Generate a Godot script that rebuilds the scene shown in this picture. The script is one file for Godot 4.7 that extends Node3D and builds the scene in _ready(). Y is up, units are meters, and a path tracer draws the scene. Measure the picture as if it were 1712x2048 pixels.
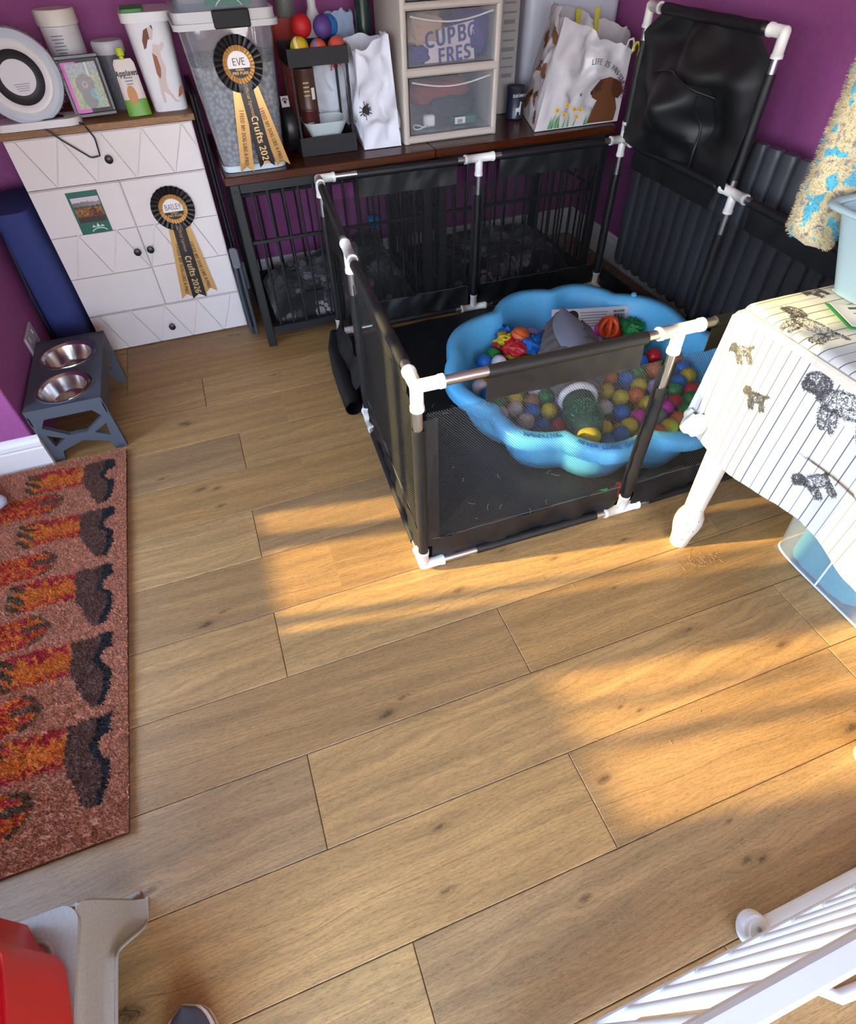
extends Node3D

# ---------------------------------------------------------------- geometry gatherer
class G:
	var st := SurfaceTool.new()
	var xf := Transform3D.IDENTITY
	func _init(t = Transform3D.IDENTITY):
		st.begin(Mesh.PRIMITIVE_TRIANGLES)
		xf = t
	func v(p, uv = Vector2.ZERO):
		st.set_uv(uv)
		st.add_vertex(xf * p)
	func smooth(on, group = 0):
		st.set_smooth_group(group if on else -1)
	func tri(a, b, c):
		v(a); v(b); v(c)
	func quad(a, b, c, d, ua = Vector2(0, 0), ub = Vector2(1, 0), uc = Vector2(1, 1), ud = Vector2(0, 1)):
		v(a, ua); v(b, ub); v(c, uc)
		v(a, ua); v(c, uc); v(d, ud)
	func box(c, s, b = 0.0, bs = Basis.IDENTITY):
		smooth(false)
		var h = s * 0.5
		if b <= 0.0:
			for ax in 3:
				for sg in [-1.0, 1.0]:
					var n = Vector3.ZERO; n[ax] = sg
					var u = Vector3.ZERO; u[(ax + 1) % 3] = 1.0
					var w = Vector3.ZERO; w[(ax + 2) % 3] = sg
					var q = func(i, j): return c + bs * ((n + u * i + w * j) * h)
					quad(q.call(-1, -1), q.call(-1, 1), q.call(1, 1), q.call(1, -1))
			return
		var i = h - Vector3(b, b, b)
		for ax in 3:
			var a1 = (ax + 1) % 3
			var a2 = (ax + 2) % 3
			for sg in [-1.0, 1.0]:
				var q = func(x, y):
					var p = Vector3.ZERO
					p[ax] = sg * h[ax]; p[a1] = x * i[a1]; p[a2] = y * i[a2] * sg
					return c + bs * p
				quad(q.call(-1, -1), q.call(-1, 1), q.call(1, 1), q.call(1, -1))
			for s1 in [-1.0, 1.0]:
				for s2 in [-1.0, 1.0]:
					var e = func(x, k):
						var p = Vector3.ZERO
						p[ax] = x * i[ax]
						p[a1] = s1 * (h[a1] if k == 0 else i[a1])
						p[a2] = s2 * (i[a2] if k == 0 else h[a2])
						return c + bs * p
					quad(e.call(-1, 0), e.call(-1, 1), e.call(1, 1), e.call(1, 0))
		for sx in [-1.0, 1.0]:
			for sy in [-1.0, 1.0]:
				for sz in [-1.0, 1.0]:
					var sv = Vector3(sx, sy, sz)
					tri(c + bs * (sv * Vector3(h.x, i.y, i.z)), c + bs * (sv * Vector3(i.x, h.y, i.z)), c + bs * (sv * Vector3(i.x, i.y, h.z)))
	func bar(a, b, w, d, bev = 0.0):
		var dir = b - a
		var z = dir.normalized()
		var up = Vector3.UP if abs(z.y) < 0.9 else Vector3.RIGHT
		var x = up.cross(z).normalized()
		var y = z.cross(x)
		box((a + b) * 0.5, Vector3(w, d, dir.length()), bev, Basis(x, y, z))
	func tube(pts, r, n = 10, caps = true, closed = false, flat_y = 1.0):
		var m = pts.size()
		var up = Vector3.UP
		var rings = []
		var t0 = (pts[1] - pts[0]).normalized()
		if abs(t0.dot(up)) > 0.95: up = Vector3.RIGHT
		var len_acc = 0.0
		for k in m:
			var a = pts[(k - 1 + m) % m] if (k > 0 or closed) else pts[k]
			var b = pts[(k + 1) % m] if (k < m - 1 or closed) else pts[k]
			var t = (b - a).normalized()
			var x = up.cross(t).normalized()
			var y = t.cross(x).normalized()
			up = y
			var rr = r[k] if r is Array else r
			var ring = []
			for j in n:
				var an = TAU * j / n
				ring.append(pts[k] + x * cos(an) * rr + y * sin(an) * rr * flat_y)
			if k > 0: len_acc += pts[k].distance_to(pts[k - 1])
			rings.append([ring, len_acc])
		smooth(true)
		for k in (m if closed else m - 1):
			var r0 = rings[k]
			var r1 = rings[(k + 1) % m]
			for j in n:
				var j2 = (j + 1) % n
				var u0 = float(j) / n
				var u1 = float(j + 1) / n
				quad(r0[0][j], r1[0][j], r1[0][j2], r0[0][j2], Vector2(u0, r0[1]), Vector2(u0, r1[1]), Vector2(u1, r1[1]), Vector2(u1, r0[1]))
		if caps and not closed:
			smooth(false)
			for j in n:
				var j2 = (j + 1) % n
				tri(pts[0], rings[0][0][j], rings[0][0][j2])
				tri(pts[m - 1], rings[m - 1][0][j2], rings[m - 1][0][j])
	func lathe(prof, n = 32, t = Transform3D.IDENTITY, split = 40.0):
		# split: profile corners sharper than this many degrees stay hard
		var grp = 1
		for k in prof.size() - 1:
			if k > 0:
				var d0 = (prof[k] - prof[k - 1]).normalized()
				var d1 = (prof[k + 1] - prof[k]).normalized()
				if rad_to_deg(acos(clamp(d0.dot(d1), -1.0, 1.0))) > split: grp += 1
			st.set_smooth_group(grp)
			for j in n:
				var a0 = TAU * j / n
				var a1 = TAU * (j + 1) / n
				var p = prof[k]
				var q = prof[k + 1]
				var A = t * Vector3(p.x * cos(a0), p.y, p.x * sin(a0))
				var B = t * Vector3(q.x * cos(a0), q.y, q.x * sin(a0))
				var C = t * Vector3(q.x * cos(a1), q.y, q.x * sin(a1))
				var D = t * Vector3(p.x * cos(a1), p.y, p.x * sin(a1))
				var u0 = float(j) / n
				var u1 = float(j + 1) / n
				var w0 = float(k) / (prof.size() - 1)
				var w1 = float(k + 1) / (prof.size() - 1)
				if p.x > 1e-6:
					v(A, Vector2(u0, w0)); v(C, Vector2(u1, w1)); v(D, Vector2(u1, w0))
				if q.x > 1e-6:
					v(A, Vector2(u0, w0)); v(B, Vector2(u0, w1)); v(C, Vector2(u1, w1))
	func prism(poly, z0, z1, t = Transform3D.IDENTITY, side_smooth = false):
		var ix = Geometry2D.triangulate_polygon(poly)
		var lo = Vector2(1e9, 1e9)
		var hi = -lo
		for p in poly:
			lo = lo.min(p); hi = hi.max(p)
		var sz = hi - lo
		smooth(false)
		for k in range(0, ix.size(), 3):
			for face in 2:
				var o = [0, 1, 2] if face == 0 else [0, 2, 1]
				for q in o:
					var p = poly[ix[k + q]]
					v(t * Vector3(p.x, p.y, z1 if face == 0 else z0), Vector2((p.x - lo.x) / sz.x, 1.0 - (p.y - lo.y) / sz.y))
		if side_smooth: smooth(true)
		for k in poly.size():
			var a = poly[k]
			var b = poly[(k + 1) % poly.size()]
			quad(t * Vector3(a.x, a.y, z0), t * Vector3(a.x, a.y, z1), t * Vector3(b.x, b.y, z1), t * Vector3(b.x, b.y, z0))
	func surf(f, nu, nv, thick = 0.0, closed_u = false):
		var P = []
		for j in nv + 1:
			var row = []
			for i in nu + 1: row.append(f.call(float(i) / nu, float(j) / nv))
			P.append(row)
		smooth(true)
		for j in nv:
			for i in nu:
				quad(P[j][i], P[j][i + 1], P[j + 1][i + 1], P[j + 1][i], Vector2(float(i) / nu, float(j) / nv), Vector2(float(i + 1) / nu, float(j) / nv), Vector2(float(i + 1) / nu, float(j + 1) / nv), Vector2(float(i) / nu, float(j + 1) / nv))
		if thick > 0.0:
			var Q = []
			for j in nv + 1:
				var row = []
				for i in nu + 1:
					var du = P[j][min(i + 1, nu)] - P[j][max(i - 1, 0)]
					var dv = P[min(j + 1, nv)][i] - P[max(j - 1, 0)][i]
					row.append(P[j][i] + du.cross(dv).normalized() * thick)
				Q.append(row)
			smooth(true, 3)
			for j in nv:
				for i in nu:
					quad(Q[j][i], Q[j + 1][i], Q[j + 1][i + 1], Q[j][i + 1], Vector2(float(i) / nu, float(j) / nv), Vector2(float(i) / nu, float(j + 1) / nv), Vector2(float(i + 1) / nu, float(j + 1) / nv), Vector2(float(i + 1) / nu, float(j) / nv))
			smooth(false)
			for i in nu:
				quad(P[0][i], Q[0][i], Q[0][i + 1], P[0][i + 1])
				quad(P[nv][i], P[nv][i + 1], Q[nv][i + 1], Q[nv][i])
			for j in nv:
				quad(P[j][0], P[j + 1][0], Q[j + 1][0], Q[j][0])
				quad(P[j][nu], Q[j][nu], Q[j + 1][nu], P[j + 1][nu])
	func ball(c, r, n = 18, t = Basis.IDENTITY):
		var prof = []
		for k in n / 2 + 1:
			var a = -PI / 2 + PI * k / (n / 2)
			prof.append(Vector2(max(0.0, cos(a)) * r if k > 0 and k < n / 2 else 0.0, sin(a) * r))
		lathe(prof, n, Transform3D(t, c), 179.0)

# ---------------------------------------------------------------- scene helpers
var MATS := {}
var TEX := {}
var used := {}

func numbered(n):
	if not used.has(n):
		used[n] = 0
		return n
	used[n] += 1
	return "%s_%03d" % [n, used[n]]

func thing(called, label, category, at = Vector3.ZERO, turn = 0.0, group = ""):
	var o = Node3D.new()
	o.name = numbered(called)
	add_child(o, true)
	o.position = at
	o.rotation.y = turn
	tag(o, label, category, group)
	return o

func tag(o, label, category, group = "", kind = ""):
	o.set_meta("label", label)
	o.set_meta("category", category)
	if group != "": o.set_meta("group", group)
	if kind != "": o.set_meta("kind", kind)

func obj(g, called, m, parent = self):
	g.st.generate_normals()
	var o = MeshInstance3D.new()
	o.mesh = g.st.commit()
	o.material_override = m
	o.name = numbered(called) if parent == self else called
	parent.add_child(o, true)
	return o

func struct(g, called, m):
	var o = obj(g, called, m)
	o.set_meta("kind", "structure")
	return o

func struct_node(called):
	var o = Node3D.new()
	o.name = numbered(called)
	add_child(o, true)
	o.set_meta("kind", "structure")
	return o

func inst(mesh, called, m, parent, t):
	var o = MeshInstance3D.new()
	o.mesh = mesh
	o.material_override = m
	o.transform = t
	o.name = numbered(called) if parent == self else called
	parent.add_child(o, true)
	return o

func mesh_of(g):
	g.st.generate_normals()
	return g.st.commit()

func wg(t):
	# a gatherer that takes world positions for a thing at t
	return G.new(t.transform.affine_inverse())

func col(r, g, b):
	return Color(r / 255.0, g / 255.0, b / 255.0)

func mat(key, c, rough = 0.6, metal = 0.0, o = {}):
	if MATS.has(key): return MATS[key]
	var m = StandardMaterial3D.new()
	m.resource_name = key
	m.albedo_color = c
	m.roughness = rough
	m.metallic = metal
	m.cull_mode = BaseMaterial3D.CULL_DISABLED
	for k in o: m.set(k, o[k])
	MATS[key] = m
	return m

func noise_tex(key, freq, size = 256, octaves = 4, seed_ = 1, as_normal = false, strength = 2.0, lo = 0.0, hi = 1.0):
	if TEX.has(key): return TEX[key]
	var n = FastNoiseLite.new()
	n.seed = seed_
	n.noise_type = FastNoiseLite.TYPE_SIMPLEX_SMOOTH
	n.frequency = freq
	n.fractal_octaves = octaves
	var im = n.get_seamless_image(size, size)
	im.convert(Image.FORMAT_L8)
	if as_normal:
		im.convert(Image.FORMAT_RGBA8)
		im.bump_map_to_normal_map(strength)
	else:
		im.convert(Image.FORMAT_RGB8)
		var b = im.get_data()
		for k in b.size(): b[k] = int((lo + (hi - lo) * b[k] / 255.0) * 255.0)
		im = Image.create_from_data(size, size, false, Image.FORMAT_RGB8, b)
	var t = ImageTexture.create_from_image(im)
	TEX[key] = t
	return t

func grainy(key, c, rough, scale, lo = 0.75, hi = 1.0, freq = 0.05, o = {}):
	# a colour with a fine grain of its own, mapped without UVs
	var q = {"albedo_texture": noise_tex("g%s_%s_%s" % [freq, lo, hi], freq, 256, 4, 7, false, 2.0, lo, hi), "uv1_triplanar": true, "uv1_scale": Vector3(scale, scale, scale)}
	q.merge(o, true)
	return mat(key, c, rough, 0.0, q)

func tex_of(bytes, w, h):
	return ImageTexture.create_from_image(Image.create_from_data(w, h, false, Image.FORMAT_RGB8, bytes))

func put(b, w, x, y, c):
	var i = (y * w + x) * 3
	b[i] = int(clamp(c.r, 0, 1) * 255)
	b[i + 1] = int(clamp(c.g, 0, 1) * 255)
	b[i + 2] = int(clamp(c.b, 0, 1) * 255)

var FONTS := {}
func text(s, h, m, parent, t, face = "Droid Sans", bold = false, called = "lettering", depth = 0.0008, squeeze = 1.0):
	var key = face + str(bold)
	if not FONTS.has(key):
		var f = SystemFont.new()
		f.font_names = PackedStringArray([face])
		if bold: f.font_weight = 700
		FONTS[key] = f
	var tm = TextMesh.new()
	tm.text = s
	tm.font = FONTS[key]
	tm.font_size = 24
	tm.pixel_size = h / 17.3
	tm.depth = depth
	tm.curve_step = 2.0
	var o = MeshInstance3D.new()
	o.mesh = tm
	o.material_override = m
	o.transform = Transform3D(t.basis * Basis.from_scale(Vector3(squeeze, 1, 1)), t.origin)
	o.name = called
	parent.add_child(o, true)
	return o

func arc_text(s, h, m, parent, centre, radius, a0, a1, face = "Droid Sans"):
	# letters along an arc in the local xy plane of parent; angles from +x
	for k in s.length():
		if s[k] == " ": continue
		var a = lerp(a0, a1, float(k) / (s.length() - 1))
		var p = centre.origin + centre.basis * Vector3(cos(a) * radius, sin(a) * radius, 0)
		text(s[k], h, m, parent, Transform3D(centre.basis * Basis(Vector3(0, 0, 1), a - PI / 2), p), face, false, "letter")

func face_xf(origin, right, up):
	var x = right.normalized()
	var z = x.cross(up).normalized()
	return Transform3D(Basis(x, z.cross(x), z), origin)

func ellipse(cx, cy, rx, ry, n = 24, a0 = 0.0, a1 = TAU):
	var p = PackedVector2Array()
	for k in n:
		var a = a0 + (a1 - a0) * k / n
		p.append(Vector2(cx + cos(a) * rx, cy + sin(a) * ry))
	return p

func rrect(x0, y0, x1, y1, r, n = 4):
	var p = PackedVector2Array()
	for c in [[x1 - r, y1 - r, 0.0], [x0 + r, y1 - r, PI / 2], [x0 + r, y0 + r, PI], [x1 - r, y0 + r, PI * 1.5]]:
		for k in n + 1:
			var a = c[2] + PI / 2 * k / n
			p.append(Vector2(c[0] + cos(a) * r, c[1] + sin(a) * r))
	return p

# ---------------------------------------------------------------- start
func _ready():
	set_view_and_light()
	build_room()
	build_floor()
	build_left_side()
	build_kennel()
	build_shelf_things()
	build_pen()
	build_pool()
	build_radiator()
	build_table()
	build_front()

func set_view_and_light():
	var cam = Camera3D.new()
	cam.name = "camera"
	add_child(cam)
	cam.transform = Transform3D(Basis(Vector3(0.93907732, -0.02038287, 0.34310103), Vector3(0.26567477, 0.67637162, -0.68697769), Vector3(-0.21806122, 0.73627846, 0.64058046)).orthonormalized(), Vector3(0, 1.4, 0))
	cam.fov = 83.83686
	cam.near = 0.02
	cam.current = true

	var we = WorldEnvironment.new()
	we.name = "environment"
	add_child(we)
	var env = Environment.new()
	var sky = Sky.new()
	var sm = ProceduralSkyMaterial.new()
	sm.sky_top_color = col(150, 186, 232)
	sm.sky_horizon_color = col(232, 228, 222)
	sm.ground_horizon_color = col(200, 190, 176)
	sm.ground_bottom_color = col(150, 140, 128)
	sm.sky_energy_multiplier = 6.5
	sm.ground_energy_multiplier = 3.25
	sm.sun_angle_max = 20.0
	sky.sky_material = sm
	env.sky = sky
	env.background_mode = Environment.BG_SKY
	env.tonemap_mode = Environment.TONE_MAPPER_LINEAR
	env.tonemap_exposure = 0.37
	env.sdfgi_enabled = true
	env.ssao_enabled = true
	env.ssil_enabled = true
	we.environment = env

	var sun = DirectionalLight3D.new()
	sun.name = "sun"
	add_child(sun)
	var d = Vector3(1.0, -0.32, 0.19).normalized()
	sun.basis = Basis.looking_at(d)
	sun.light_color = Color(1.0, 0.89, 0.6)
	sun.light_energy = 18.0
	sun.light_angular_distance = 1.2
	sun.shadow_enabled = true

# ---------------------------------------------------------------- the room
func build_room():
	var purple = grainy("purple_wall_paint", col(150, 74, 130), 0.75, 3.0, 0.93, 1.0, 0.04)
	var white = mat("white_gloss_paint", col(226, 222, 216), 0.4)
	var plaster = mat("ceiling_white", col(235, 232, 226), 0.85)
	var g = G.new()
	g.box(Vector3(0.55, 1.225, -3.16), Vector3(3.7, 2.45, 0.16))
	struct(g, "wall_back", purple)
	g = G.new()
	g.box(Vector3(-1.1, 1.225, -2.514), Vector3(0.6, 2.45, 1.132), 0.004)
	struct(g, "wall_left_return", purple)
	g = G.new()
	g.box(Vector3(2.08, 1.225, -0.25), Vector3(0.16, 2.45, 5.66))
	struct(g, "wall_right", purple)
	# the glazed wall on the left: piers, sills and lintels round three openings, the third added for fill
	g = G.new()
	var openings = [[-1.66, -1.16, 0.38, 1.64], [-0.92, -0.52, 0.58, 1.64], [0.25, 2.3, 0.4, 2.25]]
	var z = -1.948
	for o in openings:
		g.box(Vector3(-1.38, 1.225, (z + o[0]) / 2), Vector3(0.1, 2.45, o[0] - z))
		g.box(Vector3(-1.38, o[2] / 2, (o[0] + o[1]) / 2), Vector3(0.1, o[2], o[1] - o[0]))
		g.box(Vector3(-1.38, (o[3] + 2.45) / 2, (o[0] + o[1]) / 2), Vector3(0.1, 2.45 - o[3], o[1] - o[0]))
		z = o[1]
	g.box(Vector3(-1.38, 1.225, (z + 2.6) / 2), Vector3(0.1, 2.45, 2.6 - z))
	struct(g, "wall_left", white)
	# the wall behind the viewer with a wide window added for fill light
	g = G.new()
	g.box(Vector3(0.35, 0.275, 2.66), Vector3(3.5, 0.55, 0.12))
	g.box(Vector3(0.35, 2.3, 2.66), Vector3(3.5, 0.3, 0.12))
	g.box(Vector3(-1.05, 1.35, 2.66), Vector3(0.7, 1.6, 0.12))
	g.box(Vector3(1.6, 1.35, 2.66), Vector3(1.0, 1.6, 0.12))
	struct(g, "wall_front", plaster)
	g = G.new()
	g.box(Vector3(0.35, 2.5, -0.25), Vector3(3.7, 0.1, 6.0))
	struct(g, "ceiling", plaster)
	# windows: frames with their bars and panes
	var glass = mat("window_glass", Color(0.95, 0.98, 1.0, 0.04), 0.02, 0.0, {"transparency": BaseMaterial3D.TRANSPARENCY_ALPHA})
	var upvc = mat("white_upvc", col(236, 236, 232), 0.35)
	var wins = [[-1.66, -1.16, 0.38, 1.64, [[-1.52, 0.06], [-1.207, 0.03]]], [-0.92, -0.52, 0.58, 1.64, [[-0.817, 0.012], [-0.717, 0.022]]], [0.25, 2.3, 0.4, 2.25, [[1.25, 0.06]]]]  # the third window is unseen, added to let in fill light
	var n = 1
	for w in wins:
		var t = struct_node("window_%d" % n)
		t.position = Vector3(-1.38, w[2], (w[0] + w[1]) / 2)
		var f = G.new(Transform3D(Basis.IDENTITY, -t.position))
		f.box(Vector3(-1.38, w[2] + 0.008, (w[0] + w[1]) / 2), Vector3(0.06, 0.016, w[1] - w[0]), 0.002)
		f.box(Vector3(-1.38, w[3] - 0.015, (w[0] + w[1]) / 2), Vector3(0.06, 0.03, w[1] - w[0]), 0.002)
		obj(f, "frame", upvc, t)
		for b in w[4]:
			f = G.new(Transform3D(Basis.IDENTITY, -t.position))
			f.box(Vector3(-1.38, (w[2] + w[3]) / 2, b[0]), Vector3(0.05, w[3] - w[2], b[1]), 0.002)
			obj(f, "glazing_bar", upvc, t)
		f = G.new(Transform3D(Basis.IDENTITY, -t.position))
		f.box(Vector3(-1.375, (w[2] + w[3]) / 2, (w[0] + w[1]) / 2), Vector3(0.004, w[3] - w[2] - 0.01, w[1] - w[0] - 0.004))
		obj(f, "pane", glass, t)
		n += 1
	var tw = struct_node("window_4")  # unseen window, added behind the viewer as soft fill
	tw.position = Vector3(0.35, 0.55, 2.66)
	for x in [-0.67, 0.2, 1.07]:
		g = wg(tw)
		g.box(Vector3(x, 1.35, 2.66), Vector3(0.06, 1.6, 0.06), 0.003)
		obj(g, "glazing_bar", upvc, tw)
	g = wg(tw)
	g.box(Vector3(0.2, 1.35, 2.665), Vector3(1.78, 1.58, 0.004))
	obj(g, "pane", glass, tw)
	# skirting boards with a moulded top
	var sk = PackedVector2Array([Vector2(0, 0), Vector2(0.018, 0), Vector2(0.018, 0.085), Vector2(0.015, 0.092), Vector2(0.018, 0.098), Vector2(0.016, 0.112), Vector2(0.008, 0.122), Vector2(0.006, 0.132), Vector2(0, 0.134)])
	g = G.new()
	g.prism(sk, 0.782, 1.33, face_xf(Vector3(0, 0, -1.948), Vector3(0, 0, 1), Vector3.UP))
	struct(g, "baseboard_left", white)
	g = G.new()
	g.prism(sk, -2.0, 0.8, face_xf(Vector3(0, 0, -3.08), Vector3(0, 0, 1), Vector3.UP))
	struct(g, "baseboard_back", white)
	g = G.new()
	g.prism(sk, -3.08, 1.5, Transform3D(Basis(Vector3(-1, 0, 0), Vector3(0, 1, 0), Vector3(0, 0, 1)), Vector3(2.0, 0, 0)))
	struct(g, "baseboard_right", white)

# ---------------------------------------------------------------- oak planks
func wood_atlas():
	var W = 1408
	var H = 224
	var K = 6
	var b = PackedByteArray()
	b.resize(W * H * K * 3)
	var n = FastNoiseLite.new()
	n.noise_type = FastNoiseLite.TYPE_SIMPLEX_SMOOTH
	n.frequency = 1.0
	n.fractal_octaves = 3
	var n1 = FastNoiseLite.new()
	n1.noise_type = FastNoiseLite.TYPE_SIMPLEX
	n1.frequency = 1.0
	n1.fractal_octaves = 2
	var rng = RandomNumberGenerator.new()
	rng.seed = 5
	var tones = [Vector3(170, 131, 82), Vector3(159, 122, 77), Vector3(177, 138, 87), Vector3(167, 127, 77), Vector3(156, 122, 81), Vector3(173, 133, 82)]
	for k in K:
		var knots = []
		for q in 4: knots.append(Vector3(rng.randf_range(0.1, 1.3), rng.randf_range(-0.08, 0.08), rng.randf_range(0.004, 0.013)))
		var fig = rng.randf_range(0.3, 1.1)
		var fis = rng.randf_range(-0.06, 0.06)
		var curve = rng.randf_range(-0.05, 0.05)
		var oy = k * 37.0
		var tone = tones[k] / 255.0
		for y in H:
			var vv = (float(y) / H - 0.5) * 0.215
			var row = (k * H + y) * W
			for x in W:
				var u = float(x) / W * 1.4
				var w = vv
				var dark = 0.0
				for kn in knots:
					var du = (u - kn.x) * 0.42 + (vv - kn.y) * 0.3
					var dv = vv - kn.y
					var d2 = (du * du + dv * dv) / (kn.z * kn.z)
					if d2 < 16.0:
						var e = exp(-d2 * 0.35)
						w += dv * e * -1.3
						dark += exp(-d2 * 2.6) * (0.3 + 0.25 * n1.get_noise_2d(u * 160.0, vv * 320.0)) + e * 0.05
				var warp = n.get_noise_2d(u * 2.2 + oy, w * 9.0)
				var lw = w + warp * 0.010 + curve * u
				var ring = sin(lw * 700.0 * fig + warp * 6.0)
				var fine = n1.get_noise_2d(u * 14.0 + oy, lw * 760.0)
				var broad = n.get_noise_2d(u * 1.4 - oy, lw * 24.0 + 50.0)
				var pore = n1.get_noise_2d(u * 30.0 - oy, vv * 900.0)
				var s = 1.0 + fine * 0.09 + broad * 0.15 - max(0.0, ring - 0.3) * 0.13 * (0.5 + 0.5 * broad + 0.25) - dark - (0.12 if pore > 0.45 else 0.0) - (0.2 if abs(lw - fis + 0.004 * sin(u * 11.0)) < 0.0006 + 0.0009 * broad else 0.0)
				var i = (row + x) * 3
				b[i] = int(clamp(tone.x * s, 0.0, 1.0) * 255.0)
				b[i + 1] = int(clamp(tone.y * (s - dark * 0.05), 0.0, 1.0) * 255.0)
				b[i + 2] = int(clamp(tone.z * (s - dark * 0.08), 0.0, 1.0) * 255.0)
	return tex_of(b, W, H * K)

func build_floor():
	var atlas = wood_atlas()
	TEX["wood"] = atlas
	var fl = struct_node("floor")
	var g = G.new()
	g.box(Vector3(0.35, -0.045, -0.28), Vector3(3.7, 0.06, 6.0))
	obj(g, "subfloor", mat("subfloor", col(96, 72, 50), 0.8), fl)
	var m = mat("oak_laminate", Color.WHITE, 0.42, 0.0, {"albedo_texture": atlas})
	var w = 0.21537
	var joints = {-1: [-0.53, 0.86], 0: [-0.226, 1.15], 1: [0.62], 2: [-0.125, 1.25], 3: [0.75], 4: [-0.136, 1.24], 5: [0.62], 6: [-0.136, 1.25], 7: [-0.9, 0.471], 8: [-0.129, 1.26], 9: [-0.91, 0.459, 1.249], 10: [-0.008, 1.37], 11: [-0.75, 0.56]}
	var rng = RandomNumberGenerator.new()
	rng.seed = 11
	for k in range(-4, 24):
		var z0 = -2.30238 + k * w
		var z1 = z0 + w
		z0 = max(z0, -3.08)
		z1 = min(z1, 2.6)
		if z1 <= z0: continue
		var js = joints.get(k, [rng.randf_range(-0.9, -0.2), rng.randf_range(0.5, 1.1)])
		var xs = [-1.33]
		xs.append_array(js)
		xs.append(2.0)
		for i in xs.size() - 1:
			var a = xs[i] + 0.0007
			var c = xs[i + 1] - 0.0007
			var var_ = (k * 5 + i * 2 + 24) % 6
			var off = rng.randf_range(0.0, max(0.0, 1.4 - (c - a)))
			var flip = rng.randf() < 0.5
			var p = G.new()
			var e = 0.0016
			var za = z0 + 0.0006
			var zb = z1 - 0.0006
			var lo = (var_ + 0.008) / 6.0
			var hi = (var_ + 0.992) / 6.0
			var uv = func(x, z):
				var u = (x - a + off) / 1.4
				var q = (z - za) / (zb - za)
				if flip:
					u = 1.0 - u
					q = 1.0 - q
				return Vector2(u, lerp(lo, hi, q))
			var T = func(x, y, z): return Vector3(x, y, z)
			p.smooth(false)
			p.quad(T.call(a + e, 0, za + e), T.call(c - e, 0, za + e), T.call(c - e, 0, zb - e), T.call(a + e, 0, zb - e), uv.call(a + e, za + e), uv.call(c - e, za + e), uv.call(c - e, zb - e), uv.call(a + e, zb - e))
			var ins = [T.call(a + e, 0, za + e), T.call(c - e, 0, za + e), T.call(c - e, 0, zb - e), T.call(a + e, 0, zb - e)]
			var out = [T.call(a, -e, za), T.call(c, -e, za), T.call(c, -e, zb), T.call(a, -e, zb)]
			for q in 4:
				var r = (q + 1) % 4
				var dn = Vector3(0, -0.012, 0)
				p.quad(out[q], out[r], ins[r], ins[q], uv.call(out[q].x, out[q].z), uv.call(out[r].x, out[r].z), uv.call(ins[r].x, ins[r].z), uv.call(ins[q].x, ins[q].z))
				p.quad(out[q] + dn, out[r] + dn, out[r], out[q], uv.call(out[q].x, out[q].z), uv.call(out[r].x, out[r].z), uv.call(out[r].x, out[r].z), uv.call(out[q].x, out[q].z))
			obj(p, "plank", m, fl)

# ---------------------------------------------------------------- cabinet, doormat, feeding stand
func front_panel(parent, called, x0, y0, x1, y1, tops, bots, m, yb = -1.0, yt = -1.0):
	# a white front with a zigzag of grooves cut between y0 and y1 (or only between yb and yt)
	var n = Node3D.new()
	n.name = called
	parent.add_child(n, true)
	var g = wg(parent)
	g.box(Vector3((x0 + x1) / 2, (y0 + y1) / 2, -2.6912), Vector3(x1 - x0, y1 - y0, 0.012))
	obj(g, "board", m, n)
	var a = yb if yb > 0 else y0
	var b = yt if yt > 0 else y1
	var polys = []
	if yb > 0:
		polys.append(PackedVector2Array([Vector2(x0, y0), Vector2(x1, y0), Vector2(x1, a), Vector2(x0, a)]))
		polys.append(PackedVector2Array([Vector2(x0, b), Vector2(x1, b), Vector2(x1, y1), Vector2(x0, y1)]))
	# zigzag lines from tops[i] to bots[i]
	var strip = PackedVector2Array([Vector2(x0, a), Vector2(x1, a), Vector2(x1, b), Vector2(x0, b)])
	var lines = []
	for i in tops.size(): lines.append([tops[i], bots[i]])
	var last = [x0 - 1.0, x0 - 1.0]
	lines.append([x1 + 1.0, x1 + 1.0])
	for l in lines:
		var cell = PackedVector2Array([Vector2(last[1], a), Vector2(l[1], a), Vector2(l[0], b), Vector2(last[0], b)])
		if abs(last[1] - l[1]) < 1e-5: cell.remove_at(1)
		elif abs(last[0] - l[0]) < 1e-5: cell.remove_at(3)
		for q in Geometry2D.intersect_polygons(cell, strip): polys.append(q)
		last = l
	for p in polys:
		var shr = Geometry2D.offset_polygon(p, -0.0021)
		var top = Geometry2D.offset_polygon(p, -0.0036)
		if shr.size() == 0 or top.size() == 0 or shr[0].size() < 3: continue
		g = G.new(Transform3D(Basis.IDENTITY, Vector3(0, 0, -2.681) - parent.position))
		g.prism(shr[0], -0.0045, 0.003)
		g.prism(top[0], 0.003, 0.004)
		obj(g, "panel", m, n)
	return n

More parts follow.
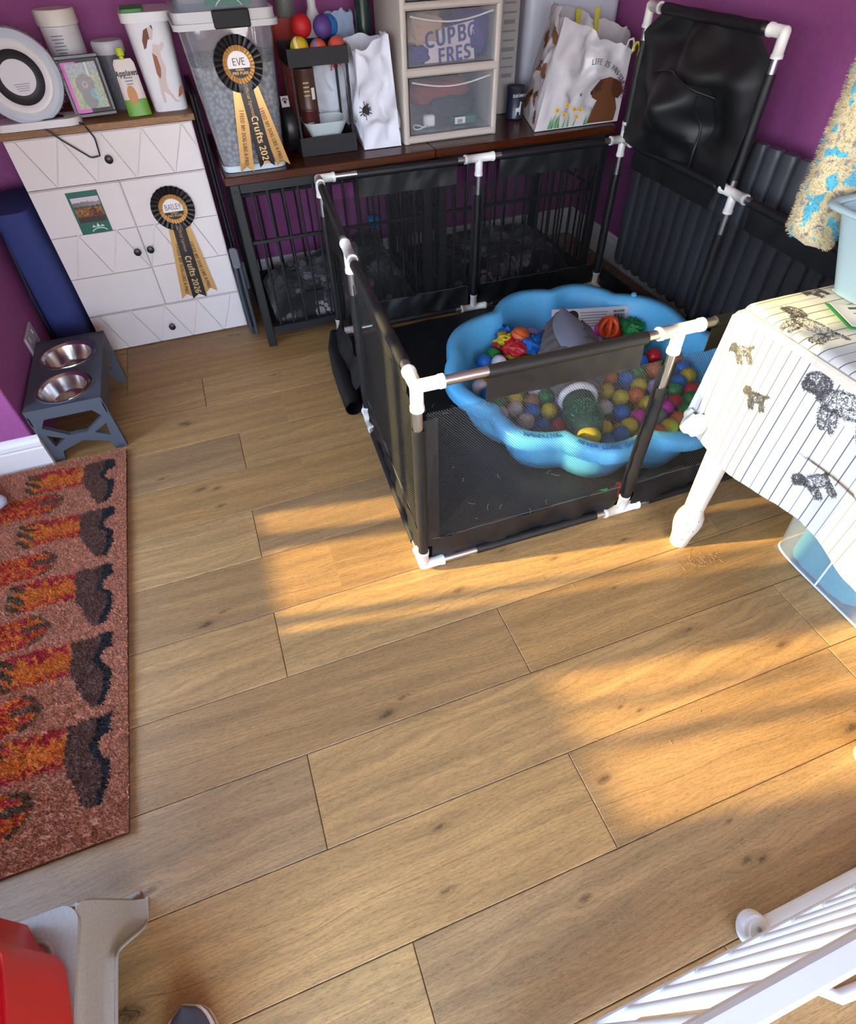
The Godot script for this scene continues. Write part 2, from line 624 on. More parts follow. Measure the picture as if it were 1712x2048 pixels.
func rosette(called, label, c, sc, name_text, tail, lean, tails):
	# pleated black rosette with gold ruffle, a white card and three ribbon tails
	var t = thing(called, label, "rosette", c)
	var blk = mat("black_satin", col(18, 17, 18), 0.38)
	var gold = mat("gold_satin", col(204, 160, 96), 0.3, 0.45)
	var card = mat("card_white", col(232, 228, 222), 0.5)
	for ring in 2:
		var r0 = 0.05 * sc if ring == 0 else 0.036 * sc
		var r1 = 0.084 * sc if ring == 0 else 0.055 * sc
		var n = 26 if ring == 0 else 30
		for k in n:
			var a = TAU * k / n
			var g = G.new()
			var d = Vector3(cos(a), sin(a), 0)
			var s = Vector3(-sin(a), cos(a), 0)
			var w0 = r0 * TAU / n * 0.62
			var w1 = r1 * TAU / n * 0.55
			var zz = 0.006 + ring * 0.005
			var f = func(u, v):
				var q = (u - 0.5) * 2.0
				var r = lerp(r0, r1, v)
				return d * r + s * q * lerp(w0, w1, v) + Vector3(0, 0, zz + (1.0 - q * q) * 0.006 * (0.4 + v) + v * 0.002)
			g.surf(f, 4, 2, 0.0008)
			obj(g, "pleat", blk if ring == 0 else gold, t)
	var g2 = G.new()
	g2.lathe([Vector2(0, 0.0195), Vector2(0.039, 0.0195), Vector2(0.0395, 0.018), Vector2(0.039, 0.0)], 36, Transform3D(Basis(Vector3.RIGHT, PI / 2) * Basis.from_scale(Vector3(sc, 1, sc)), Vector3.ZERO))
	var disc = obj(g2, "centre_card", card, t)
	g2 = G.new()
	var low = ellipse(0, 0, 0.0392 * sc, 0.0392 * sc, 18, PI * 1.08, PI * 1.97)
	g2.prism(low, 0.019, 0.0203)
	obj(g2, "centre_band", blk, disc)
	text(name_text, 0.021 * sc, mat("ink_brown", col(74, 54, 50), 0.6), disc, Transform3D(Basis.IDENTITY, Vector3(0.001, 0.009 * sc, 0.02)), "Droid Sans", false, "lettering", 0.0008, 1.0 if name_text.length() < 5 else 0.72)
	text("PRO PLAN", 0.0085 * sc, gold, disc, Transform3D(Basis.IDENTITY, Vector3(0, -0.024 * sc, 0.0207)), "Droid Sans", true)
	text("PURINA", 0.0055 * sc, gold, disc, Transform3D(Basis.IDENTITY, Vector3(0, -0.0145 * sc, 0.0207)), "Droid Sans", true)
	# tails: [side offset at top, offset at the end, length, material, words]
	for q in tails:
		var w = 0.024 * sc if q[3] else 0.021 * sc
		g2 = G.new()
		var L = q[2]
		var f = func(u, v):
			var x = lerp(q[0], q[1], v) + (u - 0.5) * 2.0 * w * (1.0 + v * 0.25)
			var notch = (0.018 if v > 0.99 else 0.0) * (1.0 - abs(u - 0.5) * 2.0)
			return Vector3(x + lean * v, -0.035 * sc - L * v + notch, (0.011 if q[3] else 0.006) + sin(v * 3.0) * 0.004 * tail)
		g2.surf(f, 4, 16, 0.0006)
		var rb = obj(g2, "ribbon", blk if q[3] else gold, t)
		var bx = lerp(q[0], q[1], 0.62) + lean * 0.62
		var dirv = Vector3(q[1] - q[0] + lean, -L, 0).normalized()
		var ink = gold if q[3] else mat("ink_black", col(24, 20, 18), 0.6)
		var xf = face_xf(Vector3(bx, -0.035 * sc - L * 0.62, (0.0125 if q[3] else 0.0085) + 0.0042 * tail), dirv, Vector3(-dirv.y, dirv.x, 0))
		if q[3]:
			text("Crufts 2026", 0.026 * sc, mat("gold_foil", col(228, 196, 138), 0.25, 0.6), rb, Transform3D(xf.basis, xf.origin + dirv * L * 0.07), "Droid Sans", true, "lettering", 0.0008, 0.85)
			text("Official Sponsor", 0.012 * sc, gold, rb, Transform3D(xf.basis, xf.origin - dirv * L * 0.37), "Droid Sans", false, "lettering", 0.0008, 0.9)
		else:
			text("I FEED MY DOG LIKE A PRO", 0.0145 * sc, ink, rb, xf, "Droid Sans", false, "lettering", 0.0008, 0.9 * L / 0.34)
	return t

func picture_tex(kind):
	# printed pictures: "spaniel" a brown dog on grass, "hills" a dog before brown hills
	var W = 96
	var H = 128
	var b = PackedByteArray()
	b.resize(W * H * 3)
	var n = FastNoiseLite.new()
	n.frequency = 0.08
	n.fractal_octaves = 4
	for y in H:
		for x in W:
			var u = float(x) / W
			var v = float(y) / H
			var q = n.get_noise_2d(x, y)
			var c
			if kind == "spaniel":
				c = Color(0.36, 0.44, 0.16).lerp(Color(0.58, 0.56, 0.3), clamp(0.5 + q * 1.6, 0, 1))
				if v < 0.25: c = Color(0.36, 0.38, 0.38).lerp(Color(0.5, 0.52, 0.5), clamp(0.5 + q, 0, 1))
				if v < 0.3 and abs(u - 0.66) < 0.02: c = Color(0.72, 0.72, 0.7)
				var d = Vector2((u - 0.46) / 0.24, (v - 0.4) / 0.17).length()
				var e1 = Vector2((u - 0.27) / 0.11, (v - 0.46) / 0.17).length()
				var e2 = Vector2((u - 0.64) / 0.11, (v - 0.46) / 0.17).length()
				var body = Vector2((u - 0.46) / 0.24, (v - 0.74) / 0.26).length()
				if body < 1.0: c = Color(0.2, 0.11, 0.08)
				if min(e1, e2) < 1.0: c = Color(0.23, 0.1, 0.07)
				if d < 1.0: c = Color(0.34, 0.16, 0.11).lerp(Color(0.22, 0.1, 0.07), clamp(q * 2 + 0.4, 0, 1))
				if Vector2((u - 0.44) / 0.1, (v - 0.46) / 0.08).length() < 1.0: c = Color(0.55, 0.34, 0.28)
				if Vector2((u - 0.44) / 0.045, (v - 0.45) / 0.03).length() < 1.0: c = Color(0.1, 0.06, 0.06)
				if Vector2((u - 0.66) / 0.15, (v - 0.68) / 0.13).length() < 1.0 and fmod(atan2(v - 0.68, u - 0.66) * 4.0 + 20.0, 1.0) < 0.6: c = Color(0.2, 0.56, 0.6)
				if abs(u - 0.72 - (v - 0.78) * 0.5) < 0.05 and v > 0.74 and v < 0.95: c = Color(0.22, 0.58, 0.6)
			else:
				c = Color(0.82, 0.78, 0.8)
				if v > 0.16 + 0.1 * abs(u - 0.45) + q * 0.05: c = Color(0.42, 0.42, 0.42).lerp(Color(0.56, 0.56, 0.55), u)
				if v > 0.34 + q * 0.06: c = Color(0.3, 0.24, 0.14)
				if v > 0.42 + q * 0.08: c = Color(0.62, 0.42, 0.12).lerp(Color(0.38, 0.22, 0.06), clamp(0.5 + q * 2.4, 0, 1))
				if v > 0.76 + q * 0.1: c = Color(0.2, 0.14, 0.1)
				var d2 = Vector2((u - 0.66) / 0.12, (v - 0.62) / 0.2).length()
				var d3 = Vector2((u - 0.82) / 0.16, (v - 0.68) / 0.08).length()
				if min(d2, d3) < 1.0 + q * 0.5: c = Color(0.45, 0.2, 0.1).lerp(Color(0.22, 0.1, 0.06), clamp(0.5 + q * 3.0, 0, 1))
			put(b, W, x, y, c)
	return tex_of(b, W, H)

func boots_print(x, z, n):
	# colour of the coir at a spot of the mat: rows of cowboy boots lying on their sides
	var coir = Color(0.75, 0.52, 0.41)
	var c = coir
	var heels = [-1.868, -1.616, -1.356, -1.098, -0.848]
	var w = n.get_noise_2d(x * 60.0, z * 60.0)
	for h in heels:
		var t = z - h + w * 0.006
		var s = -0.572 - x + w * 0.006
		if t < -0.01 or t > 0.24 or s < -0.01 or s > 0.31: continue
		# shaft
		if s > 0.085 and s < 0.275 and t > 0.004 - (s - 0.1) * 0.12 and t < 0.105 - (s - 0.1) * 0.05:
			c = Color(0.70, 0.22, 0.24)
			var fl = n.get_noise_2d(x * 95.0 + 40.0, z * 75.0)
			if abs(t - 0.05 + fl * 0.04) < 0.03 and s > 0.1: c = Color(0.82, 0.47, 0.2)
			if fl > 0.25: c = Color(0.84, 0.55, 0.24)
		# cuff
		if s >= 0.245 and s < 0.295 and t > -0.01 and t < 0.1 and sin(t * 170.0 + s * 140.0) > -0.2: c = Color(0.42, 0.34, 0.24)
		# foot
		var inst_ = 0.105 if t < 0.1 else lerp(0.105, 0.055, clamp((t - 0.1) / 0.115, 0, 1))
		var sole = 0.028 * max(0.0, sin(clamp((t - 0.035) / 0.085, 0.0, 1.0) * PI)) + max(0.0, t - 0.17) * 0.35
		if t > 0.0 and t < 0.222 and s > sole and s < inst_:
			c = Color(0.44, 0.31, 0.27)
			if s < sole + 0.02 and t > 0.02: c = Color(0.2, 0.21, 0.22)
		if t > 0.0 and t < 0.05 and s > -0.002 and s < 0.034: c = Color(0.2, 0.21, 0.22)
	for k in 5:
		var zc = [-1.706, -1.43, -1.181, -0.925, -0.675][k]
		var t = z - zc + w * 0.006
		var s = -0.735 - x + w * 0.006
		if s < 0.0 or s > 0.3 or abs(t) > 0.07: continue
		var half = 0.05 * sqrt(clamp(s / 0.04, 0.0, 1.0))
		if abs(t) < half and s < 0.2:
			c = Color(0.72, 0.24, 0.23)
			var fl = n.get_noise_2d(x * 95.0, z * 75.0 + 30.0)
			if fl > -0.05: c = Color(0.83, 0.49, 0.2)
			if fl > 0.38: c = Color(0.66, 0.17, 0.18)
			if abs(t) > half - 0.012 and s < 0.055: c = Color(0.45, 0.37, 0.28)
			if abs(t + 0.006) < 0.011 and s < 0.075: c = Color(0.45, 0.34, 0.27)
	return c

func build_left_side():
	var white = mat("cabinet_white", col(226, 218, 213), 0.42)
	# ---- cabinet
	var t = thing("cabinet", "white two-door cabinet with zigzag grooved fronts and a wooden top", "cabinet", Vector3(-0.299, 0, -2.87))
	var g = wg(t)
	g.box(Vector3(-0.299, 0.42, -2.87), Vector3(0.647, 0.832, 0.345), 0.001)
	obj(g, "body", white, t)
	g = wg(t)
	var topw = mat("cabinet_top_wood", Color(0.8, 0.74, 0.7), 0.5, 0.0, {"albedo_texture": TEX["wood"], "uv1_triplanar": true, "uv1_scale": Vector3(0.7, 0.7, 0.7)})
	g.box(Vector3(-0.298, 0.8475, -2.876), Vector3(0.672, 0.022, 0.385), 0.0015)
	obj(g, "top", topw, t)
	var knobm = mat("black_knob", col(26, 26, 28), 0.35)
	var zt = [-0.584, -0.442, -0.442, -0.300, -0.300, -0.158, -0.158, -0.016, -0.016]
	var zb = [-0.513, -0.513, -0.371, -0.371, -0.229, -0.229, -0.087, -0.087, 0.055]
	var dr = front_panel(t, "drawer", -0.620, 0.6755, 0.022, 0.835, zt, zb, white)
	var dl = front_panel(t, "door", -0.620, 0.1745, -0.2985, 0.672, [-0.518, -0.518, -0.375, -0.375], [-0.590, -0.448, -0.448, -0.30], white, 0.34, 0.505)
	var d2 = front_panel(t, "door", -0.2955, 0.1745, 0.022, 0.672, [-0.228, -0.228, -0.085, -0.085], [-0.297, -0.157, -0.157, -0.015], white, 0.342, 0.505)
	var db = front_panel(t, "drawer", -0.620, 0.004, 0.022, 0.171, [-0.58, -0.449, -0.449, -0.307, -0.307, -0.164, -0.164, -0.014], [-0.513, -0.513, -0.373, -0.373, -0.229, -0.229, -0.086, -0.086], white)
	var kprof = [Vector2(0, 0.026), Vector2(0.009, 0.0255), Vector2(0.0135, 0.023), Vector2(0.0145, 0.019), Vector2(0.0125, 0.014), Vector2(0.007, 0.011), Vector2(0.0055, 0.004), Vector2(0.007, 0.0)]
	for k in [[dr, -0.303, 0.751], [dl, -0.328, 0.415], [d2, -0.276, 0.417], [db, -0.305, 0.074]]:
		g = G.new(Transform3D(Basis.IDENTITY, -t.position))
		g.lathe(kprof, 20, Transform3D(Basis(Vector3.RIGHT, PI / 2), Vector3(k[1], k[2], -2.677)))
		obj(g, "knob", knobm, k[0])
	# ---- rosette and card on the doors
	rosette("rosette", "black and gold rosette reading BAILEY hanging on the white cabinet door", Vector3(-0.139, 0.556, -2.676), 0.98, "BAILEY", 0.3, -0.008, [[-0.016, -0.05, 0.335, false], [0.018, 0.055, 0.325, false], [0.0, 0.0, 0.34, true]])
	t = thing("picture_card", "green picture card of a dog before hills on the cabinet door", "card", Vector3(-0.444, 0.58, -2.6762))
	g = G.new()
	g.box(Vector3(0, 0, 0.0006), Vector3(0.112, 0.152, 0.0012))
	obj(g, "card", mat("card_green", col(22, 92, 74), 0.4), t)
	g = G.new()
	g.quad(Vector3(-0.047, 0.056, 0.0016), Vector3(0.052, 0.056, 0.0016), Vector3(0.052, -0.034, 0.0016), Vector3(-0.047, -0.034, 0.0016))
	obj(g, "picture", mat("picture_hills", Color.WHITE, 0.4, 0.0, {"albedo_texture": picture_tex("hills")}), t)
	var pale = mat("pale_print", col(206, 222, 212), 0.5)
	g = G.new()
	var arc = []
	for k in 11:
		var a = lerp(0.25, PI - 0.25, k / 10.0)
		arc.append(Vector3(0.012 + cos(a) * 0.028, -0.071 + sin(a) * 0.014, 0.0014))
	g.tube(arc, 0.0024, 5)
	obj(g, "emblem", pale, t)
	for q in [[-0.004, 0.009], [0.012, 0.014], [0.027, 0.008]]:
		g = G.new()
		g.prism(PackedVector2Array([Vector2(q[0] - 0.008, -0.053), Vector2(q[0] + 0.008, -0.053), Vector2(q[0], -0.053 + q[1])]), 0.0012, 0.0018)
		obj(g, "emblem_peak", pale, t)
	build_cabinet_things()
	# ---- navy folded pad standing between wall and cabinet
	t = thing("folded_camp_bed", "navy padded folding mat standing on end beside the white cabinet", "mat", Vector3(-0.712, 0, -2.80))
	g = G.new()
	var f = func(u, v):
		var y = v * 0.62
		var bulge = sin(v * PI) * 0.02
		var a = u * TAU
		var e = 0.5
		return Vector3(sign(cos(a)) * pow(abs(cos(a)), e) * (0.070 + bulge * 0.4) - 0.004 + 0.01 * sin(v * 2.6), y, sign(sin(a)) * pow(abs(sin(a)), e) * (0.155 + bulge))
	g.surf(f, 36, 18)
	g.smooth(true, 4)
	for k in 36: g.tri(Vector3(0.006, 0.635, 0), f.call(k / 36.0, 1.0), f.call((k + 1) / 36.0, 1.0))
	obj(g, "pad", grainy("navy_fabric", col(52, 66, 128), 0.85, 14.0, 0.8, 1.0), t)
	g = G.new()
	g.tube([Vector3(-0.066, 0.01, 0.125), Vector3(-0.07, 0.15, 0.145), Vector3(-0.066, 0.3, 0.155), Vector3(-0.058, 0.45, 0.147), Vector3(-0.05, 0.6, 0.13)], 0.007, 8)
	obj(g, "edge_binding", mat("navy_binding", col(20, 22, 44), 0.7), t)
	# ---- wall socket
	t = thing("wall_socket", "grey double wall socket low on the purple wall", "socket", Vector3(-0.8, 0.235, -2.44))
	g = G.new()
	g.box(Vector3(0.005, 0, 0), Vector3(0.01, 0.086, 0.147), 0.003)
	obj(g, "plate", mat("socket_plate", col(176, 170, 172), 0.35), t)
	for z in [-0.035, 0.035]:
		g = G.new()
		g.box(Vector3(0.0115, 0.022, z), Vector3(0.004, 0.02, 0.011), 0.001)
		obj(g, "switch", mat("socket_plate", col(176, 170, 172), 0.35), t)
		for o in [[0.0, -0.002], [-0.011, -0.018], [0.011, -0.018]]:
			g = G.new()
			g.box(Vector3(0.0102, o[1], z + o[0]), Vector3(0.001, 0.008, 0.004))
			obj(g, "slot", knobm, t)
	build_feeding_stand()
	build_doormat()

func build_feeding_stand():
	var m = grainy("grey_plastic", col(78, 84, 92), 0.5, 60.0, 0.93, 1.0, 0.09)
	var t = thing("feeding_stand", "dark grey raised feeding stand with cut-out ends", "feeding stand", Vector3(-0.66, 0, -2.19))
	# top with two round holes
	var c = CSGCombiner3D.new()
	c.name = "top"
	t.add_child(c, true)
	var bx = CSGBox3D.new()
	bx.size = Vector3(0.25, 0.022, 0.484)
	bx.position = Vector3(0, 0.215, 0)
	bx.material = m
	c.add_child(bx)
	for z in [-0.095, 0.128]:
		var cy = CSGCylinder3D.new()
		cy.radius = 0.094
		cy.height = 0.1
		cy.sides = 48
		cy.position = Vector3(0.002, 0.215, z)
		cy.operation = CSGShape3D.OPERATION_SUBTRACTION
		cy.material = m
		c.add_child(cy)
	var g
	for z in [-0.095, 0.128]:
		g = G.new()
		var pr = []
		for k in 9:
			var a = TAU * k / 8.0
			pr.append(Vector2(0.097 + cos(a) * 0.0035, 0.226 + sin(a) * 0.0025))
		g.lathe(pr, 48, Transform3D(Basis.IDENTITY, Vector3(0.002, 0, z)), 179.0)
		obj(g, "rim", m, t)
	# skirts along the sides
	for s in [-1.0, 1.0]:
		g = G.new()
		g.box(Vector3(s * 0.121, 0.185, 0), Vector3(0.008, 0.05, 0.48), 0.002)
		obj(g, "side_rail", m, t)
	# the two ends: legs that flare, a crossed brace between them
	for s in [-1.0, 1.0]:
		var e = CSGPolygon3D.new()
		e.name = "end_panel"
		e.polygon = PackedVector2Array([Vector2(-0.13, 0), Vector2(-0.088, 0), Vector2(-0.08, 0.04), Vector2(0.0, 0.068), Vector2(0.08, 0.04), Vector2(0.088, 0), Vector2(0.13, 0), Vector2(0.125, 0.226), Vector2(-0.125, 0.226)])
		e.depth = 0.02
		e.position = Vector3(0, 0, 0.24 if s > 0 else -0.22)
		e.material = m
		t.add_child(e, true)
		for h in [[Vector2(-0.078, 0.182), Vector2(0.078, 0.182), Vector2(0.1, 0.15), Vector2(0.03, 0.1), Vector2(-0.03, 0.1), Vector2(-0.1, 0.15)], [Vector2(-0.1, 0.118), Vector2(-0.05, 0.09), Vector2(-0.094, 0.064)], [Vector2(0.1, 0.118), Vector2(0.094, 0.064), Vector2(0.05, 0.09)]]:
			var hole = CSGPolygon3D.new()
			hole.polygon = PackedVector2Array(h)
			hole.depth = 0.1
			hole.position = Vector3(0, 0, 0.05)
			hole.operation = CSGShape3D.OPERATION_SUBTRACTION
			hole.material = m
			e.add_child(hole)
	# bowls
	var steel = mat("steel", col(206, 202, 198), 0.2, 1.0)
	var prof = [Vector2(0.0, 0.0), Vector2(0.058, 0.0), Vector2(0.066, 0.004), Vector2(0.073, 0.02), Vector2(0.083, 0.058), Vector2(0.092, 0.066), Vector2(0.0985, 0.0665), Vector2(0.0995, 0.064), Vector2(0.0985, 0.0615), Vector2(0.092, 0.0615), Vector2(0.086, 0.058), Vector2(0.076, 0.019), Vector2(0.068, 0.001), Vector2(0.06, -0.003), Vector2(0.0, -0.003)]
	for k in 2:
		var z = -0.095 if k == 0 else 0.128
		var b = thing("steel_bowl", ["polished steel bowl sitting flush in the stand beside the cabinet", "polished steel bowl set loosely in the stand beside the doormat"][k], "bowl", Vector3(-0.658, 0.166 if k == 0 else 0.172, -2.19 + z))
		g = G.new(Transform3D(Basis.from_scale(Vector3.ONE * (1.0 if k == 0 else 0.9)), Vector3.ZERO))
		g.lathe(prof, 56, Transform3D.IDENTITY, 14.0)
		obj(g, "bowl", steel, b)
		if k == 1: b.rotation = Vector3(0.06, 0, 0.05)

func build_doormat():
	var n = FastNoiseLite.new()
	n.frequency = 0.35
	n.fractal_octaves = 3
	var x0 = -1.12
	var x1 = -0.533
	var z0 = -1.917
	var z1 = -0.547
	var W = 200
	var H = 460
	var b = PackedByteArray()
	b.resize(W * H * 3)
	for y in H:
		for x in W:
			var c = boots_print(lerp(x0, x1, x / float(W)), lerp(z0, z1, y / float(H)), n)
			put(b, W, x, y, c)
	var t = thing("doormat", "brown coir doormat printed with rows of red cowboy boots", "doormat", Vector3((x0 + x1) / 2, 0, (z0 + z1) / 2))
	var g = wg(t)
	g.box(Vector3((x0 + x1) / 2, 0.004, (z0 + z1) / 2), Vector3(x1 - x0, 0.008, z1 - z0), 0.002)
	obj(g, "rubber_backing", mat("black_rubber", col(24, 22, 20), 0.9), t)
	g = wg(t)
	g.smooth(false)
	var h = 0.014
	g.quad(Vector3(x0, h, z0), Vector3(x1, h, z0), Vector3(x1, h, z1), Vector3(x0, h, z1))
	obj(g, "coir_base", mat("coir_print", Color(1, 1, 1), 1.0, 0.0, {"albedo_texture": tex_of(b, W, H)}), t)
	g = wg(t)
	for q in [[x0, z0, x1, z0], [x1, z0, x1, z1], [x1, z1, x0, z1], [x0, z1, x0, z0]]:
		g.quad(Vector3(q[0], 0.006, q[1]), Vector3(q[2], 0.006, q[3]), Vector3(q[2], h, q[3]), Vector3(q[0], h, q[1]))
	obj(g, "coir_edge", mat("coir_edge", col(98, 52, 34), 1.0), t)
	# the pile
	var blade = G.new()
	blade.smooth(false)
	blade.quad(Vector3(-0.0011, 0, 0), Vector3(0.0011, 0, 0), Vector3(0.0007, 0.009, 0.001), Vector3(-0.0007, 0.009, 0.001))
	blade.quad(Vector3(0, 0, -0.0011), Vector3(0, 0, 0.0011), Vector3(0.001, 0.009, 0.0007), Vector3(0.001, 0.009, -0.0007))
	var mm = MultiMesh.new()
	mm.transform_format = MultiMesh.TRANSFORM_3D
	mm.use_colors = true
	mm.mesh = mesh_of(blade)
	var rng = RandomNumberGenerator.new()
	rng.seed = 21
	var N = 75000
	mm.instance_count = N
	for k in N:
		var x = rng.randf_range(-0.98 if k < N * 0.92 else x0, x1)
		var z = rng.randf_range(z0, z1)
		if k % 30 == 0: x = x1 - rng.randf() * 0.003
		var c = boots_print(x, z, n)
		var q = rng.randf_range(0.72, 1.3)
		c = Color(c.r * q, c.g * q, c.b * q).srgb_to_linear()
		var bs = Basis(Vector3.UP, rng.randf() * TAU) * Basis(Vector3.RIGHT, rng.randf_range(-0.7, 0.7))
		mm.set_instance_transform(k, Transform3D(bs.scaled(Vector3.ONE * rng.randf_range(0.7, 1.1)), Vector3(x, 0.0125, z) - t.position))
		mm.set_instance_color(k, c)
	var mi = MultiMeshInstance3D.new()
	mi.name = "coir_pile"
	mi.multimesh = mm
	mi.material_override = mat("coir_fibre", Color.WHITE, 1.0, 0.0, {"vertex_color_use_as_albedo": true})
	mi.set_meta("kind", "stuff")
	t.add_child(mi)
	# pale bag corner at the mat's far edge
	t = thing("plastic_bag", "crumpled pale plastic bag lying on the boot doormat", "bag", Vector3(-0.985, 0.024, -1.75))
	g = G.new()
	var f = func(u, v):
		var a = u * TAU
		var r = 0.075 * (1.0 + 0.25 * sin(a * 3.0 + 0.5)) * sin(v * PI)
		return Vector3(cos(a) * r, 0.03 * (1.0 - cos(v * PI)) + 0.006 * sin(a * 5.0 + v * 9.0) * sin(v * PI), sin(a) * r * 0.9)
	g.surf(f, 24, 8)
	obj(g, "film", mat("pale_film", col(206, 214, 236), 0.3), t)

# ---------------------------------------------------------------- what stands on the cabinet
func build_cabinet_things():
	var Y = 0.8585
	var wp = mat("white_plastic", col(226, 226, 224), 0.35)
	var dk = mat("dark_plastic", col(30, 31, 34), 0.45)
	var greyp = mat("light_grey_plastic", col(168, 176, 186), 0.4)
	# round fan
	var t = thing("round_fan", "white ring-shaped desk fan with dark hub on the cabinet top", "fan", Vector3(-0.5, Y, -2.74))
	var g = G.new()
	var base = rrect(-0.14, -0.05, 0.15, 0.06, 0.045, 6)
	g.prism(base, 0.0, 0.022, Transform3D(Basis(Vector3.RIGHT, -PI / 2), Vector3.ZERO), true)
	obj(g, "base", wp, t)
	g = G.new()
	g.lathe([Vector2(0, 0.004), Vector2(0.075, 0.003), Vector2(0.078, 0.0)], 32, Transform3D(Basis.from_scale(Vector3(1, 1, 0.42)), Vector3(0.02, 0.022, 0.005)))
	obj(g, "base_recess", dk, t)
	var head = Transform3D(Basis(Vector3.UP, 0.18) * Basis(Vector3.RIGHT, PI / 2 - 0.05), Vector3(0.005, 0.142, 0.0))
	var rp = func(list):
		var a = []
		for q in list: a.append(Vector2(q[0], q[1]))
		return a
	g = G.new()
	g.lathe(rp.call([[0.104, 0.03], [0.118, 0.036], [0.130, 0.03], [0.134, 0.015], [0.134, -0.02], [0.12, -0.03]]), 56, head)
	obj(g, "outer_ring", mat("fan_silver", col(196, 206, 216), 0.35), t)
	g = G.new()
	g.lathe(rp.call([[0.076, 0.026], [0.085, 0.034], [0.097, 0.036], [0.1045, 0.03]]), 56, head)
	obj(g, "front_ring", wp, t)
	g = G.new()
	g.lathe(rp.call([[0.0, 0.014], [0.05, 0.014], [0.066, 0.02], [0.077, 0.027]]), 48, head)
	obj(g, "hub", dk, t)
	g = G.new()
	var lab = ellipse(0, 0, 0.052, 0.05, 30)
	g.prism(lab, 0.0155, 0.018, head * Transform3D(Basis(Vector3.RIGHT, -PI / 2), Vector3.ZERO))
	var plate = obj(g, "rating_plate", mat("plate_grey", col(206, 204, 206), 0.45), t)
	for k in 4:
		g = G.new()
		g.box(Vector3(0.002, -0.018 - k * 0.006, 0.0185), Vector3(0.05 - k * 0.005, 0.0016, 0.0006))
		g.xf = Transform3D.IDENTITY
		var ln = obj(g, "print_line", mat("grey_print", col(120, 120, 126), 0.6), plate)
		ln.transform = head * Transform3D(Basis(Vector3.RIGHT, -PI / 2), Vector3.ZERO)
	for k in 40:
		var a = TAU * k / 40.0
		g = G.new()
		g.bar(head * Vector3(cos(a) * 0.136, 0.012, sin(a) * 0.136), head * Vector3(cos(a) * 0.136, -0.028, sin(a) * 0.136), 0.004, 0.004)
		obj(g, "grille_rib", dk, t)
	# its flex
	t = thing("fan_cable", "thin black cable looping down over the cabinet front", "cable", Vector3(-0.4, Y, -2.7))
	g = wg(t)
	var cur = Curve3D.new()
	for q in [[-0.40, 0.862, -2.76, 0.01, 0, 0.03], [-0.345, 0.862, -2.69, 0.012, 0, 0.02], [-0.322, 0.82, -2.662, 0.001, -0.02, 0], [-0.328, 0.765, -2.664, -0.004, -0.016, 0], [-0.36, 0.762, -2.664, -0.024, 0.012, 0], [-0.43, 0.825, -2.662, -0.025, 0.02, 0], [-0.468, 0.862, -2.668, -0.015, 0.012, 0]]:
		cur.add_point(Vector3(q[0], q[1], q[2]), -Vector3(q[3], q[4], q[5]), Vector3(q[3], q[4], q[5]))
	var pts = []
	for k in 41: pts.append(cur.sample_baked(cur.get_baked_length() * k / 40.0))
	g.tube(pts, 0.0028, 8)
	obj(g, "flex", dk, t)
	# supplement tub
	t = thing("supplement_tub", "tall white supplement tub with an orange band behind the photo frame", "tub", Vector3(-0.335, Y, -2.965))
	g = G.new()
	g.lathe(rp.call([[0, 0], [0.058, 0], [0.060, 0.004], [0.064, 0.245], [0.062, 0.25]]), 36)
	obj(g, "body", mat("tub_white", col(218, 218, 216), 0.4), t)
	g = G.new()
	g.lathe(rp.call([[0.0645, 0.245], [0.069, 0.247], [0.069, 0.285], [0.066, 0.29], [0.0, 0.29]]), 36)
	obj(g, "lid", mat("cream_lid", col(228, 222, 208), 0.45), t)
	g = G.new()
	for k in 10:
		var a0 = lerp(0.9, 2.1, k / 10.0)
		var a1 = lerp(0.9, 2.1, (k + 1) / 10.0)
		g.smooth(true)
		g.quad(Vector3(cos(a0) * 0.0625, 0.085, sin(a0) * 0.0625), Vector3(cos(a1) * 0.0625, 0.085, sin(a1) * 0.0625), Vector3(cos(a1) * 0.0635, 0.13, sin(a1) * 0.0635), Vector3(cos(a0) * 0.0635, 0.13, sin(a0) * 0.0635))
	obj(g, "orange_band", mat("label_orange", col(196, 128, 44), 0.5), t)
	for k in 9:
		g = G.new()
		g.box(Vector3(-0.012, 0.145 + k * 0.0095, 0.0655), Vector3(0.04 if k % 3 else 0.03, 0.0024, 0.002))
		obj(g, "print_line", mat("grey_print", col(120, 120, 126), 0.6), t)
	# photo frame
	t = thing("photo_frame", "dark photo frame with pink mount and brown spaniel picture", "photo frame", Vector3(-0.298, Y, -2.765))
	t.rotation = Vector3(-0.1, 0.1, 0)
	g = G.new()
	for q in [[0, 0.012, 0.142, 0.012], [0, 0.178, 0.142, 0.012], [-0.065, 0.095, 0.012, 0.154], [0.065, 0.095, 0.012, 0.154]]:
		g.box(Vector3(q[0], q[1], 0), Vector3(q[2], q[3], 0.014), 0.002)
	obj(g, "moulding", mat("frame_dark", col(40, 28, 36), 0.35), t)
	g = G.new()
	g.box(Vector3(0, 0.095, -0.002), Vector3(0.13, 0.16, 0.006))
	obj(g, "backing", mat("frame_black", col(28, 22, 26), 0.5), t)
	g = G.new()
	g.box(Vector3(-0.034, 0.092, 0.002), Vector3(0.05, 0.146, 0.001))
	obj(g, "mount", mat("mount_pink", col(222, 120, 200), 0.6), t)
	g = G.new()
	g.quad(Vector3(-0.047, 0.16, 0.0034), Vector3(0.054, 0.162, 0.0034), Vector3(0.054, 0.03, 0.0034), Vector3(-0.047, 0.03, 0.0034))
	obj(g, "photograph", mat("picture_spaniel", Color.WHITE, 0.3, 0.0, {"albedo_texture": picture_tex("spaniel")}), t)
	# smoked canister
	t = thing("treat_canister", "smoky clear canister with pale lid between frame and pouch", "canister", Vector3(-0.19, Y, -2.87))
